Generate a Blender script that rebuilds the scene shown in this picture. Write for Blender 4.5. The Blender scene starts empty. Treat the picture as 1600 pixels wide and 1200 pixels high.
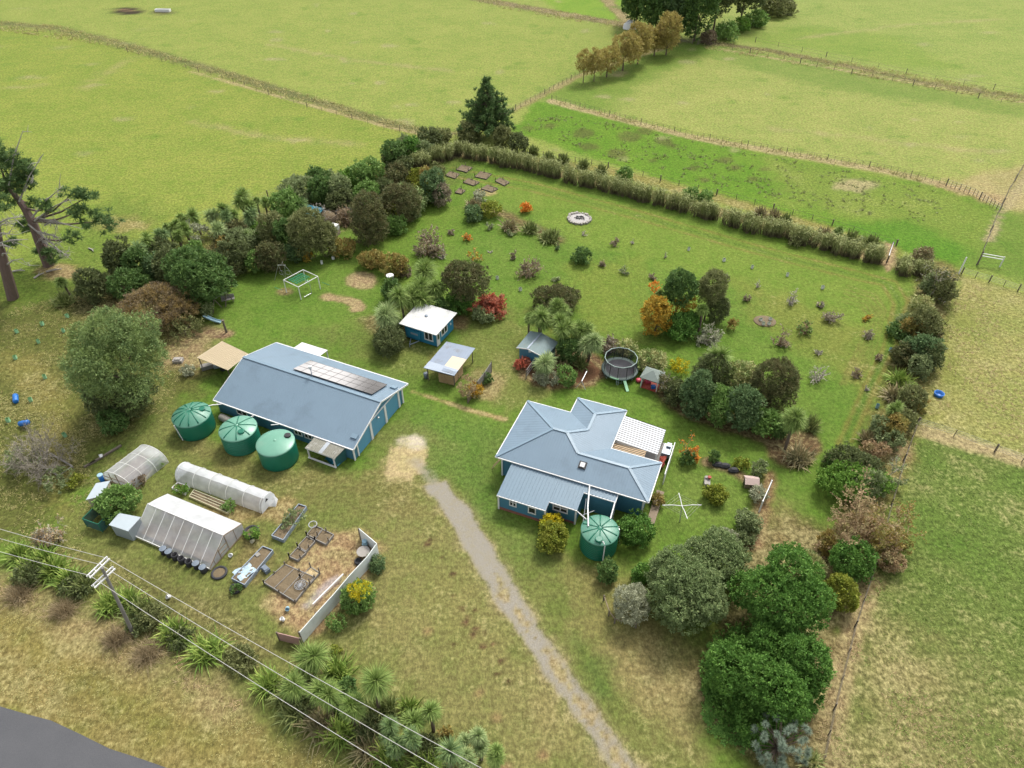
import bpy, math, random
import numpy as np
from mathutils import Vector, Matrix
R = math.radians
SC = bpy.context.scene
COL = SC.collection
rng = np.random.default_rng(7)
random.seed(7)

# ------------------------------------------------------------------ camera geometry (drone 58 m up, pitched 41 degrees down)
FPX, PITCH, HCAM = 1111.0, R(41.1), 58.0
CT, ST = math.cos(PITCH), math.sin(PITCH)
def ray(px, py):
    u = (px-800)/FPX; v = (py-600)/FPX
    return (u, CT-v*ST, -ST-v*CT)
def at(px, py, z=0.0):
    d = ray(px, py); t = (z-HCAM)/d[2]
    return Vector((d[0]*t, d[1]*t, z))
def on_wall(px, py, p, q):
    """point where the sight line meets the vertical plane through the ground points p and q"""
    d = Vector(ray(px, py)); n = Vector((-(q.y-p.y), q.x-p.x, 0)); c = Vector((0, 0, HCAM))
    return c + d*((p-c).dot(n)/d.dot(n))
def mpp(px, py, z=0.0):
    """metres per photo pixel there"""
    p = at(px, py, z); depth = p.y*CT-(z-HCAM)*ST
    return depth/FPX

cam = bpy.data.cameras.new('camera'); cam.sensor_width = 36; cam.lens = 36*FPX/1600
cam.clip_start = 0.5; cam.clip_end = 5000
camo = bpy.data.objects.new('camera', cam); COL.objects.link(camo)
camo.location = (0, 0, HCAM); camo.rotation_euler = (math.pi/2-PITCH, 0, 0)
SC.camera = camo

# ------------------------------------------------------------------ light
SUN_EL, SUN_AZ = R(54), R(28)            # sun behind the scene, to the right (azimuth from +Y towards +X)
CLOUD = (0.7, 0.4, 0.0)
w = bpy.data.worlds.new('World'); SC.world = w; w.use_nodes = True
nt = w.node_tree; bg = nt.nodes['Background']
sky = nt.nodes.new('ShaderNodeTexSky'); sky.sky_type = 'NISHITA'; sky.sun_disc = False
sky.sun_elevation = SUN_EL; sky.sun_rotation = SUN_AZ; sky.air_density = 1.0; sky.dust_density = 3.0; sky.ozone_density = 1.0
hs = nt.nodes.new('ShaderNodeHueSaturation'); hs.inputs['Saturation'].default_value = 0.22
nt.links.new(sky.outputs[0], hs.inputs['Color'])
# broken cloud: brighter and darker banks over the sky
wc = nt.nodes.new('ShaderNodeTexCoord'); wn = nt.nodes.new('ShaderNodeTexNoise'); wn.inputs['Scale'].default_value = 5.0; wn.inputs['Detail'].default_value = 4
wm = nt.nodes.new('ShaderNodeMapping'); wm.inputs['Location'].default_value = CLOUD
nt.links.new(wc.outputs['Generated'], wm.inputs[0]); nt.links.new(wm.outputs[0], wn.inputs['Vector'])
wr = nt.nodes.new('ShaderNodeMapRange'); wr.inputs[1].default_value = 0.44; wr.inputs[2].default_value = 0.55; wr.inputs[3].default_value = 0.30; wr.inputs[4].default_value = 1.65
nt.links.new(wn.outputs['Fac'], wr.inputs[0])
ws_ = nt.nodes.new('ShaderNodeVectorMath'); ws_.operation = 'SCALE'; nt.links.new(hs.outputs[0], ws_.inputs[0]); nt.links.new(wr.outputs[0], ws_.inputs['Scale'])
nt.links.new(ws_.outputs[0], bg.inputs['Color'])
bg.inputs['Strength'].default_value = 0.15
sl = bpy.data.lights.new('sun', 'SUN'); sl.energy = 1.75; sl.angle = R(15); sl.color = (1.0, 0.95, 0.87)
so = bpy.data.objects.new('sun', sl); COL.objects.link(so)
sd = Vector((math.sin(SUN_AZ)*math.cos(SUN_EL), math.cos(SUN_AZ)*math.cos(SUN_EL), math.sin(SUN_EL)))
so.rotation_euler = sd.to_track_quat('Z', 'Y').to_euler(); so.location = (60, 120, 120)
SC.view_settings.view_transform = 'Standard'; SC.view_settings.look = 'None'
SC.view_settings.exposure = 0.95; SC.view_settings.gamma = 1.0
SC.cycles.use_denoising = True
SC.cycles.max_bounces = 6; SC.cycles.diffuse_bounces = 3; SC.cycles.transparent_max_bounces = 12

# ------------------------------------------------------------------ materials
def lin(r, g, b, k=1.0):
    f = lambda c: ((c/255+0.055)/1.055)**2.4 if c > 10 else c/255/12.92
    return (f(r)*k, f(g)*k, f(b)*k, 1)
class NT:
    def __init__(s, name):
        s.m = bpy.data.materials.new(name); s.m.use_nodes = True; s.t = s.m.node_tree
        s.p = s.t.nodes['Principled BSDF']; s.out = s.t.nodes['Material Output']
    def n(s, kind, **kw):
        x = s.t.nodes.new(kind)
        for k, v in kw.items(): setattr(x, k, v)
        return x
    def l(s, a, b): s.t.links.new(a, b)
    def math(s, op, a, b=None, c=None, clamp=False):
        x = s.n('ShaderNodeMath', operation=op, use_clamp=clamp)
        for i, v in enumerate((a, b, c)):
            if v is None: continue
            if isinstance(v, (int, float)): x.inputs[i].default_value = v
            else: s.l(v, x.inputs[i])
        return x.outputs[0]
    def mix(s, f, a, b, mode='MIX'):
        x = s.n('ShaderNodeMix', data_type='RGBA', blend_type=mode)
        for i, v in ((0, f), (6, a), (7, b)):
            if isinstance(v, (int, float)): x.inputs[i].default_value = v
            elif isinstance(v, tuple): x.inputs[i].default_value = v
            else: s.l(v, x.inputs[i])
        return x.outputs[2]
    def noise(s, vec, scale, detail=3, rough=0.55):
        x = s.n('ShaderNodeTexNoise'); x.inputs['Scale'].default_value = scale
        x.inputs['Detail'].default_value = detail; x.inputs['Roughness'].default_value = rough
        if vec is not None: s.l(vec, x.inputs['Vector'])
        return x.outputs['Fac']
    def ss(s, x, a, b):
        y = s.n('ShaderNodeMapRange', interpolation_type='SMOOTHSTEP')
        y.inputs[1].default_value = a; y.inputs[2].default_value = b
        s.l(x, y.inputs[0]); return y.outputs[0]
    def bump(s, h, strength, dist):
        b = s.n('ShaderNodeBump'); b.inputs['Strength'].default_value = strength; b.inputs['Distance'].default_value = dist
        s.l(h, b.inputs['Height']); s.l(b.outputs[0], s.p.inputs['Normal'])

BK = 0.66
def surf(name, col, rough=0.6, var=0.15, scale=2.0, stain=None, stain_amt=0.0, metal=0.0, bumpd=0.0, corr=0.0, boards=0.0, spec=0.5, vscale=None):
    """painted / metal / timber surface: base colour with uneven wear, optional stains, corrugation along UV.x or boards along z"""
    t = NT(name); tc = t.n('ShaderNodeTexCoord')
    col = tuple(c*BK for c in col[:3])+(1,); stain = tuple(c*BK for c in stain[:3]) if stain else None
    mp = t.n('ShaderNodeMapping'); t.l(tc.outputs['Object'], mp.inputs[0])
    if vscale: mp.inputs['Scale'].default_value = vscale
    n = t.noise(mp.outputs[0], scale, 5, 0.6)
    f = t.math('MULTIPLY_ADD', n, 2*var, 1-var)
    mul = t.n('ShaderNodeVectorMath', operation='SCALE'); mul.inputs[0].default_value = col[:3]; t.l(f, mul.inputs['Scale'])
    c = mul.outputs[0]
    if stain:
        n2 = t.noise(mp.outputs[0], scale*0.6, 6, 0.7)
        c = t.mix(t.math('MULTIPLY', t.ss(n2, 0.5, 0.68), stain_amt), c, (*stain[:3], 1))
    t.l(c, t.p.inputs['Base Color'])
    t.p.inputs['Roughness'].default_value = rough; t.p.inputs['Metallic'].default_value = metal
    t.p.inputs['Specular IOR Level'].default_value = spec
    if corr:
        uv = t.n('ShaderNodeUVMap'); sx = t.n('ShaderNodeSeparateXYZ'); t.l(uv.outputs[0], sx.inputs[0])
        w_ = t.math('SINE', t.math('MULTIPLY', sx.outputs[0], 2*math.pi/corr))
        t.bump(w_, 0.4, 0.014)
    elif boards:
        sx = t.n('ShaderNodeSeparateXYZ'); t.l(tc.outputs['Object'], sx.inputs[0])
        t.bump(t.math('FRACT', t.math('MULTIPLY', sx.outputs[2], -1/boards)), 0.5, 0.02)
    elif bumpd:
        t.bump(n, 0.8, bumpd)
    return t.m

def leafmat(name, c1, c2, c3=None, trans=0.32, rough=0.55, clump=0.9, zfade=None):
    """foliage: each leaf its own tone between c1 and c2, patches leaning to c3"""
    t = NT(name); g = t.n('ShaderNodeNewGeometry'); tc = t.n('ShaderNodeTexCoord')
    c = t.mix(g.outputs['Random Per Island'], (*c1, 1), (*c2, 1))
    if c3:
        n = t.noise(tc.outputs['Object'], clump, 3)
        c = t.mix(t.math('MULTIPLY', t.ss(n, 0.42, 0.62), 0.8), c, (*c3, 1))
    if zfade:                                       # dead straw stalks low down, leaf above (z0, z1, colour)
        sx = t.n('ShaderNodeSeparateXYZ'); t.l(tc.outputs['Object'], sx.inputs[0])
        c = t.mix(t.ss(sx.outputs[2], zfade[1], zfade[0]), c, (*zfade[2], 1))
    t.l(c, t.p.inputs['Base Color']); t.p.inputs['Roughness'].default_value = rough
    t.p.inputs['Specular IOR Level'].default_value = 0.14
    tr = t.n('ShaderNodeBsdfTranslucent'); t.l(c, tr.inputs[0])
    mx = t.n('ShaderNodeMixShader'); mx.inputs[0].default_value = trans
    t.l(t.p.outputs[0], mx.inputs[1]); t.l(tr.outputs[0], mx.inputs[2]); t.l(mx.outputs[0], t.out.inputs[0])
    return t.m

def film(name, col, alpha, rough=0.35):
    """plastic sheet: part see-through, part milky"""
    t = NT(name); tc = t.n('ShaderNodeTexCoord'); n = t.noise(tc.outputs['Object'], 0.9, 4)
    t.l(t.mix(t.ss(n, 0.35, 0.65), (*[c*0.88 for c in col], 1), (*col, 1)), t.p.inputs['Base Color'])
    t.p.inputs['Roughness'].default_value = rough
    tl = t.n('ShaderNodeBsdfTranslucent'); tl.inputs[0].default_value = (*col, 1)
    m1 = t.n('ShaderNodeMixShader'); m1.inputs[0].default_value = 0.5
    t.l(t.p.outputs[0], m1.inputs[1]); t.l(tl.outputs[0], m1.inputs[2])
    tp = t.n('ShaderNodeBsdfTransparent'); m2 = t.n('ShaderNodeMixShader')
    t.l(t.math('MULTIPLY_ADD', n, 0.3, alpha-0.15, clamp=True), m2.inputs[0])
    t.l(tp.outputs[0], m2.inputs[1]); t.l(m1.outputs[0], m2.inputs[2]); t.l(m2.outputs[0], t.out.inputs[0])
    t.bump(t.noise(tc.outputs['Object'], 2.2, 3), 0.4, 0.05)
    return t.m

def net(name, col, alpha):
    t = NT(name); t.p.inputs['Base Color'].default_value = (*col, 1); t.p.inputs['Roughness'].default_value = 0.8
    t.p.inputs['Alpha'].default_value = alpha
    return t.m

M = {}
M['steel_roof'] = surf('blue grey roof steel', lin(124, 147, 164), 0.45, 0.09, 0.5, stain=lin(106, 126, 141), stain_amt=.5, corr=0.28, spec=0.5)
M['ribbed_roof'] = surf('blue grey ribbed steel', lin(120, 145, 162), 0.45, 0.09, 0.6)
M['ridge_cap'] = surf('roof capping', lin(132, 157, 174), 0.4, 0.05)
M['blue_wall'] = surf('blue painted boards', lin(76, 134, 160, 1.0), 0.55, 0.10, 0.9, boards=0.18)
M['blue_door'] = surf('blue roller door', lin(96, 160, 192, 1.05), 0.5, 0.06, 0.9, boards=0.25)
M['teal_wall'] = surf('teal painted boards', lin(46, 136, 170, 1.05), 0.55, 0.10, 0.9, boards=0.18)
M['white'] = surf('white paint', (0.92, 0.92, 0.90), 0.5, 0.05, 3)
M['white_roof'] = surf('white painted roof', (0.80, 0.80, 0.77), 0.55, 0.06, 0.8, stain=(0.28, 0.29, 0.25), stain_amt=0.28, corr=0.3)
M['white_fence'] = surf('white painted panels', (0.95, 1.0, 0.97), 0.6, 0.07, 1.2, stain=(0.4, 0.42, 0.36), stain_amt=0.25)
M['pink_fence'] = surf('faded pink boards', lin(196, 156, 146), 0.7, 0.10, 2)
M['glass'] = surf('window glass', (0.03, 0.035, 0.04), 0.08, 0.1, 1, spec=0.8)
M['tank'] = surf('green tank plastic', lin(24, 118, 92, 1.0), 0.4, 0.05, 0.8, spec=0.4)
M['tank_top'] = surf('sun bleached green tank top', lin(96, 160, 134, 0.85), 0.42, 0.16, 0.9, stain=lin(120, 150, 130), stain_amt=.5)
M['tank_top_pale'] = surf('pale green tank top', lin(120, 180, 154, 0.9), 0.38, 0.16, 0.9, stain=lin(150, 176, 156), stain_amt=.5)
M['black'] = surf('black plastic', (0.02, 0.02, 0.022), 0.5, 0.1, 3)
M['rubber'] = surf('old black rubber', (0.035, 0.035, 0.04), 0.75, 0.2, 4)
M['grey_lid'] = surf('grey lid', lin(120, 132, 145), 0.5, 0.1, 3)
M['timber'] = surf('weathered timber', lin(150, 132, 110), 0.8, 0.22, 3, vscale=(1, 1, 0.2))
M['grey_timber'] = surf('grey weathered timber', lin(150, 146, 140), 0.8, 0.2, 3)
M['fence_timber'] = surf('fence timber', lin(120, 110, 96), 0.85, 0.25, 2.5)
M['deck'] = surf('new deck boards', lin(232, 200, 158), 0.7, 0.10, 2)
M['galv'] = surf('galvanised iron', lin(168, 180, 194), 0.42, 0.10, 1.2, metal=0.25, corr=0.2)
M['old_iron'] = surf('old roofing iron', lin(140, 155, 174), 0.5, 0.16, 1.1, stain=lin(120, 122, 122), stain_amt=0.6, corr=0.2)
M['cream_iron'] = surf('cream roofing iron', lin(226, 208, 178), 0.5, 0.07, 1.2, corr=0.2)
M['tan_roof'] = surf('tan roofing iron', lin(206, 188, 154), 0.5, 0.06, 1.0, corr=0.3)
M['mossy_roof'] = surf('grey green asbestos roof', lin(128, 148, 148), 0.7, 0.12, 1.5, stain=lin(150, 150, 128), stain_amt=0.5, corr=0.2)
M['lichen_roof'] = surf('lichen covered clear roofing', lin(150, 148, 134), 0.75, 0.3, 4.5, stain=(0.62, 0.62, 0.58), stain_amt=0.5)
M['white_corr'] = surf('white corrugated plastic', (0.52, 0.56, 0.60), 0.4, 0.05, 1.0, stain=(0.33, 0.36, 0.37), stain_amt=0.5)
M['solar'] = surf('solar glass', (0.50, 0.46, 0.43), 0.09, 0.04, 0.5, metal=0.92)
M['alu'] = surf('aluminium', (0.62, 0.63, 0.64), 0.35, 0.05, 2, metal=0.6)
M['steel_pole'] = surf('galvanised pole', lin(196, 200, 204), 0.45, 0.08, 2, metal=0.3)
M['conc'] = surf('weathered concrete', lin(160, 155, 145), 0.85, 0.15, 1.5)
M['pole'] = surf('grey power pole', lin(138, 134, 128), 0.8, 0.14, 2.0)
M['wire'] = surf('aluminium wire', lin(205, 202, 196), 0.5, 0.05, 2)
M['thin_wire'] = surf('fence wire', lin(132, 122, 104), 0.6, 0.1, 2)
M['brick'] = surf('brick footing', lin(150, 98, 82), 0.85, 0.2, 4)
M['soil'] = surf('garden soil', lin(126, 110, 84), 0.95, 0.35, 5, bumpd=0.06)
M['straw'] = surf('straw', lin(196, 174, 130), 0.9, 0.3, 6, bumpd=0.06)
M['hay'] = surf('stacked firewood', lin(198, 168, 122), 0.9, 0.4, 6, bumpd=0.05)
M['stone'] = surf('pale stone', lin(176, 170, 162), 0.9, 0.2, 4, bumpd=0.03)
M['ash'] = surf('ash', lin(192, 188, 184), 0.95, 0.2, 5)
M['blue_plastic'] = surf('blue plastic', lin(22, 118, 206), 0.4, 0.08, 2)
M['teal_tarp'] = surf('teal tarpaulin', lin(22, 128, 150), 0.55, 0.2, 3, bumpd=0.06)
M['dark_net'] = net('dark teal shade net', (0.02, 0.10, 0.10), 0.8)
M['tramp_net'] = net('black trampoline net', (0.03, 0.03, 0.035), 0.55)
M['tramp_mat'] = surf('black jumping mat', lin(58, 58, 66), 0.7, 0.05, 3)
M['tramp_pad'] = surf('grey spring pad', lin(92, 112, 106), 0.6, 0.1, 3)
M['lime'] = surf('pale green plastic', lin(168, 226, 176), 0.45, 0.06, 2)
M['rail'] = surf('pale ring tube', lin(150, 172, 164), 0.45, 0.06, 2)
M['grey_tile'] = surf('grey green tiles', lin(136, 148, 140), 0.75, 0.12, 3)
M['pink'] = surf('pink plastic', lin(226, 84, 106), 0.5, 0.08, 3)
M['red'] = surf('rusty red', lin(176, 74, 56), 0.7, 0.15, 3)
M['kennel'] = surf('pink brown roof', lin(206, 182, 172), 0.75, 0.08, 3)
M['green_steel'] = surf('green rope', lin(26, 140, 92), 0.6, 0.1, 3)
M['ltblue'] = surf('pale blue plastic', lin(168, 206, 222), 0.45, 0.06, 2)
M['grey_shed'] = surf('grey shed steel', lin(164, 174, 178), 0.5, 0.06, 1.5)
M['pale_shed'] = surf('pale blue grey roof', lin(196, 208, 214), 0.5, 0.06, 1.5)
M['cream'] = surf('cream boards', lin(206, 200, 168), 0.7, 0.1, 2)
M['sheet'] = surf('plastic sheet over soil', lin(190, 214, 226), 0.4, 0.2, 2.5, bumpd=0.06)
M['film'] = film('greenhouse film', (0.84, 0.85, 0.90), 0.44)
M['film_white'] = film('white greenhouse film', (0.80, 0.82, 0.84), 0.96)
M['film_clear'] = film('clear greenhouse film', (0.76, 0.78, 0.80), 0.52)
M['person'] = None
M['bark'] = surf('bark', lin(120, 104, 90), 0.9, 0.3, 5, vscale=(1, 1, 0.25), bumpd=0.03)
M['pine_bark'] = surf('reddish grey bark', lin(118, 98, 90), 0.9, 0.3, 4, vscale=(1, 1, 0.25), bumpd=0.05)
M['dead_wood'] = surf('bleached dead wood', lin(178, 172, 164), 0.9, 0.2, 4)
M['twig_grey'] = surf('grey twigs', lin(190, 182, 166), 0.9, 0.25, 3)
M['twig_dull'] = surf('dull grey twigs', lin(150, 142, 126), 0.9, 0.25, 3)
M['panel_edge'] = surf('dark panel frame', lin(92, 88, 84), 0.4, 0.1, 2)
M['twig_brown'] = surf('brown twigs', lin(168, 142, 108), 0.9, 0.3, 3)

# ------------------------------------------------------------------ mesh building
class MB:
    """collects quads, boxes, tubes ... that become ONE mesh object"""
    def __init__(s): s.v = []; s.f = []; s.uv = []; s.mi = []
    def face(s, pts, uv=None, mi=0):
        b = len(s.v); s.v += [tuple(p) for p in pts]; s.f.append(tuple(range(b, b+len(pts)))); s.uv.append(uv); s.mi.append(mi)
        return s
    def slope(s, pts, mi=0):
        """roof face: UV.x runs level across it, UV.y up the fall"""
        P = [Vector(p) for p in pts]; n = Vector((0, 0, 0))
        for i in range(len(P)): n += P[i].cross(P[(i+1) % len(P)])
        if n.z < 0: n = -n; P.reverse()
        n.normalize()
        ax = Vector((0, 0, 1)).cross(n); ax = ax.normalized() if ax.length > 1e-5 else Vector((1, 0, 0))
        ay = n.cross(ax)
        return s.face(P, [(p.dot(ax), p.dot(ay)) for p in P], mi)
    def slab(s, pts, th, mi=0):
        """roof face with thickness th below it"""
        P = [Vector(p) for p in pts]; s.slope(P, mi)
        D = Vector((0, 0, -th)); Q = [p+D for p in P]; s.face(list(reversed(Q)), None, mi)
        for i in range(len(P)):
            j = (i+1) % len(P); s.face([P[j], P[i], Q[i], Q[j]], None, mi)
        return s
    def box(s, c, sz, rz=0.0, mi=0, M4=None):
        x, y, z = sz[0]/2, sz[1]/2, sz[2]/2; cr, sr = math.cos(rz), math.sin(rz)
        P = []
        for dz in (-z, z):
            for dx, dy in ((-x, -y), (x, -y), (x, y), (-x, y)):
                P.append((c[0]+dx*cr-dy*sr, c[1]+dx*sr+dy*cr, c[2]+dz))
        if M4 is not None: P = [tuple(M4 @ Vector(p)) for p in P]
        b = len(s.v); s.v += P
        for f in ((3, 2, 1, 0), (4, 5, 6, 7), (0, 1, 5, 4), (1, 2, 6, 5), (2, 3, 7, 6), (3, 0, 4, 7)):
            s.f.append(tuple(b+i for i in f)); s.uv.append(None); s.mi.append(mi)
        return s
    def bar(s, p, q, wd, th=None, mi=0):
        """rectangular bar from p to q"""
        p = Vector(p); q = Vector(q); d = q-p; th = th or wd
        L = d.length; rot = d.to_track_quat('X', 'Z').to_matrix().to_4x4()
        return s.box((L/2, 0, 0), (L, wd, th), 0, mi, Matrix.Translation(p) @ rot)
    def tube(s, pts, r, n=6, mi=0, cap=True):
        P = [Vector(p) for p in pts]; rs = r if isinstance(r, (list, tuple)) else [r]*len(P)
        b = len(s.v); up = None
        for i, p in enumerate(P):
            d = (P[min(i+1, len(P)-1)]-P[max(i-1, 0)])
            if d.length < 1e-6: d = Vector((0, 0, 1))
            d.normalize()
            a = Vector((0, 0, 1)).cross(d) if abs(d.z) < 0.95 else Vector((1, 0, 0)).cross(d)
            if up is not None:
                a = up - d*up.dot(d)
                if a.length < 1e-5: a = Vector((1, 0, 0)).cross(d)
            a.normalize(); up = a; c = d.cross(a)
            for k in range(n):
                t = 2*math.pi*k/n; s.v.append(tuple(p+(a*math.cos(t)+c*math.sin(t))*rs[i]))
        for i in range(len(P)-1):
            for k in range(n):
                k2 = (k+1) % n
                s.f.append((b+i*n+k, b+i*n+k2, b+(i+1)*n+k2, b+(i+1)*n+k)); s.uv.append(None); s.mi.append(mi)
        if cap:
            s.f.append(tuple(b+k for k in reversed(range(n)))); s.uv.append(None); s.mi.append(mi)
            e = b+(len(P)-1)*n; s.f.append(tuple(e+k for k in range(n))); s.uv.append(None); s.mi.append(mi)
        return s
    def lathe(s, prof, n=32, c=(0, 0, 0), mi=0, ribs=0, ribh=0.0, cap=True):
        """surface of revolution of (r, z) pairs; optional radial ribs"""
        b = len(s.v)
        for (r, z) in prof:
            for k in range(n):
                t = 2*math.pi*k/n; rr = r; zz = z
                if ribs and (k*ribs) % n == 0 and r > 0.05: zz += ribh
                s.v.append((c[0]+rr*math.cos(t), c[1]+rr*math.sin(t), c[2]+zz))
        for i in range(len(prof)-1):
            for k in range(n):
                k2 = (k+1) % n
                s.f.append((b+i*n+k, b+i*n+k2, b+(i+1)*n+k2, b+(i+1)*n+k)); s.uv.append(None); s.mi.append(mi)
        if cap and prof[-1][0] > 1e-4: s.f.append(tuple(b+(len(prof)-1)*n+k for k in range(n))); s.uv.append(None); s.mi.append(mi)
        return s
    def build(s, name, m, parent=None, smooth=False, loc=None):
        me = bpy.data.meshes.new(name); me.from_pydata(s.v, [], s.f)
        for x in (m if isinstance(m, (list, tuple)) else [m]): me.materials.append(x)
        if any(u is not None for u in s.uv):
            ul = me.uv_layers.new(name='UVMap').data; i = 0; buf = [0.0]*(2*len(me.loops))
            for f, u in zip(s.f, s.uv):
                for k in range(len(f)):
                    if u is not None: buf[2*i], buf[2*i+1] = u[k]
                    i += 1
            ul.foreach_set('uv', buf)
        if any(s.mi): me.polygons.foreach_set('material_index', s.mi)
        if smooth: me.polygons.foreach_set('use_smooth', [True]*len(me.polygons))
        return link(name, me, parent, loc)
def link(name, me, parent=None, loc=None):
    o = bpy.data.objects.new(name, me); COL.objects.link(o)
    if parent is not None: o.parent = parent
    if loc is not None: o.location = loc
    return o
def tag(o, label=None, cat=None, group=None, kind=None):
    if label: o['label'] = label
    if cat: o['category'] = cat
    if group: o['group'] = group
    if kind: o['kind'] = kind
    return o
def thing(name, label, cat, loc=(0, 0, 0), rz=0.0, group=None):
    o = bpy.data.objects.new(name, None); COL.objects.link(o); o.empty_display_size = 0.3
    o.location = loc; o.rotation_euler = (0, 0, rz)
    return tag(o, label, cat, group)
def copy_tree(o, parent=None):
    c = o.copy(); COL.objects.link(c)
    if parent is not None: c.parent = parent
    for ch in list(o.children): copy_tree(ch, c)
    return c
def mesh_np(name, V, Q, m):
    """mesh from vertex array V and quad array Q"""
    V = np.ascontiguousarray(V, dtype=np.float32); Q = np.ascontiguousarray(Q, dtype=np.int32)
    me = bpy.data.meshes.new(name); me.vertices.add(len(V)); me.vertices.foreach_set('co', V.ravel())
    k = Q.shape[1]
    me.loops.add(Q.size); me.loops.foreach_set('vertex_index', Q.ravel())
    me.polygons.add(len(Q)); me.polygons.foreach_set('loop_start', np.arange(0, Q.size, k, dtype=np.int32))
    me.polygons.foreach_set('loop_total', np.full(len(Q), k, dtype=np.int32))
    for x in (m if isinstance(m, (list, tuple)) else [m]): me.materials.append(x)
    me.update(calc_edges=True); me.validate()
    return me
# ------------------------------------------------------------------ the ground: one sheet, painted by what grows where
def vnoise(P, scale, seed=0):
    X = P*scale; i = np.floor(X).astype(np.int64); f = X-i; f = f*f*(3-2*f)
    def h(a, b):
        n = (a*374761393+b*668265263+seed*974711) & 0x7fffffff
        n = ((n ^ (n >> 13))*1274126177) & 0x7fffffff
        return ((n ^ (n >> 16)) & 0xffff)/65535.0
    a = h(i[:, 0], i[:, 1]); b = h(i[:, 0]+1, i[:, 1]); c = h(i[:, 0], i[:, 1]+1); d = h(i[:, 0]+1, i[:, 1]+1)
    return (a*(1-f[:, 0])+b*f[:, 0])*(1-f[:, 1])+(c*(1-f[:, 0])+d*f[:, 0])*f[:, 1]
def fbm(P, scale, seed=0, o=3):
    r = 0; a = 0.5; t = 0
    for k in range(o): r = r+a*vnoise(P, scale*2**k, seed+k); t += a; a *= 0.5
    return r/t
def seg_dist(P, A, B):
    d = B-A; t = np.clip(((P-A)@d)/max(d@d, 1e-9), 0, 1); return np.hypot(*(P-(A+t[:, None]*d)).T)
def line_dist(P, pts):
    r = np.full(len(P), 1e9)
    for A, B in zip(pts[:-1], pts[1:]): r = np.minimum(r, seg_dist(P, A, B))
    return r
def poly_sd(P, pts):
    r = line_dist(P, list(pts)+[pts[0]]); ins = np.zeros(len(P), bool); n = len(pts)
    for i in range(n):
        (x1, y1), (x2, y2) = pts[i], pts[(i+1) % n]
        c = (y1 > P[:, 1]) != (y2 > P[:, 1])
        with np.errstate(divide='ignore', invalid='ignore'):
            ins ^= c & (P[:, 0] < (x2-x1)*(P[:, 1]-y1)/(y2-y1+1e-12)+x1)
    return np.where(ins, -r, r)
def W2(px): return [np.array(at(x, y)[:2]) for x, y in px]

def axis(lo, hi, fine, grow, far):
    a = list(np.arange(lo, hi+1e-6, fine)); st = fine
    while a[-1] < far: st = min(st*grow, 40); a.append(a[-1]+st)
    return a
xs = axis(0, 62, 0.34, 1.05, 900); xs = np.array([-x for x in reversed(xs[1:])]+xs)
ys = [16.0]
while ys[-1] < 1400: ys.append(ys[-1]+max(0.30, min(40, (ys[-1]-30)*0.0062)) if ys[-1] < 330 else ys[-1]+40)
ys = np.array([-200, -100, -40, 0, 10]+ys)
GX, GY = np.meshgrid(xs, ys); GP = np.stack([GX.ravel(), GY.ravel()], 1)
NV = len(GP)
gcol = np.zeros((NV, 3)); gmsk = np.zeros((NV, 4))     # msk: dry, bare soil, gravel, coarse
edge = (fbm(GP, 0.45, 3)-0.5); edge2 = (fbm(GP, 1.6, 9)-0.5)
def sst(x): x = np.clip(x, 0, 1); return x*x*(3-2*x)
GK = 0.51
def lc(rgb):
    c = np.array(lin(*rgb, GK)[:3]); return (c*.90+.10*c.mean())*np.array([1.05, .97, 1.0])
def wt(d, soft, amp): return sst(0.5-(d+edge*2*amp+edge2*amp)/(2*soft))
def region(px, rgb, dry=0.3, coarse=0.3, soft=1.0, amp=1.0, k=1.0, pts=None):
    pts = pts or W2(px); a = np.array(pts); lo = a.min(0)-soft*3-amp*3; hi = a.max(0)+soft*3+amp*3
    s = ((GP > lo) & (GP < hi)).all(1); idx = np.nonzero(s)[0]
    if not len(idx): return
    d = poly_sd(GP[idx], pts); e = edge[idx]*2*amp+edge2[idx]*amp
    w_ = (sst(0.5-(d+e)/(2*soft))*k)
    gcol[idx] += (lc(rgb)-gcol[idx])*w_[:, None]
    gmsk[idx, 0] += (dry-gmsk[idx, 0])*w_; gmsk[idx, 3] += (coarse-gmsk[idx, 3])*w_
    gmsk[idx, 1] *= 1-w_; gmsk[idx, 2] *= 1-w_
def strip(px, width, rgb, dry=0.5, coarse=0.6, soft=0.5, amp=0.5, k=1.0, ch=None, pts=None, close=False):
    """band along a line; ch 1 = bare soil, 2 = gravel"""
    pts = pts or W2(px)
    a = np.array(pts); lo = a.min(0)-width-soft*3-amp*3; hi = a.max(0)+width+soft*3+amp*3
    idx = np.nonzero(((GP > lo) & (GP < hi)).all(1))[0]
    if not len(idx): return
    d = (poly_sd(GP[idx], pts) if close else line_dist(GP[idx], pts))-width/2*(not close)
    w_ = sst(0.5-(d+edge[idx]*2*amp+edge2[idx]*amp)/(2*soft))*k
    if rgb is not None: gcol[idx] += (lc(rgb)-gcol[idx])*w_[:, None]
    if ch: gmsk[idx, ch] = np.maximum(gmsk[idx, ch], w_)
    else:
        gmsk[idx, 0] += (dry-gmsk[idx, 0])*w_; gmsk[idx, 3] += (coarse-gmsk[idx, 3])*w_
def spot(px, py, rx, ry, rgb, **kw):
    """ellipse given in photo pixels"""
    strip([(px+rx*math.cos(t), py+ry*math.sin(t)) for t in np.linspace(0, 2*math.pi, 15)[:-1]], 0, rgb, close=True, **kw)

gcol[:] = lc((154, 173, 76)); gmsk[:, 0] = 0.24; gmsk[:, 3] = 0.5
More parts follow.
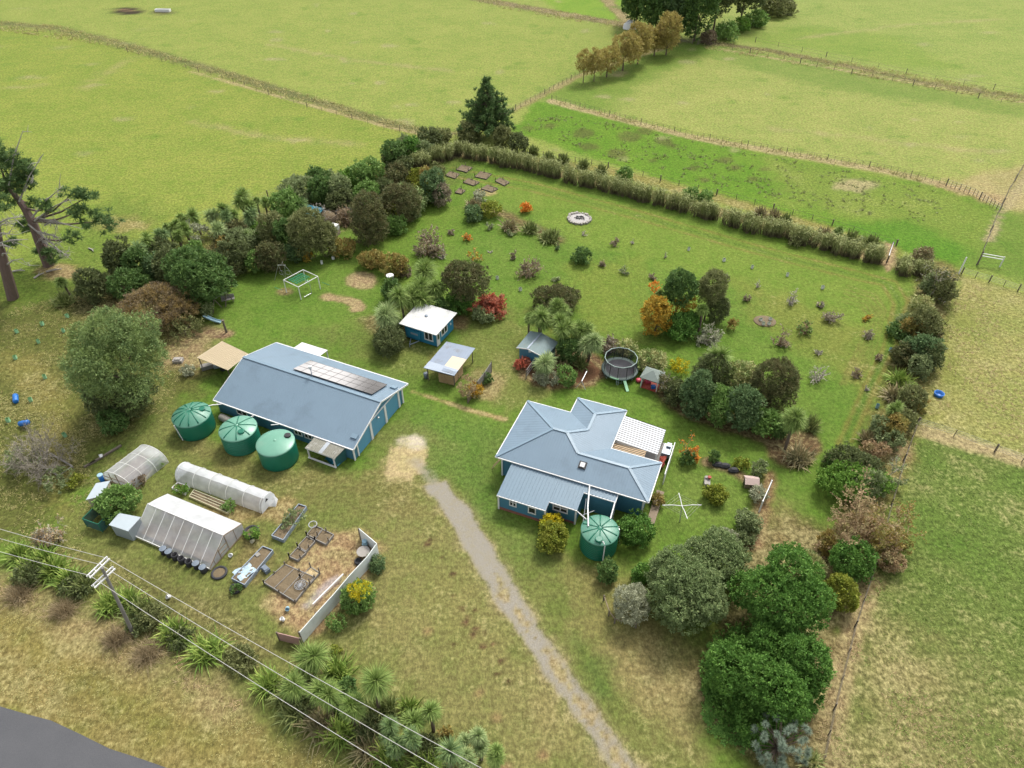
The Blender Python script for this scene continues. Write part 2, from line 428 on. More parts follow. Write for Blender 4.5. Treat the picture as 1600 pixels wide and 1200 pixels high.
# far paddocks
region([(-400, 30), (0, 42), (180, 62), (330, 108), (470, 150), (660, 208), (560, 260), (330, 330), (0, 480), (-500, 620)], (148, 168, 64), 0.25, 0.6, 2, 1)
region([(800, 165), (905, 100), (1070, 62), (1330, 100), (1600, 150), (2100, 230), (2100, 380), (1600, 292), (1300, 250), (1000, 185)], (162, 177, 86), 0.3, 0.5, 1.5, 1)
region([(1100, 60), (1250, -80), (2200, -80), (2200, 240), (1600, 148)], (154, 175, 80), 0.26, 0.5, 2, 1)
region([(760, -60), (985, -60), (985, 36), (880, 22)], (132, 172, 44), 0.15, 0.3, 2, 1)
region([(1150, 60), (1250, 40), (1400, 55), (1500, 108), (1420, 105), (1300, 85)], (138, 168, 60), 0.2, 0.3, 4, 3, 0.8)
region([(1090, 60), (1600, 168), (1600, 182), (1300, 140), (1080, 84)], (128, 158, 62), 0.2, 0.3, 2.5, 2, 0.8)
region([(820, 160), (905, 105), (1060, 62), (1140, 70), (1000, 130), (930, 190)], (122, 156, 52), 0.2, 0.3, 4, 2, 0.85)
# lush paddock behind the hedge
region([(800, 205), (835, 158), (870, 160), (1000, 198), (1180, 236), (1400, 278), (1480, 290), (1585, 330), (1640, 420), (1500, 420), (1380, 382), (1100, 300), (950, 255)], (112, 156, 34), 0.16, 0.7, 1.0, 1)
region([(1180, 240), (1480, 292), (1580, 332), (1560, 400), (1400, 360), (1230, 320)], (134, 158, 58), 0.42, 0.6, 4, 3, 0.8)
region([(1300, 350), (1420, 345), (1540, 400), (1500, 415), (1380, 380)], (96, 150, 30), 0.1, 0.6, 2, 2, 0.8)
spot(1335, 290, 34, 9, (178, 170, 128), soft=1, amp=1, k=0.7, dry=0.8)
region([(1480, 285), (1600, 255), (1700, 300), (1700, 360), (1570, 332)], (182, 170, 108), 0.7, 0.5, 2, 2, 0.8)
region([(1500, 415), (1570, 330), (1700, 330), (1700, 470)], (118, 150, 52), 0.25, 0.5, 2, 1, 0.9)
# right hand paddocks
region([(1500, 428), (1620, 462), (1900, 520), (1900, 800), (1600, 722), (1440, 668), (1430, 560), (1480, 470)], (158, 164, 84), 0.5, 0.9, 1, 1)
region([(1490, 440), (1460, 560), (1440, 660), (1480, 660), (1520, 520), (1540, 450)], (140, 152, 64), 0.45, 0.6, 3, 2, 0.7)
region([(1436, 670), (1600, 722), (1900, 800), (1900, 1400), (1250, 1400), (1300, 1100), (1375, 860)], (112, 134, 58), 0.46, 0.95, 1, 1)
region([(1330, 960), (1440, 1010), (1560, 1140), (1600, 1300), (1250, 1300)], (146, 143, 84), 0.56, 0.95, 7, 5, 0.85)
region([(1430, 690), (1620, 740), (1620, 960), (1440, 900)], (104, 137, 50), 0.38, 0.95, 5, 4, 0.7)
# the property: lawns
region([(165, 470), (430, 330), (690, 235), (740, 222), (1100, 335), (1480, 420), (1500, 440), (1440, 640), (1370, 860), (1290, 1200), (1250, 1350), (560, 1350), (300, 1130), (0, 960), (-260, 860), (-260, 500)], (114, 150, 50), 0.24, 0.3, 1, 0.5)
region([(700, 250), (1100, 345), (1440, 430), (1400, 560), (1200, 470), (900, 380), (760, 300)], (130, 160, 54), 0.3, 0.3, 3, 3, 0.8)
region([(560, 300), (700, 260), (760, 330), (640, 440), (560, 440)], (116, 152, 46), 0.2, 0.4, 3, 3, 0.8)
region([(880, 420), (1000, 400), (1010, 500), (930, 520)], (136, 156, 56), 0.36, 0.4, 3, 3, 0.7)
region([(840, 500), (1000, 530), (1010, 560), (960, 545), (850, 520)], (136, 148, 62), 0.5, 0.3, 2, 2, 0.7)
region([(1150, 440), (1260, 470), (1350, 520), (1340, 600), (1270, 560), (1180, 500)], (140, 150, 62), 0.45, 0.3, 3, 3, 0.7)
region([(720, 500), (800, 480), (900, 570), (860, 620), (790, 650), (740, 600), (700, 560)], (132, 142, 68), 0.5, 0.3, 2, 2, 0.8)
region([(1190, 620), (1290, 640), (1240, 760), (1190, 870), (1160, 850), (1200, 740)], (116, 146, 54), 0.3, 0.3, 2, 2, 0.6)
# rough left side
region([(-300, 480), (80, 460), (200, 440), (310, 490), (330, 600), (250, 650), (120, 760), (60, 860), (-300, 760)], (110, 118, 54), 0.36, 0.9, 2, 2)
region([(0, 420), (180, 300), (260, 330), (180, 400), (160, 470), (0, 480)], (120, 148, 52), 0.35, 0.8, 3, 3, 0.9)
region([(0, 540), (70, 560), (110, 640), (100, 760), (150, 850), (260, 930), (200, 900), (80, 800), (60, 650), (0, 580)], (142, 140, 68), 0.45, 0.5, 1.5, 1.5, 0.8)
region([(270, 520), (340, 510), (330, 570), (280, 590), (250, 560)], (158, 134, 98), 0.6, 0.5, 1.5, 1.5, 0.8)
# front yard: dry grass
region([(250, 600), (340, 690), (560, 740), (640, 690), (780, 700), (775, 800), (900, 880), (1000, 920), (1100, 1000), (1090, 1150), (1200, 1350), (520, 1350), (300, 1130), (0, 960), (60, 860), (150, 760)], (128, 139, 68), 0.36, 0.5, 2, 2)
region([(640, 640), (700, 650), (790, 670), (780, 790), (850, 880), (800, 860), (700, 760), (620, 690)], (108, 142, 56), 0.32, 0.5, 2.5, 2.5, 0.85)
region([(480, 520), (600, 495), (700, 540), (720, 600), (640, 600), (560, 570)], (122, 137, 62), 0.42, 0.5, 3, 2.5, 0.75)
region([(570, 690), (640, 650), (690, 690), (640, 740), (590, 740)], (134, 140, 74), 0.46, 0.5, 2, 2, 0.7)
region([(600, 780), (700, 820), (860, 1050), (960, 1200), (740, 1200), (600, 1040), (560, 900)], (150, 147, 86), 0.48, 0.5, 3, 3, 0.8)
region([(640, 860), (720, 900), (790, 1010), (740, 1060), (640, 960)], (140, 144, 76), 0.4, 0.5, 2.5, 2.5, 0.8)
region([(900, 930), (1000, 960), (1090, 1040), (1100, 1180), (1000, 1120), (920, 1020)], (156, 148, 90), 0.48, 0.5, 2.5, 2, 0.85)
region([(900, 1000), (940, 1030), (960, 1090), (920, 1080)], (92, 128, 50), 0.2, 0.4, 1, 1, 0.8)
region([(880, 870), (990, 900), (1000, 985), (930, 1000)], (146, 144, 78), 0.45, 0.4, 2, 1.5, 0.7)
region([(300, 690), (450, 740), (640, 740), (660, 800), (480, 780), (330, 730)], (134, 132, 72), 0.5, 0.4, 2, 2, 0.8)
region([(100, 860), (240, 900), (380, 970), (500, 1050), (400, 1030), (220, 950)], (126, 122, 70), 0.5, 0.9, 2, 2, 0.8)
region([(1000, 690), (1180, 730), (1180, 800), (1000, 850)], (118, 148, 56), 0.32, 0.4, 2, 1.5, 0.9)
# road verge
region([(-300, 870), (0, 915), (200, 1010), (420, 1140), (640, 1300), (330, 1300), (0, 1120), (-300, 1000)], (150, 142, 76), 0.5, 0.7, 1.5, 1)
region([(0, 900), (110, 935), (260, 1010), (400, 1110), (340, 1130), (200, 1050), (60, 970), (0, 940)], (158, 144, 96), 0.55, 0.9, 1.8, 1.8, 0.6)
region([(0, 960), (200, 1080), (330, 1160), (250, 1150), (60, 1050)], (140, 140, 62), 0.4, 0.6, 1.5, 1.5, 0.6)
# rank grass along fences and ditches
strip([(-300, 22), (0, 36), (90, 44), (180, 66), (330, 108), (480, 154), (600, 190), (680, 212)], 3.4, (120, 126, 72), 0.4, 1, 1.0, 0.8)
strip([(300, 112), (480, 163), (600, 197), (670, 212)], 1.0, (188, 176, 118), 0.7, 0.8, 0.4, 0.3)
strip([(745, -2), (880, 22), (985, 40)], 5, (122, 112, 78), 0.6, 1, 1, 0.8)
strip([(940, -8), (985, 38)], 4, (140, 128, 84), 0.6, 1, 1, 0.8)
strip([(1100, 66), (1200, 78), (1330, 104), (1450, 130), (1600, 153), (1800, 190)], 3.0, (120, 114, 72), 0.45, 1, 0.8, 0.8)
strip([(1100, 72), (1330, 112), (1600, 160)], 0.8, (190, 176, 122), 0.7, 0.8, 0.4, 0.3)
strip([(862, 158), (960, 184), (1080, 214), (1250, 244), (1380, 266), (1480, 290)], 2.4, (186, 174, 122), 0.75, 0.9, 0.7, 0.5)
strip([(680, 218), (810, 168), (905, 118), (1060, 66)], 2.2, (150, 146, 84), 0.6, 0.9, 0.8, 0.5)
strip([(1475, 290), (1560, 312)], 3, (178, 148, 104), 0.75, 1, 1, 0.6)
strip([(1570, 325), (1600, 285), (1640, 230)], 1.6, (176, 166, 124), 0.7, 0.8, 0.5, 0.4)
strip([(1545, 375), (1565, 330)], 1.0, (176, 166, 124), 0.7, 0.8, 0.5, 0.4)
strip([(1425, 668), (1600, 720), (1750, 770)], 2.0, (188, 172, 122), 0.75, 0.8, 0.6, 0.5)
strip([(1355, 905), (1330, 980), (1300, 1110), (1285, 1200)], 2.2, (172, 148, 104), 0.7, 0.9, 0.6, 0.5)
strip([(800, 245), (950, 268), (1150, 318), (1300, 362), (1390, 392)], 3.4, (150, 150, 70), 0.55, 0.9, 1.0, 0.8)
# brown leaf litter and rank growth under the shelter belts
strip([(700, 238), (830, 260), (1000, 300), (1200, 352), (1380, 408), (1470, 424)], 3.2, (128, 112, 70), 0.6, 0.9, 0.8, 0.6)
strip([(170, 460), (300, 440), (420, 350), (560, 330), (700, 265)], 11, (98, 100, 52), 0.5, 0.9, 1.6, 1.2)
strip([(1470, 420), (1430, 560), (1390, 680), (1350, 800), (1320, 900)], 5.0, (126, 124, 62), 0.5, 0.95, 1.2, 1.0)
strip([(1240, 850), (1200, 950), (1160, 1090), (1230, 1160)], 8, (112, 104, 60), 0.6, 0.8, 1.5, 1.0, 0.9)
strip([(1330, 880), (1280, 1010), (1260, 1180)], 3, (128, 116, 68), 0.65, 0.8, 1, 0.8, 0.9)
# garden beds
strip([(1030, 600), (1080, 640), (1150, 662), (1240, 690)], 3.6, (108, 94, 58), 0.6, 0.6, 0.7, 0.5)
spot(1240, 700, 42, 30, (118, 98, 64), soft=0.6, amp=0.5)
spot(880, 575, 70, 32, (128, 98, 70), soft=0.6, amp=0.6, dry=0.6)
spot(880, 578, 56, 22, None, soft=0.5, amp=0.5, ch=1, k=0.75)
strip([(640, 470), (680, 500), (620, 520), (590, 505)], 4, (112, 110, 58), 0.5, 0.7, 1, 0.8)
strip([(745, 320), (800, 340), (870, 375)], 2.4, (122, 112, 66), 0.5, 0.7, 0.8, 0.5)
spot(720, 275, 60, 26, (112, 150, 44), soft=2, amp=1, k=0.6, dry=0.15)
spot(760, 300, 16, 6, (172, 160, 96), soft=0.6, amp=0.4, dry=0.7)
strip([(1105, 722), (1150, 738), (1195, 770)], 1.3, (124, 104, 72), 0.6, 0.6, 0.4, 0.3)
strip([(1204, 745), (1192, 790), (1180, 850)], 1.6, (150, 118, 82), 0.6, 0.5, 0.5, 0.4)
spot(1222, 812, 22, 44, (164, 150, 94), soft=1.8, amp=1.4, k=0.45, dry=0.45)
# bare earth and straw
spot(565, 438, 26, 14, (176, 148, 112), soft=0.6, amp=0.6, dry=0.7)
strip([(512, 464), (540, 468), (560, 478)], 2.0, (178, 148, 112), 0.7, 0.5, 0.5, 0.6)
spot(445, 455, 14, 6, (150, 128, 92), soft=0.4, amp=0.4, dry=0.6, k=0.8)
spot(345, 520, 20, 8, (138, 108, 84), soft=0.5, amp=0.4)
strip([(645, 612), (690, 626), (740, 642), (788, 655)], 0.55, (190, 164, 110), 0.7, 0.4, 0.3, 0.3)
strip([(612, 700), (640, 694), (664, 705), (656, 735), (640, 748), (612, 742), (602, 722)], 0, (228, 208, 152), close=True, soft=0.6, amp=1.3, dry=0.75, coarse=0.15)
spot(648, 693, 16, 9, (244, 236, 210), soft=0.5, amp=0.9, dry=0.6, coarse=0.1)
spot(628, 690, 9, 6, (236, 226, 196), soft=0.5, amp=0.8, dry=0.6, coarse=0.1)
strip([(575, 832), (598, 858), (560, 920), (500, 985), (440, 985), (415, 940), (470, 850), (520, 825)], 0, (172, 144, 102), 0.6, 0.8, 0.8, 0.6, close=True)
strip([(480, 945), (510, 915), (525, 905)], 1.0, (200, 196, 186), 0.3, 0.3, 0.4, 0.3, k=0.8)
strip([(300, 815), (400, 790), (440, 800)], 3, (160, 138, 88), 0.6, 0.6, 1, 0.8, k=0.8)
spot(395, 870, 30, 40, (150, 128, 84), soft=1.2, amp=1, k=0.6, dry=0.6)
spot(1400, 700, 22, 14, (160, 122, 92), soft=0.8, amp=0.6, dry=0.7)
spot(1388, 402, 9, 22, (186, 152, 118), soft=0.5, amp=0.5, dry=0.7)
spot(700, 565, 40, 22, (132, 134, 66), soft=1, amp=0.8, k=0.7)
spot(760, 600, 26, 24, (168, 148, 100), soft=1, amp=0.8, k=0.7, dry=0.65)
spot(716, 505, 18, 14, (142, 116, 82), soft=0.7, amp=0.6, k=0.8)
spot(95, 425, 34, 12, (156, 120, 84), soft=1, amp=0.8, k=0.8, dry=0.7)
spot(190, 350, 40, 12, (160, 146, 84), soft=2, amp=1.5, k=0.7, dry=0.7)
spot(198, 17, 24, 6, (66, 52, 46), soft=1.2, amp=0.8, coarse=0.2, dry=0.1, k=0.95)
spot(197, 16, 7, 2, (186, 150, 110), soft=0.5, amp=0.4)
spot(252, 19, 18, 4, (80, 72, 56), soft=1.2, amp=0.8, k=0.8)
for q in [(707, 932), (722, 951), (742, 954), (731, 965), (728, 973), (743, 983), (757, 989), (739, 993), (770, 1007), (783, 1033), (776, 1054), (796, 1065), (709, 1008), (754, 1010), (822, 1117), (835, 1142), (672, 842), (667, 850), (690, 870), (708, 896)]:
    spot(q[0], q[1], 4.5, 3, (104, 76, 56), soft=0.16, amp=0.22, coarse=0.9, dry=0.3, k=0.9)
for q in [(750, 1082), (668, 986), (775, 1122), (640, 1110), (850, 1180), (790, 1200), (950, 905)]:
    spot(q[0], q[1], 7, 5, (176, 130, 98), soft=0.4, amp=0.3, k=0.55)
# rushes and dock patches in the lush paddock (brown green)
for q in [(825, 200, 8), (860, 196, 12), (912, 208, 18), (985, 214, 20), (1010, 205, 14), (1040, 222, 14), (920, 230, 16), (965, 240, 18), (1052, 228, 8), (1130, 250, 12), (1085, 262, 10), (1100, 282, 8), (1150, 262, 10), (1178, 280, 8), (1020, 250, 8), (1190, 265, 7)]:
    spot(q[0], q[1], q[2], q[2]*0.4, (104, 110, 52), soft=0.7, amp=0.9, coarse=1, dry=0.4, k=0.75)
# mown wheel tracks along the back hedge and down the right boundary
tr = [(705, 262), (830, 285), (1000, 330), (1200, 388), (1340, 424), (1400, 440), (1418, 470), (1400, 540), (1370, 600), (1330, 690)]
for k_, off in enumerate((0, 7, 13)):
    strip([(x-off*(0.2 if i < 5 else 1.6), y+off*(1 if i < 5 else 0.4)) for i, (x, y) in enumerate(tr)], 0.55, (142, 138, 62) if k_ != 1 else (100, 134, 44), 0.5, 0.4, 0.25, 0.2, 0.8)
for off in (20, 27, 34, 41, 48):
    strip([(1330-off*.3, 428+off*.9), (1385-off*.8, 446+off*.7), (1404-off, 478+off*.3), (1390-off, 540), (1362-off, 600)], 0.35, (140, 138, 66), 0.5, 0.4, 0.2, 0.15, 0.6)
# stock tracks and dung-rank patches in the far paddocks
for q in ([(130, 140), (170, 110), (215, 88)], [(30, 140), (60, 132)], [(300, 190), (420, 215), (560, 225)], [(420, 70), (560, 95), (700, 110)], [(1200, 200), (1350, 215), (1560, 240)], [(1250, 60), (1400, 40), (1560, 30)]):
    strip(q, 1.2, (182, 172, 116), 0.6, 0.4, 1.6, 1.6, 0.5)
_r = np.random.default_rng(3)
for _ in range(260):
    x, y = (_r.uniform(-150, 1750), _r.uniform(0, 250)); p_ = at(x, y)
    spot(x, y, _r.uniform(3, 14), _r.uniform(1, 3.5), (120, 156, 52) if _r.random() < .65 else (178, 174, 122), soft=0.9, amp=1.1, coarse=0.8, dry=0.2, k=0.55)
# gravel drive and the asphalt road
drive_l = [(662, 760), (693, 797), (752, 900), (816, 1000), (886, 1100), (961, 1205)]
drive_r = [(999, 1205), (919, 1090), (846, 985), (789, 890), (735, 800), (697, 752)]
strip(drive_l+drive_r, 0, (168, 156, 112), soft=1.0, amp=0.7, close=True, dry=.7)
strip(drive_l+drive_r, 0, None, soft=0.6, amp=0.35, ch=2, close=True)
strip([(650, 722), (664, 738), (684, 764)], 1.3, None, soft=1.1, amp=0.9, ch=2, k=0.62)
mid = W2([(772, 896), (832, 990), (905, 1096), (985, 1212)])
d_ = line_dist(GP, mid)-0.42
gmsk[:, 2] *= 1-sst(0.5-(d_+edge*1.6+edge2*1.2)/1.0)*0.75
strip(None, 0.9, (176, 156, 108), 0.7, 0.4, 0.5, 0.7, pts=mid, k=0.8)

V = np.concatenate([GP, (0.10*fbm(GP, 0.12, 21)-0.05 + 0.06*fbm(GP, 0.6, 31)*gmsk[:, 3]-0.03)[:, None]], 1)
# the road side falls a little; flatten the roadway
nx, ny = len(xs), len(ys)
ii = (np.arange(ny-1)[:, None]*nx+np.arange(nx-1)[None]).ravel()
me = mesh_np('ground', V, np.stack([ii, ii+1, ii+nx+1, ii+nx], 1), [])
a = me.attributes.new('col', 'FLOAT_COLOR', 'POINT'); a.data.foreach_set('color', np.concatenate([gcol, np.ones((NV, 1))], 1).astype(np.float32).ravel())
a = me.attributes.new('msk', 'FLOAT_COLOR', 'POINT'); a.data.foreach_set('color', gmsk.astype(np.float32).ravel())
t = NT('grass and earth')
geo = t.n('ShaderNodeNewGeometry'); P_ = geo.outputs['Position']
ac = t.n('ShaderNodeAttribute', attribute_name='col'); am = t.n('ShaderNodeAttribute', attribute_name='msk')
sp = t.n('ShaderNodeSeparateColor'); t.l(am.outputs['Color'], sp.inputs[0])
dry, bare, grav, coarse = sp.outputs[0], sp.outputs[1], sp.outputs[2], am.outputs['Alpha']
n1 = t.noise(P_, 0.11, 4, 0.6); n2 = t.noise(P_, 0.55, 5, 0.65); n3 = t.noise(P_, 2.2, 5, 0.7)
mp = t.n('ShaderNodeMapping'); mp.inputs['Scale'].default_value = (1.0, 0.45, 1); mp.inputs['Rotation'].default_value = (0, 0, 0.9)
t.l(P_, mp.inputs[0]); n4 = t.noise(mp.outputs[0], 6.5, 4, 0.75)
c = t.mix(t.ss(n1, 0.3, 0.7), t.mix(1.0, ac.outputs['Color'], (0.93, 0.97, 0.90, 1), 'MULTIPLY'), t.mix(1.0, ac.outputs['Color'], (1.12, 1.06, 1.10, 1), 'MULTIPLY'))
c = t.mix(t.math('MULTIPLY', t.ss(n2, 0.44, 0.64), 0.80), c, t.mix(1.0, c, (0.80, 0.92, 0.74, 1), 'MULTIPLY'))
sm = t.math('ADD', t.math('MULTIPLY_ADD', n1, 0.36, t.math('MULTIPLY_ADD', n2, 0.40, t.math('MULTIPLY', n3, 0.24))), t.math('MULTIPLY', t.math('SUBTRACT', dry, 0.5), 0.55))
straw = t.mix(n3, lin(170, 156, 104, GK), lin(206, 192, 142, GK))
c = t.mix(t.math('MULTIPLY', t.ss(sm, 0.45, 0.64), 0.60), c, straw)
# small dark and light tufts, stronger in coarse growth
v1 = t.math('MULTIPLY_ADD', t.ss(n3, 0.30, 0.70), 0.8, 0.62)
v2 = t.math('MULTIPLY_ADD', t.ss(n4, 0.25, 0.75), 0.62, 0.69)
vv = t.math('MULTIPLY', v1, v2); cf = t.math('MULTIPLY_ADD', coarse, 0.65, 0.55)
vm = t.math('ADD', 1.0, t.math('MULTIPLY', t.math('SUBTRACT', vv, 1.0), cf))
sc_ = t.n('ShaderNodeVectorMath', operation='SCALE'); t.l(c, sc_.inputs[0]); t.l(vm, sc_.inputs['Scale']); c = sc_.outputs[0]
c = t.mix(t.ss(t.math('ADD', bare, t.math('MULTIPLY', t.math('SUBTRACT', n3, 0.5), 0.8)), 0.35, 0.65), c, t.mix(n4, lin(104, 74, 54, GK), lin(148, 112, 82, GK)))
n5 = t.noise(P_, 14, 3, 0.8)
gr = t.mix(t.ss(n5, 0.3, 0.7), lin(152, 148, 136, GK), lin(202, 194, 178, GK))
gr = t.mix(t.math('MULTIPLY', t.ss(t.math('MULTIPLY_ADD', n3, .6, t.math('MULTIPLY', n2, .4)), 0.42, 0.62), 0.28), gr, lin(180, 166, 124, GK))
c = t.mix(t.ss(t.math('ADD', grav, t.math('MULTIPLY', t.math('SUBTRACT', t.math('MULTIPLY_ADD', n3, 0.6, t.math('MULTIPLY', n4, 0.4)), 0.5), 1.05)), 0.18, 0.82), c, gr)
t.l(c, t.p.inputs['Base Color']); t.p.inputs['Roughness'].default_value = 0.95; t.p.inputs['Specular IOR Level'].default_value = 0.1
t.bump(t.math('ADD', n4, n3), 0.55, 0.10)
me.materials.append(t.m)
me.polygons.foreach_set('use_smooth', np.ones(len(me.polygons), bool))
tag(link('ground', me), kind='structure')

# asphalt road with its pale gravel shoulder
rm = NT('asphalt'); tc = rm.n('ShaderNodeNewGeometry'); a1 = rm.noise(tc.outputs['Position'], 0.5, 4); a2 = rm.noise(tc.outputs['Position'], 18, 3, 0.8)
rc = rm.mix(a1, lin(84, 86, 92, GK), lin(104, 105, 109, GK)); rc = rm.mix(rm.math('MULTIPLY', rm.ss(a2, 0.35, 0.7), 0.4), rc, lin(132, 131, 130, GK))
rm.l(rc, rm.p.inputs['Base Color']); rm.p.inputs['Roughness'].default_value = 0.85; rm.bump(a2, 0.4, 0.02)
e0, e1 = at(-60, 1080), at(330, 1228); ed = (e1-e0).normalized(); en = Vector((ed.y, -ed.x, 0))
mb = MB(); N_ = 60
pa = []
for i in range(N_+1):
    p = e0+ed*(-60+i*3.0); wob = 0.16*math.sin(i*1.7)+0.12*math.sin(i*0.61)
    pa.append((p+en*(-wob)+Vector((0, 0, 0.09)), p+en*7+Vector((0, 0, 0.12))))
for (a_, b_), (c_, d2) in zip(pa[:-1], pa[1:]): mb.face([b_, d2, c_, a_])
tag(mb.build('road', rm.m), kind='structure')
# ------------------------------------------------------------------ the house
class Fr:
    """local frame of a building: origin on the ground, u along its front, v to its back"""
    def __init__(s, o, deg): s.o = Vector((o.x, o.y, 0)); s.h = R(deg); s.c, s.s = math.cos(s.h), math.sin(s.h)
    def loc(s, px, py, z):
        p = at(px, py, z)-s.o; return (p.x*s.c+p.y*s.s, -p.x*s.s+p.y*s.c)
    def w(s, u, v, z=0): return Vector((s.o.x+u*s.c-v*s.s, s.o.y+u*s.s+v*s.c, z))

def wall_poly(mb, pts, z0, z1s, close=True):
    """upright wall faces along a polyline (counter-clockwise, faces outward); z1s per point or one number"""
    n = len(pts)
    for i in range(n if close else n-1):
        j = (i+1) % n; a, b = pts[i], pts[j]
        za, zb = (z1s, z1s) if isinstance(z1s, (int, float)) else (z1s[i], z1s[j])
        mb.face([(a[0], a[1], z0), (b[0], b[1], z0), (b[0], b[1], zb), (a[0], a[1], za)])
def window(parent, a, b, z0, z1, mullions=1, transom=False, fw=0.11, frame='white'):
    """window on the wall line a->b (outward normal to the right of a->b): white frame, glass child"""
    A, B = Vector((*a, 0)), Vector((*b, 0)); d = (B-A).normalized(); n = Vector((d.y, -d.x, 0)); o = n*0.03
    m = MB(); zc = Vector((0, 0, 1))
    def bar(p, q, w_=fw): m.bar(p+o, q+o, 0.09, w_) if abs((q-p).z) < 0.01 else m.bar(p+o, q+o, w_, 0.09)
    bar(A+zc*z0-d*fw/2, B+zc*z0+d*fw/2); bar(A+zc*z1-d*fw/2, B+zc*z1+d*fw/2)
    bar(A+zc*z0, A+zc*z1); bar(B+zc*z0, B+zc*z1)
    for k in range(1, mullions+1):
        if mullions: p = A.lerp(B, k/(mullions+1)); bar(p+zc*z0, p+zc*z1, fw*0.8)
    if transom: zt = z0+(z1-z0)*0.68; bar(A+zc*zt, B+zc*zt, fw*0.6)
    f = m.build('window', M[frame], parent)
    g = MB(); g.face([A+n*0.02+zc*z0, B+n*0.02+zc*z0, B+n*0.02+zc*z1, A+n*0.02+zc*z1]); g.build('pane', M['glass'], f)
    return f
def post(parent, u, v, z0, z1, w_=0.16, m='white', name='corner_board'):
    return MB().box((u, v, (z0+z1)/2), (w_, w_, z1-z0)).build(name, M[m], parent)

HF = Fr(at(775, 713, 3.2), -22.0)
house = thing('house', 'blue weatherboard house with blue-grey hipped steel roof beside the gravel drive', 'house', HF.o, HF.h)
EZ, TP = 3.2, 0.335
UB, UD, UF, VC, VH, VF = 16.3, 10.85, 5.17, 5.62, 9.32, 11.95
def hz(k): return EZ+TP*k
um = (UF+UD)/2; hw = (UD-UF)/2; vr = VC/2
A_, B_, C_, D_ = (0, 0, EZ), (UB, 0, EZ), (UB, VC, EZ), (UD, VC, EZ)
E_, F_, G_, H_ = (UD, VF, EZ), (UF, VF, EZ), (UF, VH, EZ), (0, VH, EZ)
r1 = (VH/2, VH/2, hz(VH/2)); r1b = (UD-VH/2, VH/2, hz(VH/2)); r2 = (UD-vr, vr, hz(vr)); r3 = (UB-vr, vr, hz(vr))
v1_ = (um, VH-hw, hz(hw)); w1_ = (um, VF-hw, hz(hw))
roof = MB()
for f in ((A_, B_, r3, r2, r1b, r1), (H_, A_, r1), (G_, H_, r1, r1b, v1_), (F_, G_, v1_, w1_), (E_, F_, w1_), (D_, E_, w1_, v1_, r1b, r2), (C_, D_, r2, r3), (B_, C_, r3)):
    roof.slab(f, 0.06)
roof.build('roof', M['steel_roof'], house)
cap = MB(); up = Vector((0, 0, 0.035))
for p, q in ((A_, r1), (r1, r1b), (r1b, r2), (r2, r3), (H_, r1), (B_, r3), (C_, r3), (r1b, v1_), (v1_, w1_), (w1_, E_), (w1_, F_)):
    cap.bar(Vector(p)+up, Vector(q)+up, 0.30, 0.05)
cap.build('ridge_cap', M['ridge_cap'], house)
gut = MB(); ring = [A_, B_, C_, D_, E_, F_, G_, H_]
for i in range(8):
    p, q = Vector(ring[i]), Vector(ring[(i+1) % 8]); d = (q-p).normalized(); n = Vector((d.y, -d.x, 0))
    gut.bar(p+n*0.06-Vector((0, 0, 0.08))-d*0.05, q+n*0.06-Vector((0, 0, 0.08))+d*0.05, 0.09, 0.11)
gut.build('gutter', M['white'], house)
ins = 0.5
wp = [(ins, ins), (UB-ins, ins), (UB-ins, VC-ins), (UD-ins, VC-ins), (UD-ins, VF-ins), (UF+ins, VF-ins), (UF+ins, VH-ins), (ins, VH-ins)]
wl = MB(); wall_poly(wl, wp, 0, EZ-0.02)
wl.face([(x, y, EZ-0.07) for x, y in ((0.02, 0.02), (UB-0.02, 0.02), (UB-0.02, VC-0.02), (UD, VC-0.02), (UD, VH-0.02), (0.02, VH-0.02))])
# lean-to bays
LS = lambda v: 2.93+0.165*v
b1, b2, b3 = -3.9, -2.85, -0.70
def bay(u0, u1, v0):
    wl.face([(u0, v0, 0), (u1, v0, 0), (u1, v0, LS(v0)-0.03), (u0, v0, LS(v0)-0.03)])
    for u, s_ in ((u0, 1), (u1, 0)):
        q = [(u, v0, 0), (u, ins, 0), (u, ins, LS(ins)-0.03), (u, v0, LS(v0)-0.03)]; wl.face(q if not s_ else q[::-1])
bay(1.95, 6.98, b1); bay(6.98, 9.85, b2); bay(9.85, 13.15, b3)
wl.build('wall', M['blue_wall'], house)
ft = MB(); ft.box((4.46, b1-0.01, 0.17), (5.1, 0.06, 0.34)); ft.box((8.4, b2-0.01, 0.14), (2.8, 0.06, 0.28)); ft.build('foundation', M['brick'], house)
lr = MB()
for u0, u1, v0 in ((1.80, 7.06, b1-0.16), (7.06, 9.97, b2-0.16), (9.97, 13.30, b3-0.16)):
    lr.slab([(u0, v0, LS(v0)), (u1, v0, LS(v0)), (u1, 0.4, LS(0.4)), (u0, 0.4, LS(0.4))], 0.05)
    u = u0+0.15
    while u < u1-0.05:
        lr.bar((u, v0+0.01, LS(v0)+0.012), (u, 0.38, LS(0.38)+0.012), 0.11, 0.07); u += 0.36
lr.build('lean_to_roof', M['ribbed_roof'], house)
lf = MB()
for u0, u1, v0 in ((1.80, 7.06, b1-0.2), (7.06, 9.97, b2-0.2), (9.97, 13.30, b3-0.2)):
    lf.bar((u0, v0, LS(v0)-0.06), (u1, v0, LS(v0)-0.06), 0.09, 0.11)
lf.bar((7.02, b1-0.16, LS(b1)-0.1), (7.02, b2-0.2, LS(b2)-0.1), 0.07, 0.2)
lf.bar((13.26, b3-0.16, LS(b3)-0.1), (13.26, 0.3, LS(0.3)-0.1), 0.07, 0.2)
lf.build('fascia', M['white'], house)
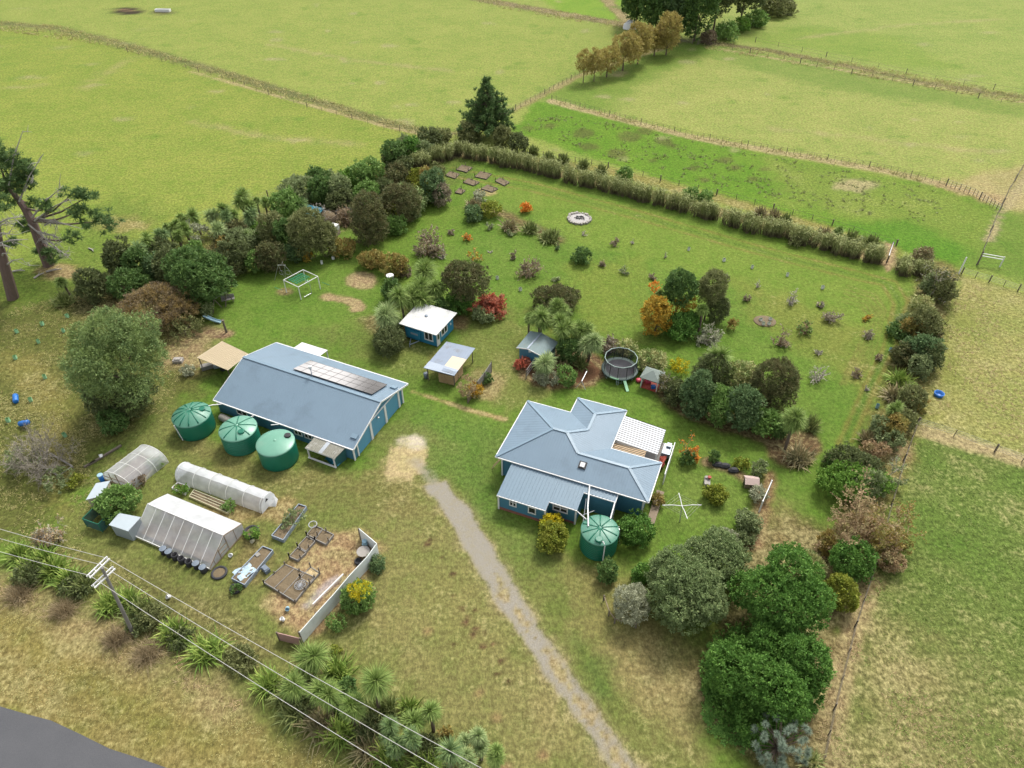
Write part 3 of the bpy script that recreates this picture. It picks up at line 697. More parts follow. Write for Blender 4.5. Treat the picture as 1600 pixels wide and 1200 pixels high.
for u, v, z in ((1.93, b1-0.02, LS(b1)-.1), (6.95, b1-0.02, LS(b1)-.1), (9.83, b2-0.02, LS(b2)-.1), (13.15, b3-0.02, LS(b3)-.1), (ins, ins-0.02, EZ-.1), (UB-ins, ins-0.02, EZ-.1), (UB-ins, VC-ins, EZ-.1), (ins, VH-ins, EZ-.1)):
    post(house, u, v, 0, z)
window(house, (3.15, b1), (3.85, b1), 1.15, 1.98, 1, True)
window(house, (5.20, b1), (5.95, b1), 0.95, 1.85, 0, False, 0.14)
window(house, (7.45, b2), (8.95, b2), 1.25, 2.12, 1, True, 0.13)
for (a, b) in (((ins, 3.0), (ins, 1.6)), ((ins, 7.6), (ins, 6.0))): window(house, a, b, 1.2, 2.4, 1)
window(house, (UB-ins, 1.4), (UB-ins, 3.2), 1.1, 2.4, 2)
window(house, (9.6, VF-ins), (7.0, VF-ins), 1.1, 2.4, 2)
su, sv = HF.loc(910.5, 725, hz(2.4))
m4 = Matrix.Translation((su, sv, hz(sv)+0.06)) @ Matrix.Rotation(math.atan(TP), 4, 'X')
sk = MB(); sk.box((0, 0, 0), (0.8, 0.8, 0.2), 0, 0, m4); skl = sk.build('skylight', M['black'], house)
MB().box((0, 0, 0.13), (0.48, 0.52, 0.12), 0, 0, m4).build('dome', M['white'], skl)
MB().tube([(10.3, -0.12, 3.1), (10.9, -2.6, 2.95), (11.65, -4.8, 2.86)], 0.075, 6).build('downpipe', M['white'], house)
MB().tube([(9.95, b2-0.1, 2.2), (11.2, -4.0, 2.75)], 0.06, 6).build('downpipe', M['white'], house)
MB().tube([(13.2, -0.9, 2.7), (13.35, -3.2, 2.62), (13.5, -4.6, 2.72)], 0.07, 6).build('downpipe', M['white'], house)
MB().tube([(10.35, b2+1.6, 2.4), (10.9, -3.9, 1.2)], 0.05, 6).tube([(10.6, -2.9, 1.85), (11.5, -2.2, 2.1)], 0.05, 6).build('pipe_bracket', M['alu'], house)
MB().tube([(0.35, 0.9, 2.3), (-0.9, 0.9, 0.05)], 0.05, 5).tube([(0.35, 1.3, 2.3), (-0.9, 1.3, 0.05)], 0.05, 5).build('stair_rail', M['deck'], house)
MB().box((16.9, 2.2, 0.12), (0.8, 4.6, 0.2)).build('side_step', M['timber'], house)

# covered deck on the back corner of the house
pg = thing('pergola', 'white corrugated plastic pergola roof over a timber deck in the back corner of the house', 'pergola', HF.o, HF.h)
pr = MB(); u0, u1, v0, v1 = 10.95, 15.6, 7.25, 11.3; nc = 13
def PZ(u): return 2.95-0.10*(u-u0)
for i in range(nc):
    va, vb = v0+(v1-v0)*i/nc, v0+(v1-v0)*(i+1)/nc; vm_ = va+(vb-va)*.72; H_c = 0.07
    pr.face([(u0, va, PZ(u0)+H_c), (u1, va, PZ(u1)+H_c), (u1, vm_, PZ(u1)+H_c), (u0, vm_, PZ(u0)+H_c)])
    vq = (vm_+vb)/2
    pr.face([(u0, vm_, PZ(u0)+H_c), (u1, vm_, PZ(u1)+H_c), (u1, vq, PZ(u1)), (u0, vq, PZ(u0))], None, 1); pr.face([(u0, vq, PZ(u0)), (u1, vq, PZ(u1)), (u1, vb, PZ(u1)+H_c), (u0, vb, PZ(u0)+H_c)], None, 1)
pr.build('pergola_roof', [M['white_corr'], M['rubber']], pg)  # dark second material paints shade between the ribs, plus trough dirt, into the valleys
dk = MB(); dk.box((13.3, 8.55, 0.28), (5.6, 5.8, 0.08)); dk.build('deck', M['grey_timber'], pg)
db = MB()
for k in range(4): db.box((12.55, 6.40+k*0.24, 2.60), (3.7, 0.10, 0.05))
db.build('batten', M['deck'], pg)
for u, v in ((15.5, 7.3), (15.5, 11.2), (13.2, 11.2), (15.5, 6.2)): post(pg, u, v, 0.3, PZ(u)-0.05, 0.11, 'white', 'post')
sc = MB(); sc.box((16.9, 8.0, 0.95), (0.08, 5.0, 1.7)); sc.build('screen', M['white'], pg)
rb = Vector(HF.w(16.1, 7.6)); 
o = MB().box((0, 0, 0.35), (0.9, 1.6, 0.6)).box((0.1, 0.5, 0.75), (0.5, 0.6, 0.3)).build('storage_bin', M['galv'], None, False, HF.w(16.25, 10.0, 0.33)); o.rotation_euler.z = HF.h
tag(o, 'grey storage bins beside the white pergola roof', 'bin')
fw = MB()
for k in range(34): fw.tube([(random.uniform(-.35, .35), -0.8+1.6*random.random(), 0.08+0.5*random.random()), (random.uniform(-.35, .35), -0.8+1.6*random.random(), 0.08+0.5*random.random())], 0.07, 5)
o = fw.build('firewood_heap', M['red'], None, False, HF.w(16.1, 8.2, 0.32)); o.rotation_euler.z = HF.h; tag(o, 'heap of split red-brown firewood beside the pergola deck', 'firewood')

# ------------------------------------------------------------------ the long shed
SF = Fr(at(335, 625, 1.95), -24.3)
shed = thing('shed', 'long blue gabled shed with solar panels and three garage doors in its end wall', 'shed', SF.o, SF.h)
SL, SE, SR, SB, RV, BV = 19.3, 1.95, 3.97, 2.2, 6.0, 11.55
rf = MB(); rf.slab([(-0.15, 0, SE), (SL, 0, SE), (SL, RV, SR), (-0.15, RV, SR)], 0.06).slab([(-0.15, RV, SR), (SL, RV, SR), (SL, BV, SB), (-0.15, BV, SB)], 0.06)
rf.build('roof', M['steel_roof'], shed)
MB().bar((-0.15, RV, SR+0.03), (SL, RV, SR+0.03), 0.36, 0.05).build('ridge_cap', M['ridge_cap'], shed)
tr_ = MB()
for u in (SL+0.03, -0.18):
    tr_.bar((u, 0, SE-0.07), (u, RV, SR-0.07), 0.06, 0.2); tr_.bar((u, RV, SR-0.07), (u, BV, SB-0.07), 0.06, 0.2)
tr_.bar((-0.15, -0.07, SE-0.06), (SL, -0.07, SE-0.06), 0.12, 0.12); tr_.bar((-0.15, BV+0.07, SB-0.06), (SL, BV+0.07, SB-0.06), 0.12, 0.12)
tr_.build('barge_board', M['white'], shed)
g0, g1 = 0.15, 10.45
def SZ(v): return (SE+(SR-SE)*v/RV if v < RV else SR+(SB-SR)*(v-RV)/(BV-RV))-0.08
wl = MB(); ux = SL-0.25
for u, rev in ((ux, 0), (0.1, 1)):
    P = [(u, g0, 0), (u, g1, 0), (u, g1, SZ(g1)), (u, RV, SZ(RV)), (u, g0, SZ(g0))]; wl.face(P[::-1] if rev else P)
wl.face([(0.1, g0, 0), (ux, g0, 0), (ux, g0, SZ(g0)), (0.1, g0, SZ(g0))]); wl.face([(ux, g1, 0), (0.1, g1, 0), (0.1, g1, SZ(g1)), (ux, g1, SZ(g1))])
wl.build('wall', M['blue_wall'], shed)
LZ = 2.62
for va, vb in ((1.0, 3.55), (3.85, 6.55), (6.9, 9.5)):
    zt = lambda v: min(LZ, SZ(v)-0.12)
    vm = 1.0+(LZ-SZ(1.0)+0.12)/((SR-SE)/RV)
    P = [(ux+0.02, va, 0.03), (ux+0.02, vb, 0.03), (ux+0.02, vb, zt(vb))]+([(ux+0.02, vm, LZ)] if va < vm < vb else [])+[(ux+0.02, va, zt(va))]
    MB().face(P).build('garage_door', M['blue_door'], shed)
for v, w_ in ((g0, 0.2), (0.9, 0.16), (3.7, 0.34), (6.72, 0.34), (9.62, 0.3), (g1, 0.22)):
    MB().box((ux+0.06, v, (min(LZ, SZ(v)-0.05))/2), (0.1, w_, min(LZ, SZ(v)-0.05))).build('door_post', M['white'], shed)
MB().bar((ux+0.05, 2.6, LZ+0.06), (ux+0.05, 9.9, LZ+0.06), 0.08, 0.14).build('lintel', M['white'], shed)
MB().lathe([(0.0, 0.0), (0.14, 0.02), (0.14, 0.12), (0.05, 0.16)], 10, (ux+0.2, 5.1, 2.2)).build('floodlight', M['alu'], shed)
for u0_, u1_, z0_, z1_ in ((3.0, 4.5, 0.9, 1.65), (11.2, 12.2, 0.9, 1.6), (12.6, 13.6, 0.9, 1.6)): window(shed, (u0_, g0), (u1_, g0), z0_, z1_, 1)
# solar panels, one part each
sa = math.atan((SR-SB)/(BV-RV)); su0, su1, sv0, sv1 = 6.7, 17.7, 6.62, 9.7
pm = None
for r_ in range(3):
    for c_ in range(9):
        if pm is None:
            m = MB(); L_, W_ = (su1-su0)/9-0.03, (sv1-sv0)/3/math.cos(sa)-0.03
            m.box((0, 0, 0), (L_, W_, 0.04)); m.box((0, -W_/2, 0.005), (L_, 0.03, 0.05), 0, 1).box((0, W_/2, 0.005), (L_, 0.03, 0.05), 0, 1).box((L_/2, 0, 0.005), (0.03, W_, 0.05), 0, 1)
            so_ = m.build('solar_panel', [M['solar'], M['panel_edge']], shed); pm = so_
        else:
            so_ = pm.copy(); COL.objects.link(so_); so_.parent = shed
        v = sv0+(sv1-sv0)*(r_+0.5)/3
        so_.location = (su0+(su1-su0)*(c_+0.5)/9, v, SZ(v)+0.27); so_.rotation_euler = (-sa, 0, 0)
fu, fv = 9.5, RV+0.55
fl = MB().tube([(fu, fv, SZ(fv)), (fu, fv, SZ(fv)+1.5)], 0.05, 8).build('flue', M['galv'], shed)
MB().lathe([(0.0, 0), (0.2, 0.02), (0.2, 0.32), (0.0, 0.4)], 12, (fu, fv, SZ(fv)+1.35)).build('cowl', M['white'], fl)
for u, v in ((18.6, 9.6), (18.65, 1.35)):
    a_ = -sa if v > RV else math.atan((SR-SE)/RV)
    MB().box((0, 0, 0.1), (0.75, 0.55, 0.22), 0, 0, Matrix.Translation((u, v, SZ(v)+0.06)) @ Matrix.Rotation(a_, 4, 'X')).build('roof_box', M['ridge_cap'], shed)
MB().tube([(1.2, -0.05, 1.8), (0.6, -0.9, 2.15), (0.1, -1.8, 2.35)], 0.06, 6).build('downpipe', M['white'], shed)
MB().tube([(5.8, -0.05, 1.8), (6.0, -1.2, 2.35)], 0.05, 6).build('downpipe', M['white'], shed)
MB().tube([(9.4, -0.05, 1.8), (9.0, -0.9, 2.3)], 0.05, 6).build('downpipe', M['white'], shed)

# lean-to porch of old clear roofing at the front of the shed
po = thing('porch_shelter', 'lichen-covered lean-to shelter with white posts against the front of the long shed', 'shelter', SF.o, SF.h)
m = MB(); m.slab([(14.1, -1.75, 1.62), (18.0, -1.7, 1.58), (18.3, 0.1, 1.86), (14.3, 0.1, 1.86)], 0.04)
for k in range(16): u = 14.25+k*0.25; m.bar((u, -1.72, 1.63), (u+0.02, 0.05, 1.87), 0.06, 0.03)
m.build('shelter_roof', M['lichen_roof'], po)
MB().slab([(15.85, -1.74, 1.665), (16.3, -1.74, 1.66), (16.4, 0.02, 1.905), (15.95, 0.02, 1.905)], 0.02).build('clear_sheet', M['white_corr'], po)
for u in (14.35, 17.75): post(po, u, -1.65, 0, 1.58, 0.13, 'white', 'post')
MB().bar((14.2, -1.7, 0.12), (17.9, -1.7, 0.12), 0.14, 0.16).bar((14.1, -1.72, 1.55), (18.0, -1.68, 1.5), 0.07, 0.12).build('rail', M['white'], po)
MB().face([(17.85, -1.6, 0.02), (18.15, -0.1, 0.02), (18.2, 0.0, 1.8), (17.9, -1.65, 1.52)]).build('side_sheet', M['dark_net'], po)
tp = MB()
for i in range(6):
    for j in range(4):
        f = lambda a, b: (16.2+a*0.3, -1.5+b*0.32, 0.32+0.25*math.sin(a*1.7+b)+0.16*math.cos(b*2.3+a*0.8))
        tp.face([f(i, j), f(i+1, j), f(i+1, j+1), f(i, j+1)])
o = tp.build('tarpaulin', M['teal_tarp'], None, True, SF.o); o.rotation_euler.z = SF.h; tag(o, 'crumpled teal tarpaulin under the lichen-covered porch shelter', 'tarpaulin')

# carport with tan iron roof at the far end of the shed, and the small white-roofed lean-to behind
cp = thing('carport', 'carport with tan ribbed iron roof at the left end of the long shed', 'carport', at(347, 556), 0)
cw = [at(347, 533, 2.3), at(388.5, 553, 2.1), at(356, 578.5, 2.1), at(307.5, 558.5, 2.3)]
lo = [p-Vector((cp.location.x, cp.location.y, 0)) for p in cw]
m = MB().slab(lo, 0.06)
for k in range(1, 20):
    p, q = lo[0].lerp(lo[1], k/20), lo[3].lerp(lo[2], k/20); m.bar(p+Vector((0, 0, .015)), q+Vector((0, 0, .015)), 0.05, 0.04)
m.build('carport_roof', M['tan_roof'], cp)
for p in lo: MB().bar((p.x*0.93, p.y*0.93, 0), (p.x*0.93, p.y*0.93, p.z-0.06), 0.1).build('post', M['fence_timber'], cp)
tl = thing('trailer', 'small dark trailer parked under the tan carport', 'trailer', at(349, 574), R(20))
MB().box((0, 0, 0.7), (2.0, 1.3, 0.4)).build('tray', M['galv'], tl)
for s_ in (-1, 1): MB().tube([(0, s_*0.78-0.08, 0.33), (0, s_*0.78+0.08, 0.33)], 0.33, 14).build('wheel', M['rubber'], tl)
MB().bar((1, 0.4, 0.55), (2.1, 0, 0.5), 0.07).bar((1, -0.4, 0.55), (2.1, 0, 0.5), 0.07).build('drawbar', M['galv'], tl)
bx = MB().box((0, 0, 0.25), (1.5, 0.7, 0.5)).box((0, 0, 0.53), (1.56, 0.76, 0.06)).build('crate', M['grey_timber'], None, False, at(325, 575)); bx.rotation_euler.z = R(25)
tag(bx, 'low grey timber crate lying beside the tan carport', 'crate')
lt = thing('lean_to', 'small open lean-to with flat white roof behind the long shed', 'lean-to', SF.o, SF.h)
MB().slab([(2.5, 11.65, 2.15), (6.5, 11.65, 2.15), (6.6, 13.2, 2.0), (2.6, 13.2, 2.0)], 0.06).build('lean_to_roof', M['white_roof'], lt)
for u in (2.75, 6.45): post(lt, u, 13.1, 0, 1.98, 0.12, 'white', 'post')
o = MB().box((0, 0, 0.5), (3.6, 0.55, 0.06)).box((-1.5, 0, 0.25), (0.1, 0.5, 0.5)).box((1.5, 0, 0.25), (0.1, 0.5, 0.5)).build('bench', M['pale_shed'], None, False, SF.w(11.3, 12.4)); o.rotation_euler.z = SF.h
tag(o, 'long pale bench standing behind the back wall of the long shed', 'bench')

# ------------------------------------------------------------------ water tanks
def tank(px, py, rad, hh, top, label, rings=9, ribs=10, dome=0.45, hatch=(0.5, 0.6), pipe=None, flat=False):
    p = at(px, py); d = Vector((p.x, p.y, 0)).normalized(); c = p+d*rad
    k = thing('water_tank', label, 'water tank', c, 0, 'green plastic water tanks')
    prof = [(rad*0.98, 0.0)]
    n = max(6, rings*6)
    for i in range(n+1):
        z = 0.05+(hh-0.1)*i/n; prof.append((rad-(0.055 if rings and (i % 6) in (0, 5) else 0.0), z))
    prof.append((rad-0.06, hh))
    MB().lathe(prof, 48).build('tank_body', M['tank'], k, True)
    tp = MB()
    pr_ = [(rad+0.02, hh-0.10), (rad+0.03, hh-0.02), (rad*0.97, hh+0.03), (rad*0.8, hh+dome*0.42), (rad*0.5, hh+dome*0.75), (rad*0.25, hh+dome*0.93), (0.12, hh+dome)]
    tp.lathe(pr_, 60)
    to = tp.build('tank_top', M[top], k, True)
    if ribs:
        rbm = MB()
        for i in range(ribs):
            t_ = 2*math.pi*i/ribs+0.2; cs, sn = math.cos(t_), math.sin(t_)
            rbm.tube([(cs*r_, sn*r_, z_+0.0) for r_, z_ in ((0.15, hh+dome*0.98), (rad*0.5, hh+dome*0.76), (rad*0.8, hh+dome*0.43), (rad*0.95, hh+0.06))], 0.07, 6)
        rbm.build('rib', M['tank'], to, True)
    MB().lathe([(0.16, 0), (0.16, 0.06), (0.05, 0.1)], 12, (0, 0, hh+dome-0.02)).build('vent', M[top], k)
    ha, hr = hatch
    MB().lathe([(0.36, 0), (0.36, 0.16), (0.3, 0.2), (0.0, 0.2)], 18, (math.cos(ha)*rad*hr, math.sin(ha)*rad*hr, hh+dome*0.55)).build('hatch', M['tank' if not flat else 'black'], k)
    if pipe:
        MB().tube([(x, y, z) for x, y, z in pipe], 0.06, 6).build('overflow_pipe', M['white'], k)
    return k, c
tank(315, 687, 2.12, 2.25, 'tank_top', 'green water tank nearest the tree at the left corner of the long shed', 0, 12, 0.75, (0.3, 0.6), [(-0.95, -1.9, 0), (-1.35, -1.72, 2.2)])
tank(386.5, 711, 2.05, 2.4, 'tank_top_pale', 'green ribbed water tank between the other two along the shed front', 8, 8, 0.5, (-0.9, 0.55))
tank(444, 735.5, 2.05, 2.5, 'tank_top_pale', 'smooth green water tank with black lid beside the porch shelter', 0, 0, 0.35, (0.6, 0.7), None, True)
kt, ktc = tank(931, 877, 1.82, 2.55, 'tank_top', 'green ribbed water tank with white overflow pipe in front of the house', 9, 10, 0.34, (-1.75, 0.72), [(-0.25, -1.2, 2.78), (0.18, -1.5, 2.66), (0.3, -1.80, 2.5), (0.28, -1.86, 0.0)])
ld = MB()
for x in (-0.18, 0.18): ld.bar((x, 0, 0), (x, 0.25, 2.4), 0.05)
for i in range(8): ld.bar((-0.18, 0.03*i+.02, 0.25+i*0.28), (0.18, 0.03*i+.02, 0.25+i*0.28), 0.04)
o = ld.build('ladder', M['alu'], None, False, ktc+Vector((2.15, 0.35, 0))); o.rotation_euler.z = R(95); tag(o, 'aluminium ladder leaning beside the water tank at the house', 'ladder')
o = MB().tube([(-0.9, 0, 0.45), (-0.75, 0, 0.45), (0.75, 0, 0.45), (0.9, 0, 0.45)], [0.15, 0.42, 0.42, 0.15], 16).build('pressure_tank', M['conc'], None, True, at(354, 659)); tag(o, 'small cream cylinder lying between the two left water tanks', 'cylinder')
o.rotation_euler.z = R(-30)

# ------------------------------------------------------------------ cabin, hay shelter, garden shed
def shedlike(name, label, cat, roofpx, base0, base1, wallmat, roofmat, zs, inset=0.25):
    P = [at(x, y, z) for (x, y), z in zip(roofpx, zs)]
    k = thing(name, label, cat, Vector((base0.x, base0.y, 0)), 0)
    return k, [p-k.location for p in P]
cb_o = at(683, 543)
CF = Fr(cb_o, -26.5)                       # origin: front right bottom corner, u towards the left is negative
cb = thing('cabin', 'teal cabin with flat white roof and white-framed windows between the cabbage trees', 'cabin', CF.o, CF.h)
cu, cv = -4.85, 4.35
MB().slab([(cu-0.55, -0.45, 2.45), (0.35, -0.45, 2.45), (0.5, cv+0.35, 2.75), (cu-0.55, cv+0.35, 2.75)], 0.09).build('cabin_roof', M['white_roof'], cb)
wl = MB(); wall_poly(wl, [(cu, 0), (0, 0), (0, cv), (cu, cv)], 0.15, [2.4, 2.4, 2.68, 2.68]); wl.build('wall', M['teal_wall'], cb)
window(cb, (-1.75, 0), (-0.55, 0), 0.85, 2.1, 1, False, 0.15)
window(cb, (0, 1.25), (0, 2.7), 1.0, 2.05, 1, False, 0.13)
dr = MB().box((0.03, 0.42, 1.1), (0.07, 0.75, 1.9)).build('door', M['white'], cb)
MB().box((0.075, 0.42, 1.5), (0.02, 0.42, 0.75)).build('pane', M['glass'], dr)
MB().box((-3.45, -0.12, 1.2), (2.1, 0.24, 1.2)).build('caravan_panel', M['teal_wall'], cb)
MB().box((-3.25, -0.25, 1.3), (1.1, 0.03, 0.3)).build('nameboard', M['galv'], cb)
MB().bar((-3.9, -0.2, 0.35), (-3.3, -1.5, 0.35), 0.09).bar((-2.6, -0.2, 0.35), (-3.3, -1.5, 0.35), 0.09).bar((-3.3, -1.5, 0.0), (-3.3, -1.5, 0.5), 0.09).build('drawbar', M['galv'], cb)
MB().lathe([(0.22, 0), (0.22, 0.12), (0.1, 0.2)], 10, (-2.9, 2.4, 2.62)).build('roof_vent', M['galv'], cb)
MB().box((0.06, 3.6, 1.5), (0.08, 0.2, 0.3)).build('meter_box', M['white'], cb)

hs_ = thing('wood_shelter', 'open shelter with patched grey and cream iron roof over stacked wood beside the teal cabin', 'shelter', at(702, 582), 0)
hp = [at(697.5, 533.5, 2.25), at(742.5, 544, 2.05), at(709.5, 587.5, 2.0), at(662, 575, 2.2)]
hl = [p-hs_.location for p in hp]
def bil(Q, s, t): return Q[0].lerp(Q[1], s).lerp(Q[3].lerp(Q[2], s), t)
MB().slab([bil(hl, a, b) for a, b in ((0, 0), (1, 0), (1, 1), (0, 1))], 0.04).build('shelter_roof', M['old_iron'], hs_)
Z1 = Vector((0, 0, 0.035)); Z2 = Vector((0, 0, 0.06))
MB().slab([bil(hl, a, b)+Z1 for a, b in ((0.52, 0.42), (1.0, 0.42), (1.0, 0.84), (0.52, 0.84))], 0.02).build('cream_sheet', M['cream_iron'], hs_)
MB().slab([bil(hl, a, b)+Z2 for a, b in ((0.0, 0.76), (1.0, 0.80), (1.0, 1.0), (0.0, 1.0))], 0.02).build('iron_sheet', M['galv'], hs_)
MB().slab([bil(hl, a, b)+Z2+Z1 for a, b in ((0.56, 0.86), (0.98, 0.88), (0.98, 0.97), (0.56, 0.95))], 0.02).build('iron_sheet', M['old_iron'], hs_)
for a, b in ((0.05, 0.05), (0.95, 0.08), (0.93, 0.92), (0.06, 0.93)):
    p = bil(hl, a, b); MB().bar((p.x, p.y, 0), (p.x, p.y, p.z-0.05), 0.12).build('post', M['fence_timber'], hs_)
ws = MB(); q0, q1, q2, q3 = [bil(hl, a, b) for a, b in ((0.42, 0.5), (0.93, 0.5), (0.90, 0.93), (0.40, 0.93))]
for i in range(15):
    for j in range(9):
        for k in range(2):
            s = (i+0.5+random.uniform(-.2, .2))/15; t_ = k/2+0.02
            p = q0.lerp(q1, s).lerp(q3.lerp(q2, s), t_); q = q0.lerp(q1, s).lerp(q3.lerp(q2, s), t_+0.46)
            z = 0.10+j*0.16; r_ = random.uniform(0.06, 0.09)
            ws.tube([(p.x, p.y, z), (q.x, q.y, z+random.uniform(-.02, .02))], r_, 6)
o = ws.build('wood_stack', M['hay'], None, False, hs_.location); tag(o, 'stacked split firewood under the patched iron shelter', 'firewood')
o = MB().lathe([(0.0, 0), (0.28, 0), (0.32, 0.7), (0.1, 0.8)], 14).build('gas_bottle', M['grey_lid'], None, True, at(666, 590)); tag(o, 'grey bin standing under the corner of the patched shelter', 'bin')

gs = thing('garden_shed', 'small blue garden shed with grey-green gable roof in front of cabbage trees', 'garden shed', at(811, 562), 0)
gp = [at(828.5, 517, 2.2), at(873, 535, 2.2), at(851.5, 559, 2.2), at(807, 543, 2.2)]
gl = [p-gs.location for p in gp]
rb_ = (gl[0].lerp(gl[1], 0.40)+Vector((0, 0, 0.42))); rf_ = (gl[3].lerp(gl[2], 0.38)+Vector((0, 0, 0.42)))
rfm = MB(); rfm.slab([gl[0], rb_, rf_, gl[3]], 0.04).slab([rb_, gl[1], gl[2], rf_], 0.04)
rfm.build('shed_roof', M['mossy_roof'], gs)
MB().bar(rb_+Vector((0, 0, .03)), rf_+Vector((0, 0, .03)), 0.2, 0.05).build('ridge_cap', M['galv'], gs)
MB().bar(gl[3]-Vector((0, 0, .05)), rf_-Vector((0, 0, .05)), 0.05, 0.14).bar(rf_-Vector((0, 0, .05)), gl[2]-Vector((0, 0, .05)), 0.05, 0.14).build('barge_board', M['white'], gs)
cen = (gl[0]+gl[1]+gl[2]+gl[3])/4
wq = [Vector((cen.x+(p.x-cen.x)*0.86, cen.y+(p.y-cen.y)*0.86, 0)) for p in (gl[3], gl[2], gl[1], gl[0])]
wl = MB(); wall_poly(wl, [(p.x, p.y) for p in wq], 0.0, 2.22)
for a, b, r_ in ((wq[0], wq[1], rf_), (wq[2], wq[3], rb_)): wl.face([(a.x, a.y, 2.2), (b.x, b.y, 2.2), (cen.x+(r_.x-cen.x)*0.86, cen.y+(r_.y-cen.y)*0.86, 2.5)])
wl.build('wall', M['blue_wall'], gs)
d = (wq[1]-wq[0]).normalized(); n = Vector((d.y, -d.x, 0)); p = wq[0].lerp(wq[1], 0.86)+n*0.03
MB().bar((p.x, p.y, 0.95), (p.x, p.y, 1.9), 0.5, 0.05).build('shed_window', M['glass'], gs)
p = wq[0].lerp(wq[1], 0.45)+n*0.1; MB().box((p.x, p.y, 2.25), (0.35, 0.2, 0.28)).build('lamp_box', M['white'], gs)

# ------------------------------------------------------------------ trampoline
tc_ = at(966, 588); tc_ = Vector((13.55, 68.6, 0))
tp = thing('trampoline', 'round trampoline with black safety net, pale green rim and slide', 'trampoline', tc_, 0)
TR = 2.15; TZ = 0.75; TN = 2.5
MB().lathe([(TR-0.33, TZ+0.015)], 40).build('jumping_mat', M['tramp_mat'], tp)
MB().lathe([(TR-0.35, TZ+0.03), (TR, TZ+0.05), (TR+0.16, TZ-0.0), (TR+0.14, TZ-0.06), (TR-0.35, TZ+0.0)], 40, cap=False).build('spring_pad', M['tramp_pad'], tp, True)
ntm = MB(); n = 24
NR = TR-0.12
for k in range(n):
    a, b = 2*math.pi*k/n, 2*math.pi*(k+1)/n
    ntm.face([(NR*math.cos(a), NR*math.sin(a), TZ), (NR*math.cos(b), NR*math.sin(b), TZ), (NR*math.cos(b), NR*math.sin(b), TN), (NR*math.cos(a), NR*math.sin(a), TN)])
ntm.build('safety_net', M['tramp_net'], tp)
MB().tube([(NR*math.cos(2*math.pi*k/12), NR*math.sin(2*math.pi*k/12), TN) for k in range(13)], 0.055, 6).build('net_ring', M['rail'], tp)
for k in range(12):
    a = 2*math.pi*(k+0.5)/12
    MB().tube([(NR*1.06*math.cos(a), NR*1.06*math.sin(a), 0.3), (NR*1.05*math.cos(a), NR*1.05*math.sin(a), TZ), (NR*0.99*math.cos(a), NR*0.99*math.sin(a), TN)], 0.035, 5).build('net_pole', M['black'], tp)
for k in range(6):
    a = 2*math.pi*(k+0.2)/6; a2 = a+0.35; r_ = TR*0.93
    MB().tube([(r_*math.cos(a), r_*math.sin(a), TZ), (r_*math.cos(a), r_*math.sin(a), 0.04), (r_*math.cos(a2), r_*math.sin(a2), 0.04), (r_*math.cos(a2), r_*math.sin(a2), TZ)], 0.035, 5).build('leg', M['rail'], tp)
MB().bar((0.28, -2.02, TZ+0.02), (0.62, -3.55, 0.05), 0.36, 0.06).build('slide', M['lime'], tp)
MB().tube([(TR*1.03*math.cos(t_), TR*1.03*math.sin(t_), TZ+0.06) for t_ in np.linspace(-2.25, -1.75, 7)], 0.09, 6).build('bright_pad', M['lime'], tp)
MB().bar((-0.62, -1.98, TZ), (-0.62, -2.3, 0), 0.05).bar((-0.3, -2.0, TZ), (-0.44, -2.35, 0), 0.05).bar((-0.6, -2.15, 0.4), (-0.38, -2.18, 0.4), 0.04).build('step_ladder', M['rail'], tp)

# little gazebo playhouse
gz = thing('playhouse', 'small open gazebo playhouse with grey hipped roof beside the trampoline', 'playhouse', at(1017, 602), R(-28))
pts = [(-1.05, -1.0), (1.05, -1.0), (1.05, 1.0), (-1.05, 1.0)]
m = MB(); ap = (0, 0, 2.45)
for i in range(4): a, b = pts[i], pts[(i+1) % 4]; m.slab([(a[0]*1.18, a[1]*1.18, 1.72), (b[0]*1.18, b[1]*1.18, 1.72), ap], 0.05)
m.build('playhouse_roof', M['grey_tile'], gz)
for a in pts: MB().box((a[0]*.95, a[1]*.95, 0.88), (0.1, 0.1, 1.7)).build('post', M['white'], gz)
MB().box((0, 0, 0.1), (2.1, 2.0, 0.16)).build('floor_deck', M['red'], gz)
m = MB(); m.box((0, 0.95, 0.5), (2.0, 0.06, 0.7)).box((-1.0, 0, 0.4), (0.06, 1.9, 0.5)).build('panel', M['kennel'], gz)
o = MB().box((0, 0, 0.3), (0.7, 0.5, 0.3)).box((0, 0.2, 0.6), (0.6, 0.08, 0.3)).build('toy_chair', M['pink'], None, False, gz.matrix_basis @ Vector((-0.45, 0.15, 0.0))+Vector((0, 0, 0.05))); tag(o, 'pink toy seat inside the small gazebo playhouse', 'toy')
o = MB().box((0, 0, 0.22), (0.5, 0.4, 0.4)).box((0, 0, 0.45), (0.54, 0.44, 0.06)).build('toy_box', M['blue_plastic'], None, False, gz.matrix_basis @ Vector((0.45, -0.55, 0.0))+Vector((0, 0, 0.05))); tag(o, 'blue toy box on the floor of the gazebo playhouse', 'toy box')
o = MB().lathe([(0, 0), (0.3, 0.04), (0.36, 0.3), (0.2, 0.42), (0, 0.42)], 14).build('toy_stool', M['pink'], None, True, at(997.5, 596)); tag(o, 'bright pink toy lying on grass between trampoline and playhouse', 'toy')

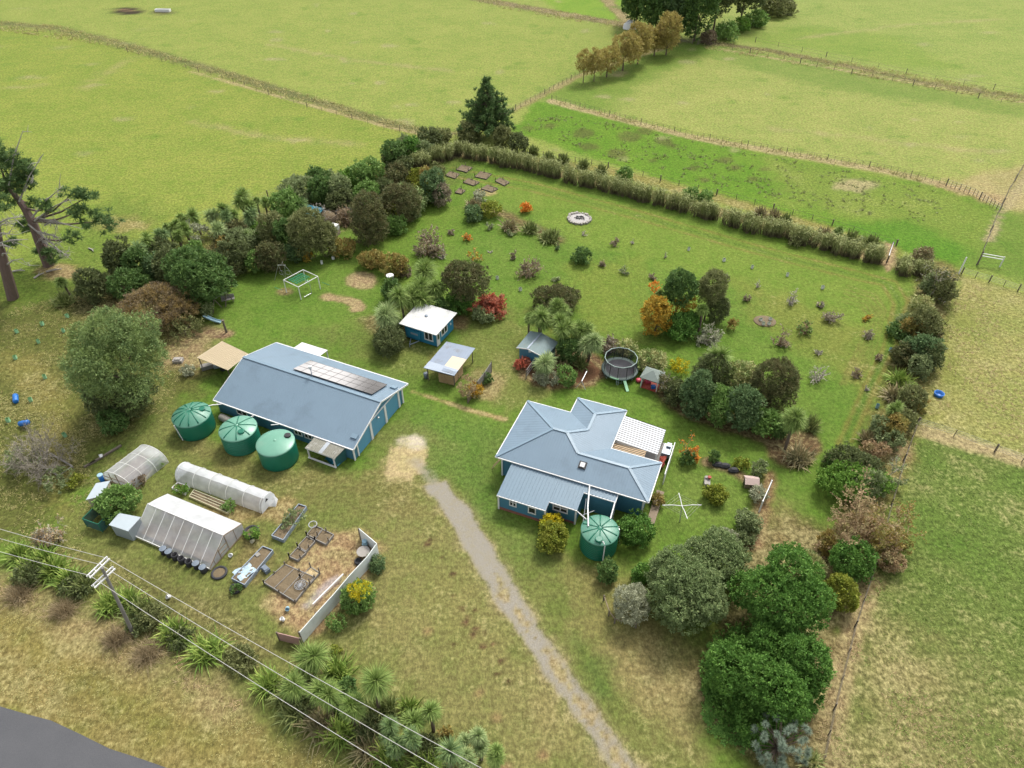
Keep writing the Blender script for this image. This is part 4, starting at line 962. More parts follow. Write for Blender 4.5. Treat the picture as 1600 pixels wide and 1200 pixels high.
# ------------------------------------------------------------------ clothes line, kennel, planter, garden wall fence
ck = thing('clothes_line', 'rotary clothes line with four white arms on the lawn right of the house', 'clothes line', at(1062, 815), 0)
top = 2.0; ctop = at(1065.5, 790.5, top)-ck.location
MB().tube([(0, 0, 0), (ctop.x*.5, ctop.y*.5, 1.0), (ctop.x, ctop.y, top)], 0.05, 6).build('pole', M['alu'], ck)
am_ = []
for px, py in ((1035, 789.5), (1096, 789), (1060.5, 770.5), (1074, 810.5)):
    e = at(px, py, top+0.25)-ck.location; am_.append(e)
    MB().tube([(ctop.x, ctop.y, top), (ctop.x*0.5+e.x*0.5, ctop.y*.5+e.y*.5, top+0.22), tuple(e)], 0.045, 5).build('arm', M['white'], ck)
ln = MB()
for f in (0.55, 0.75, 0.95):
    o_ = [Vector((ctop.x, ctop.y, top)).lerp(e, f) for e in (am_[0], am_[3], am_[1], am_[2])]
    for i in range(4): ln.tube([o_[i], o_[(i+1) % 4]], 0.008, 4)
ln.build('line', M['wire'], ck)
kn = thing('kennel', 'small timber kennel with pinkish-brown roof at the end of the garden bed', 'kennel', at(1172, 758), R(-8))
m = MB(); m.slab([(-0.75, -0.65, 0.75), (0.75, -0.65, 0.75), (0.75, 0, 1.12), (-0.75, 0, 1.12)], 0.05).slab([(-0.75, 0, 1.12), (0.75, 0, 1.12), (0.75, 0.65, 0.75), (-0.75, 0.65, 0.75)], 0.05); m.build('kennel_roof', M['kennel'], kn)
m = MB(); wall_poly(m, [(-0.65, -0.5), (0.65, -0.5), (0.65, 0.5), (-0.65, 0.5)], 0, 0.8); m.face([(-0.65, 0.5, 0.8), (-0.65, -0.5, 0.8), (-0.65, 0, 1.08)]); m.face([(0.65, -0.5, 0.8), (0.65, 0.5, 0.8), (0.65, 0, 1.08)]); m.build('wall', M['timber'], kn)
MB().box((-0.68, 0, 0.35), (0.03, 0.45, 0.65)).build('doorway', M['black'], kn); MB().box((0.1, -0.52, 0.4), (0.4, 0.03, 0.3)).build('opening', M['black'], kn)
pl_ = thing('planter', 'grey garden ornament with orange pot on the lawn right of the house', 'planter', at(1104, 756), R(-12))
MB().box((0, 0, 0.28), (0.6, 1.1, 0.5)).box((0, 0.35, 0.6), (0.5, 0.3, 0.25)).build('trough', M['stone'], pl_)
MB().lathe([(0.12, 0.5), (0.2, 0.85), (0.16, 0.86)], 12, (0.18, 0.3, 0)).build('pot', M['red'], pl_)

def railfence(name, label, pxs, zt, mat, th=0.06, z0=0.0, posts=True, pm='fence_timber', cat='fence', h=None, sheet=True, rails=0):
    P = [at(x, y) for x, y in pxs]; k = thing(name, label, cat, P[0], 0); L = [p-P[0] for p in P]
    if sheet:
        m = MB()
        for a, b in zip(L[:-1], L[1:]): m.bar(a+Vector((0, 0, (zt+z0)/2)), b+Vector((0, 0, (zt+z0)/2)), th, zt-z0)
        m.build('panel', M[mat], k)
    if rails:
        m = MB()
        for a, b in zip(L[:-1], L[1:]):
            for i in range(rails): z = zt*(i+1)/rails-0.05; m.bar(a+Vector((0, 0, z)), b+Vector((0, 0, z)), th, 0.09)
        m.build('rail', M[mat], k)
    if posts:
        for a in L: MB().box((a.x, a.y, zt/2+0.04), (0.12, 0.12, zt+0.08)).build('post', M[pm], k)
    return k
k_ = thing('white_fence', 'long wavy white panel fence around the straw-covered vegetable garden', 'fence', at(466, 1012), 0)
wpx = [(565, 843), (592, 866), (577, 887), (551, 915), (526, 945), (500, 974), (474, 1004)]
Lw = [at(x, y)-k_.location for x, y in wpx]
m = MB()
for a, b in zip(Lw[:-1], Lw[1:]): m.bar(a+Vector((0, 0, 0.88)), b+Vector((0, 0, 0.88)), 0.06, 1.72)
m.build('panel', M['white_fence'], k_)
for i in (0, 1, 2, 3, 5, 6):
    a = Lw[i]; nrm = Vector((-1, 0.6, 0)).normalized()*0.1; MB().box((a.x+nrm.x, a.y+nrm.y, 0.85), (0.12, 0.12, 1.7)).build('post', M['fence_timber'], k_)
railfence('pink_fence', 'short faded pink board fence closing the bottom of the vegetable garden', [(437, 1000), (473, 1009)], 1.25, 'pink_fence')
railfence('board_fence', 'grey board screen fence with light top rail beside the patched wood shelter', [(768, 581), (757, 598), (746, 612)], 1.6, 'grey_timber')
railfence('board_fence', 'sagging board screen fence with orange climber near the wood shelter', [(746, 612), (738, 620), (731, 630)], 1.2, 'timber')
railfence('rail_fence', 'low grey rail fence in front of the small blue garden shed', [(822, 592), (836, 572)], 1.4, 'grey_timber', 0.07, 0, True, 'fence_timber', 'fence', None, False, 3)
railfence('picket_rail', 'white slanting rail on posts in the bed behind the kennel', [(1186, 800), (1200, 768)], 1.7, 'white', 0.07, 0, True, 'white', 'fence', None, False, 1)
railfence('low_fence', 'low timber edging rail around the grey olive bush', [(943, 938), (951, 962), (960, 974), (993, 981)], 0.75, 'timber', 0.07, 0, True, 'fence_timber', 'fence', None, False, 1)
sw = thing('seesaw', 'small metal seesaw frame between the garden shed bed and the trampoline', 'seesaw', at(908, 605), 0)
e = at(917, 580, 1.2)-sw.location
MB().bar((0, 0, 0.9), tuple(e), 0.09, 0.07).build('beam', M['alu'], sw)
for dx, dy in ((-0.7, -0.2), (0.5, -0.5), (0.1, 0.6)): MB().tube([(0, 0, 1.0), (dx, dy, 0)], 0.035, 5).build('leg', M['alu'], sw)
# ------------------------------------------------------------------ growing houses
GF = Fr(at(209.5, 837, 0.3), -23.8)
gh = thing('greenhouse', 'large ridged plastic greenhouse with white rear sheet and black drums along its front', 'greenhouse', GF.o, GF.h)
GL, gv, gb = 9.55, 2.65, 4.95
m = MB(); ns = 8
for i in range(ns):
    a, b = GL*i/ns, GL*(i+1)/ns
    m.face([(a, 0, 0.32), (b, 0, 0.32), (b, gv*0.5, 1.30), (a, gv*0.5, 1.30)]); m.face([(a, gv*0.5, 1.30), (b, gv*0.5, 1.30), (b, gv, 2.25), (a, gv, 2.25)])
m.build('front_film', M['film'], gh)
m = MB()
for i in range(10):
    a, b = GL*i/10, GL*(i+1)/10; sg = lambda q: -0.05*math.sin(math.pi*(q % 1))
    for j in range(5):
        t0, t1 = j/5, (j+1)/5; f = lambda t, u: (u, gv+(gb-gv)*t, 2.27-(0.95)*t+0.06*math.sin(u*2.1+t*3)*math.sin(math.pi*t))
        m.face([f(t0, a), f(t0, b), f(t1, b), f(t1, a)])
m.build('back_film', M['film_white'], gh, True)
m = MB(); wall_poly(m, [(0, 0), (GL, 0)], 0, 0.32, False); wall_poly(m, [(GL, gb), (0, gb)], 0, 1.30, False); m.build('base_board', M['cream'], gh)
for u in (0, GL): MB().face([(u, 0, 0.0), (u, gb, 0.0), (u, gb, 1.3), (u, gv, 2.25), (u, 0, 0.32)]).build('end_film', M['film'], gh)
m = MB()
for i in range(ns+1): u = GL*i/ns; m.bar((u, 0, 0.34), (u, gv, 2.27), 0.05)
m.bar((0, 0, 0.33), (GL, 0, 0.33), 0.06).bar((0, gv, 2.28), (GL, gv, 2.28), 0.08)
m.build('rafter', M['white'], gh)
m = MB(); u = GL+0.03
m.bar((u, 0, 0.1), (u, gb, 0.1), 0.07).bar((u, gv, 0), (u, gv, 2.2), 0.07).bar((u, 1.5, 0), (u, 1.5, 1.35), 0.07).bar((u, 1.5, 1.2), (u, gv, 1.2), 0.07).bar((u, 1.5, 0.6), (u, gv, 0.6), 0.07).bar((u, 0, 0.36), (u, gv, 2.24), 0.07).bar((u, gv, 2.24), (u, gb, 1.32), 0.07).bar((u, 0.7, 0), (u, 0.7, 0.8), 0.05).bar((u, 3.8, 0), (u, 3.8, 1.7), 0.05)
m.build('end_frame', M['timber'], gh)
m = MB(); m.box((GL/2, 1.2, 0.2), (GL-0.6, 1.4, 0.3)).box((GL/2, 3.9, 0.2), (GL-0.6, 1.2, 0.3)); m.build('soil_bed', M['soil'], gh)

cf0 = at(276, 753); CFr = Fr(cf0, -22.6)
cl_ = thing('cloche_tunnel', 'long narrow white plastic tunnel cloche behind the large ridged greenhouse', 'cloche', cf0, CFr.h)
CL, CR, CH = 11.2, 1.12, 1.62
def arch(t): return (CR-CR*1.0*math.cos(t)*(1 if abs(math.cos(t)) < 0.99 else 1), CH*math.sin(t)**0.8)
for mi, (ta, tb, nm, mt) in enumerate(((0.0, 1.25, 'side_film', 'film'), (1.25, math.pi, 'top_film', 'film_white'))):
    m = MB(); nseg = 9
    for i in range(22):
        a, b = CL*i/22, CL*(i+1)/22
        for j in range(nseg):
            t0, t1 = ta+(tb-ta)*j/nseg, ta+(tb-ta)*(j+1)/nseg
            f = lambda t, u: (u, CR-CR*math.cos(t), CH*max(0.0, math.sin(t))**0.75*(1-0.05*math.sin(math.pi*((u*6/CL) % 1))))
            m.face([f(t0, a), f(t0, b), f(t1, b), f(t1, a)])
    m.build(nm, M[mt], cl_, True)
m = MB()
for k in range(6):
    u = CL*(0.02+k*0.192); m.tube([(u, CR-(CR+.02)*math.cos(t), (CH+.02)*max(0, math.sin(t))**0.75) for t in np.linspace(0, math.pi, 14)], 0.035, 5)
m.build('hoop', M['white'], cl_)
for u in (CL, 0):
    MB().face([(u, CR-CR*math.cos(t), CH*max(0, math.sin(t))**0.75) for t in np.linspace(0, math.pi, 14)]).build('end_film', M['film_white'], cl_)
m = MB().face([(CL+0.02, 0.75, 0.95), (CL+0.02, 1.3, 0.95), (CL+0.02, 1.0, 1.35)]).build('vent_gap', M['black'], cl_)
m = MB()
m.face([(CL+.03, 1.0, 0.02), (CL+0.7, 1.3, 0.02), (CL+0.6, 1.6, 0.75), (CL+0.04, 1.1, 0.9)]); m.face([(CL+0.7, 1.3, 0.02), (CL+0.3, 2.2, 0.02), (CL+0.05, 2.0, 0.9), (CL+0.6, 1.6, 0.75)])
m.face([(-0.02, 0.1, 0.02), (-0.55, 0.5, 0.05), (-0.5, 0.9, 0.9), (-0.02, 0.5, 1.2)])
m.build('end_flap', M['film_white'], cl_)

tq = at(165, 751); tqr = at(209, 766); TFd = math.degrees(math.atan2(tqr.y-tq.y, tqr.x-tq.x))
tt = thing('tunnel_house', 'short rounded clear plastic tunnel house beside the pale blue shed', 'greenhouse', tq, R(TFd))
TWd, TLn, THt = (tqr-tq).length, 4.5, 1.95
TSK = 0.12
def tf(t, v): return (TWd/2-TWd/2*math.cos(t)+v*0.16, v, THt*max(0, math.sin(t))**0.72)
m = MB()
for i in range(12):
    a, b = TLn*i/12, TLn*(i+1)/12
    for j in range(14):
        t0, t1 = math.pi*j/14, math.pi*(j+1)/14; m.face([tf(t0, a), tf(t1, a), tf(t1, b), tf(t0, b)])
m.build('cover_film', M['film'], tt, True)
for v in (0, TLn): MB().face([tf(t, v) for t in np.linspace(0, math.pi, 15)]).build('end_film', M['film_clear'], tt)
m = MB()
for k in range(4): m.tube([(lambda p: (p[0], p[1], p[2]+0.02))(tf(t, TLn*k/3)) for t in np.linspace(0, math.pi, 15)], 0.035, 5)
for t in (0.9, 1.57, 2.3): m.tube([tf(t, 0), tf(t, TLn)], 0.025, 4)
m.build('hoop', M['white'], tt)
m = MB().bar((0, -0.03, 0.15), (TWd, -0.03, 0.15), 0.05, 0.3).bar((TWd*.3, -.03, 0), (TWd*.3, -.03, 1.6), 0.06).bar((TWd*.55, -.03, 0), (TWd*.55, -.03, 1.8), 0.06).bar((0.2, -.03, 0.9), (TWd-.2, -.03, 0.9), 0.05); m.build('end_frame', M['timber'], tt)
MB().box((TWd/2+.3, TLn/2, 0.2), (TWd*0.6, TLn*0.85, 0.35)).build('soil_bed', M['soil'], tt)

def smallshed(name, label, roofpx, zr, zw, wm, rm_, base=0):
    P = [at(x, y, z) for (x, y), z in zip(roofpx, zr)]; o = Vector((sum(p.x for p in P)/4, sum(p.y for p in P)/4, 0))
    k = thing(name, label, 'shed', o, 0); L = [p-o for p in P]
    MB().slab(L, 0.07).build('shed_roof', M[rm_], k)
    q = [(p.x*0.92, p.y*0.92) for p in L]; m = MB()
    ar = sum(q[i][0]*q[(i+1) % 4][1]-q[(i+1) % 4][0]*q[i][1] for i in range(4))
    wall_poly(m, q if ar > 0 else q[::-1], 0, ([z-.08 for z in zr] if ar > 0 else [z-.08 for z in zr][::-1])); m.build('wall', M[wm], k)
    return k
smallshed('small_shed', 'small cream-walled shed with pale blue-grey roof beside the short tunnel house', [(134, 781), (150, 755), (172, 751), (158, 775)], [1.7, 1.9, 1.9, 1.7], 1.6, 'cream', 'pale_shed')
smallshed('small_shed', 'small grey steel shed against the left end of the large greenhouse', [(170, 820), (186, 801.5), (220, 808), (200, 830)], [1.7, 1.9, 1.9, 1.7], 1.6, 'grey_shed', 'pale_shed')
hl_ = thing('plant_frame', 'green netted frame half hidden under the bush between the two small sheds', 'frame', at(158, 818), R(-20))
m = MB()
for x in (-1, 1):
    for y in (-0.8, 0.8): m.bar((x, y, 0), (x, y, 1.3), 0.06)
for y in (-0.8, 0.8): m.bar((-1, y, 1.3), (1, y, 1.3), 0.06)
for x in (-1, 1): m.bar((x, -0.8, 1.3), (x, 0.8, 1.3), 0.06)
m.build('bar', M['tank'], hl_)
m = MB(); wall_poly(m, [(-1, -.8), (1, -.8), (1, .8), (-1, .8)], 0.05, 1.25); m.build('netting', M['dark_net'], hl_)
# seven drums along the greenhouse front
drums = [(258, 864, 1), (266.5, 868.5, 1), (275.5, 873, 0), (285.5, 878.5, 0), (297, 883, 0), (309, 887, 1), (319.5, 893, 1)]
dl = ['grey-lidded black drum, farthest left of the row along the greenhouse', 'grey-lidded black drum second from the left along the greenhouse', 'open black drum next to the two left lidded drums', 'open black drum in the middle of the greenhouse row', 'open black drum next to the two right lidded drums', 'grey-lidded black drum second from the right along the greenhouse', 'grey-lidded black drum at the right corner of the greenhouse']
dm = {}
for (x, y, lid), lb in zip(drums, dl):
    k = thing('drum', lb, 'drum', at(x, y), 0, 'black drums along the greenhouse')
    if 'b' not in dm:
        b = MB().lathe([(0.30, 0), (0.33, 0.05), (0.33, 0.5), (0.31, 0.72), (0.25, 0.72), (0.26, 0.30), (0.0, 0.28)], 20).build('drum_body', M['rubber'], k, True); dm['b'] = b
    else: b = dm['b'].copy(); COL.objects.link(b); b.parent = k
    if lid:
        if 'l' not in dm: dm['l'] = MB().lathe([(0.33, 0.70), (0.34, 0.76), (0.1, 0.79)], 20).build('lid', M['grey_lid'], k)
        else: l_ = dm['l'].copy(); COL.objects.link(l_); l_.parent = k
def tyre(px, py, label, r=0.5, fill='soil', h=0.3, name='tyre_planter'):
    k = thing(name, label, 'tyre planter', at(px, py), 0)
    MB().lathe([(r*0.72, h*.5), (r*0.78, 0), (r, 0.03), (r*1.04, h*.5), (r, h), (r*0.78, h+.02), (r*0.72, h*.5)], 22).build('tyre', M['rubber'], k, True)
    if fill: MB().lathe([(r*0.75, h*.6), (r*0.4, h*.8), (0.0, h*.85)], 14).build('soil_fill', M[fill], k, True)
    return k
tyre(394, 834, 'black tyre planter at the back right corner of the greenhouse', 0.75, 'soil', 0.45)
tyre(343, 896, 'half-sunken tyre in grass at the front right corner of the greenhouse', 0.75, 'soil', 0.2)
tyre(369, 921, 'tyre planter at the bottom end of the iron-sided garden bed', 0.55, 'soil', 0.3)
tyre(560, 879, 'small dark tub against the white panel fence', 0.35, None, 0.3)

# ------------------------------------------------------------------ raised beds
def bed(label, px4, zt, edge='galv', fill='soil', name='raised_bed', posts=0, ph=0.5, group=None, inner=None):
    P = [at(x, y) for x, y in px4]; o = (P[0]+P[2])/2; k = thing(name, label, 'garden bed', o, 0, group); L = [p-o for p in P]
    m = MB()
    for i in range(4):
        a, b = L[i], L[(i+1) % 4]; m.bar(a+Vector((0, 0, zt/2+0.01*(i % 2))), b+Vector((0, 0, zt/2+0.01*(i % 2))), 0.07, zt)
    if inner:
        for t in inner: a, b = L[0].lerp(L[1], t), L[3].lerp(L[2], t); m.bar(a+Vector((0, 0, zt/2)), b+Vector((0, 0, zt/2)), 0.06, zt*0.9)
    m.build('edging', M[edge], k)
    c = (L[0]+L[1]+L[2]+L[3])/4; f = MB(); n = 6
    G = [[L[0].lerp(L[1], i/n).lerp(L[3].lerp(L[2], i/n), j/n)*0.97+Vector((0, 0, zt*0.7+random.uniform(-.05, .08))) for j in range(n+1)] for i in range(n+1)]
    for i in range(n):
        for j in range(n): f.face([G[i][j], G[i+1][j], G[i+1][j+1], G[i][j+1]])
    f.build('soil_fill', M[fill], k, True)
    if posts:
        for i in range(posts):
            s = i/(max(posts-1, 1)); e = 4*s % 4; a, b = L[int(e) % 4], L[(int(e)+1) % 4]; p = a.lerp(b, e-int(e))
            MB().box((p.x, p.y, ph/2), (0.1, 0.1, ph+random.uniform(0, .25))).build('post', M['fence_timber'], k)
    return k
bed('long iron-sided raised bed with green seedlings, nearest the white cloche tunnel', [(426, 841), (468, 792), (480, 796), (444, 848)], 0.5, 'galv', 'soil')
bed('long iron-sided raised bed holding crumpled plastic sheets and soil', [(364, 908), (412, 858), (428, 864), (384, 918)], 0.5, 'galv', 'soil')
o = MB()
for i in range(5):
    for j in range(5):
        f = lambda a, b: (a*0.28-.7+b*0.05, b*0.34-.85, 0.42+0.14*math.sin(a*1.9+b*1.3))
        o.face([f(i, j), f(i+1, j), f(i+1, j+1), f(i, j+1)])
o = o.build('plastic_sheet', M['sheet'], None, True, at(383, 896)); o.rotation_euler.z = R(-42); tag(o, 'crumpled pale blue plastic sheet inside the iron-sided bed', 'plastic sheet')
o = MB().box((0, 0, 0.2), (0.5, 0.8, 0.25)).box((0, 0.1, 0.4), (0.4, 0.4, 0.2)).build('sack', M['conc'], None, False, at(403, 872)); o.rotation_euler.z = R(-42); tag(o, 'pale sack lying in the upper end of the plastic-strewn bed', 'sack')
bed('small bed framed by white rails behind the greenhouse, left of two', [(270, 765), (279, 757), (297, 763), (290, 774)], 0.35, 'white', 'soil', 'raised_bed')
bed('low bed with broken white boards between greenhouse and cloche tunnel', [(297, 778), (304, 768), (364, 792), (356, 804)], 0.3, 'cream', 'soil', 'raised_bed', inner=[0.35, 0.65])
bed('narrow bed edged with white boards along the right side of the tunnel house', [(217, 750), (227, 752), (255, 717), (246, 713)], 0.3, 'cream', 'soil')
L_ = [('square timber bed with a pale hoop on its corner, top of straw garden', [(480, 838), (492, 824), (505, 829), (493, 844)]), ('square timber bed with dark soil, right neighbour of the hooped bed', [(493, 845), (505, 830), (522, 838), (510, 853)]),
      ('square timber bed with soil below the hooped bed', [(466, 856), (480, 841), (493, 848), (479, 864)]), ('square timber bed with an orange pot at the straw garden edge', [(453, 872), (466, 858), (479, 866), (466, 878)])]
for lb, q in L_: bed(lb, q, 0.32, 'grey_timber', 'soil', 'timber_bed', 4, 0.75, 'timber beds in the straw garden')
bed('L-shaped cluster bed of old timber with a pale wire frame on the straw', [(413, 912), (462, 942), (492, 904), (446, 884)], 0.3, 'grey_timber', 'soil', 'timber_bed', 9, 0.55, 'timber beds in the straw garden', [0.33, 0.62])
bed('timber bed frame with tall stakes in the middle of the straw garden', [(470, 905), (486, 888), (500, 897), (485, 914)], 0.25, 'grey_timber', 'straw', 'timber_bed', 5, 0.9, 'timber beds in the straw garden')
o = MB(); 
for k in range(7): a = math.pi*k/7; o.tube([(0.5*math.cos(a), 0.5*math.sin(a), 0.4), (-0.5*math.cos(a), -0.5*math.sin(a), 0.45)], 0.03, 4)
o.tube([(0.5*math.cos(t), 0.5*math.sin(t), 0.42) for t in np.linspace(0, 6.283, 15)], 0.03, 4)
tag(o.build('wire_ring', M['alu'], None, False, at(470, 918)), 'pale wire ring lying on the timber cluster bed', 'wire ring')
o = MB().tube([(0.4*math.cos(t), 0.4*math.sin(t), 0.8) for t in np.linspace(0, 6.283, 17)], 0.05, 6).tube([(0, .4, 0), (0, .4, 0.8)], 0.04, 5); tag(o.build('hoop', M['alu'], None, False, at(491, 827)), 'pale hoop standing on the top corner of the timber beds', 'hoop')
rt = thing('round_table', 'round pale garden table against the white panel fence', 'table', at(569, 868), 0)
MB().lathe([(0.0, 0.66), (0.62, 0.66), (0.64, 0.70), (0.0, 0.71)], 28).build('tabletop', M['stone'], rt)
for a in range(4): MB().tube([(0.42*math.cos(a*1.57), 0.42*math.sin(a*1.57), 0.66), (0.5*math.cos(a*1.57), 0.5*math.sin(a*1.57), 0)], 0.03, 5).build('leg', M['alu'], rt)
o = MB().box((0, 0, 0.3), (0.5, 0.5, 0.5)).lathe([(0.2, 0.5), (0.25, 0.8), (0.1, 0.85)], 10).build('garden_tub', M['ltblue'], None, False, at(571, 853)); tag(o, 'pale tubs stacked in the top corner of the white panel fence', 'tub')
bh = MB().bar((0, 0, 0.4), (2.2, 3.2, 0.4), 0.12).build('plank', M['white'], None, False, at(490, 948)); tag(bh, 'long white plank lying across the straw beside the white fence', 'plank')
o = MB().box((0, 0, .25), (0.8, 0.5, 0.45)).box((0, 0, .5), (0.6, 0.4, 0.1)).build('crate', M['grey_lid'], None, False, at(416, 892)); o.rotation_euler.z = R(-40); tag(o, 'grey crate on the grass beside the plastic-strewn raised bed', 'crate')
for x, y, mt, lb, nm in ((450, 951, 'ltblue', 'pale turquoise bucket lying on grass below the timber beds', 'bucket'), (444, 970, 'white', 'small white bucket near the pink board fence', 'bucket'), (267, 933, 'white', 'white bucket lying in the rough grass under the power lines', 'bucket'), (362, 868, 'white', 'small white bucket at the right end of the greenhouse', 'bucket'), (159, 716, 'white', 'round white ball-shaped float in grass behind the tunnel house', 'float'), (397, 845, 'cream', 'small cream pot on grass right of the tyre planter', 'pot')):
    o = MB().lathe([(0.16, 0), (0.2, 0.35), (0.17, 0.36), (0.15, 0.08)], 14).build(nm, M[mt], None, True, at(x, y)); tag(o, lb, nm); o.rotation_euler = (R(random.uniform(20, 80)), 0, random.uniform(0, 6)); o.location.z = 0.14
for nm, x, y, lb, rz, tilt in (('blue_drum', 26, 624, 'light blue plastic drum lying on its side in the rough grass', 30, 90), ('blue_drum', 38.5, 666, 'deep blue plastic drum near the bare grey tree', 80, 70)):
    k = thing(nm, lb, 'drum', at(x, y), R(rz))
    b = MB().lathe([(0.0, 0), (0.27, 0.0), (0.30, 0.04), (0.30, 0.3), (0.315, 0.33), (0.30, 0.36), (0.30, 0.84), (0.27, 0.9), (0.0, 0.9)], 20).build('drum_body', M['blue_plastic'], k, True)
    b.rotation_euler = (R(tilt), 0, 0); b.location = (0, 0.45, 0.32); b.scale = (1.05, 1.05, 1.5)
o = MB().lathe([(0.0, 0), (0.52, 0.0), (0.6, 0.42), (0.52, 0.43), (0.46, 0.12), (0.0, 0.1)], 20).build('blue_tub', M['blue_plastic'], None, True, at(1466, 618)); tag(o, 'round blue feed tub alone in the dry right-hand paddock', 'tub')
k = thing('blue_drum', 'small blue drum with white lid beside the tunnel house', 'drum', at(161, 751), 0)
MB().lathe([(0.26, 0), (0.28, 0.85), (0.0, 0.86)], 16).build('drum_body', M['blue_plastic'], k, True); MB().lathe([(0.29, 0.84), (0.29, 0.95), (0.0, 0.97)], 16).build('lid', M['ltblue'], k)
k = thing('water_butt', 'dark green barrel with white lid standing on the stump in dark bushes behind the cabin', 'barrel', at(612, 452), 0)
MB().lathe([(0.45, 0), (0.5, 0.1), (0.5, 2.3), (0.0, 2.3)], 18).build('barrel', M['black'], k, True); MB().lathe([(0.54, 2.27), (0.54, 2.42), (0.0, 2.45)], 18).build('lid', M['white'], k)

# ------------------------------------------------------------------ stone fire ring and small far beds
k = thing('fire_ring', 'round fire pit ringed with stones and pale ash on the far lawn', 'fire pit', at(905, 342), 0)
m = MB()
for i in range(26):
    a = 2*math.pi*i/26; r_ = 1.9+random.uniform(-.1, .1); s_ = random.uniform(.25, .4)
    m.box((r_*math.cos(a), r_*math.sin(a), s_*.4), (s_*1.2, s_, s_*.9), a+random.uniform(-.4, .4))
m.build('stone_ring', M['stone'], k); MB().lathe([(1.85, 0.10), (1.2, 0.14), (0.0, 0.2)], 24).build('ash_bed', M['ash'], k, True)
m = MB()
for i in range(9): m.tube([(random.uniform(-1, 1), random.uniform(-.8, .8), .2), (random.uniform(-1, 1), random.uniform(-.8, .8), .28)], 0.07, 5)
m.build('charred_log', M['black'], k)
fb = [('far small bed with staked plants, nearest the hedge corner', [(713, 266), (722, 259), (738, 263), (729, 270)], 'soil'), ('far small bed left-most of the group near the shelter belt', [(696, 275), (703, 269), (718, 273), (711, 280)], 'straw'), ('far small bed with pinkish soil, right of the hedge corner bed', [(742, 277), (751, 269), (768, 273), (760, 281)], 'straw'),
      ('far small bed with dark plants in the middle of the group', [(724, 286), (732, 280), (749, 286), (740, 291)], 'soil'), ('far small bed at the right end of the group with bare stakes', [(774, 284), (781, 279), (796, 286), (788, 291)], 'soil'), ('far small bed with brick-red soil at the front of the group', [(752, 296), (762, 290), (778, 296), (768, 301)], 'straw'), ('far small overgrown bed at the left front of the group', [(711, 302), (718, 295), (727, 299), (721, 304)], 'soil')]
for lb, q, f in fb: bed(lb, q, 0.2, 'fence_timber', 'soil', 'small_bed', 4, 0.7, 'small raised beds by the hedge corner')
k = thing('mulch_ring', 'round mulched ring holding white tree tubes on the orchard lawn', 'garden bed', at(1195, 502), 0)
o_ = MB().lathe([(1.55, .05), (1.35, .12), (.8, .15), (0, .16)], 14).build('mulch_fill', M['soil'], k, True); o_.scale = (1, .85, 1)

# ------------------------------------------------------------------ play frames, slide, swing bench by the shelter belt
fr_ = thing('climbing_frame', 'white metal climbing frame with green rope net on the back lawn', 'climbing frame', at(470, 458), 0)
tops_ = [(443, 437.5), (473.5, 421.5), (496.5, 432), (466, 448.5)]; bots = [(447, 456), (471, 442), (494, 454), (470.5, 467)]
zt = 2.15
T4 = [at(x, y, zt)-fr_.location for x, y in tops_]
m = MB()
for i in range(4): m.tube([T4[i], T4[(i+1) % 4]], 0.055, 6)
m.build('top_frame', M['white'], fr_)
for p in T4: MB().tube([p, (p.x, p.y, 0)], 0.07, 6).build('leg', M['white'], fr_)
m = MB()
for i in range(7):
    s = 0.15+i*0.1; a, b = T4[0].lerp(T4[1], s), T4[3].lerp(T4[2], s); m.bar(a.lerp(b, .12), a.lerp(b, .8), 0.09)
for s in (0.25, 0.45, 0.65): a, b = T4[0].lerp(T4[3], s), T4[1].lerp(T4[2], s); m.bar(a.lerp(b, .1), a.lerp(b, .8), 0.09)
m.build('rope_net', M['green_steel'], fr_)
for s in (-0.22, 1.18): a = T4[0].lerp(T4[2], s); MB().bar((a.x-.5, a.y+.2, 0.9), (a.x+.6, a.y-.2, 0.7), 0.05).build('side_bar', M['green_steel'], fr_)
m = MB().tube([T4[3].lerp(T4[2], .15)+Vector((0, 0, -zt+.15)), T4[3].lerp(T4[2], .55)+Vector((0, 0, -zt+.15))], 0.04, 5).tube([T4[3].lerp(T4[2], .55), T4[3].lerp(T4[2], .55)+Vector((0, 0, -zt))], 0.04, 5); m.build('swing_bar', M['alu'], fr_)
c_ = (T4[1]+T4[2])/2; MB().lathe([(0, 0), (.14, .1), (.14, .5), (0, .6)], 10, (c_.x-.6, c_.y-.3, 0.6)).build('punch_bag', M['lime'], fr_)
sf = thing('a_frame', 'thin white A-frame with hoops beside the climbing frame at the belt edge', 'frame', at(446, 435), 0)
m = MB()
for dx in (-1.0, 0.6): m.tube([(dx-.5, -.5, 0), (dx*.6, 0, 2.3)], 0.035, 5).tube([(dx+.7, .4, 0), (dx*.6, 0, 2.3)], 0.035, 5)
m.tube([(-.7, 0, 2.3), (.5, 0, 2.3)], 0.04, 5); m.tube([(0, 0, 2.3), (0.1, 0, 2.8)], 0.04, 5)
for x in (-.4, .5): m.tube([(x+.35*math.cos(t), 0.1, 0.95+.35*math.sin(t)) for t in np.linspace(0, 6.28, 13)], 0.02, 4)
m.build('tube', M['alu'], sf)
sb = thing('garden_swing', 'weathered timber swing seat under a slanting beam at the belt edge', 'swing seat', at(352, 474), R(20))
m = MB()
e0_, e1_ = at(334, 467, 1.9)-sb.location, at(353, 456, 2.1)-sb.location
inv = Matrix.Rotation(-R(20), 4, 'Z'); e0_, e1_ = inv @ e0_, inv @ e1_
m.bar(e0_, e1_, 0.2, 0.12); m.build('beam', M['grey_timber'], sb)
m = MB()
for e in (e0_, e1_): m.bar((e.x-.6, e.y-.5, 0), e, 0.1).bar((e.x+.6, e.y+.5, 0), e, 0.1)
m.build('leg', M['fence_timber'], sb)
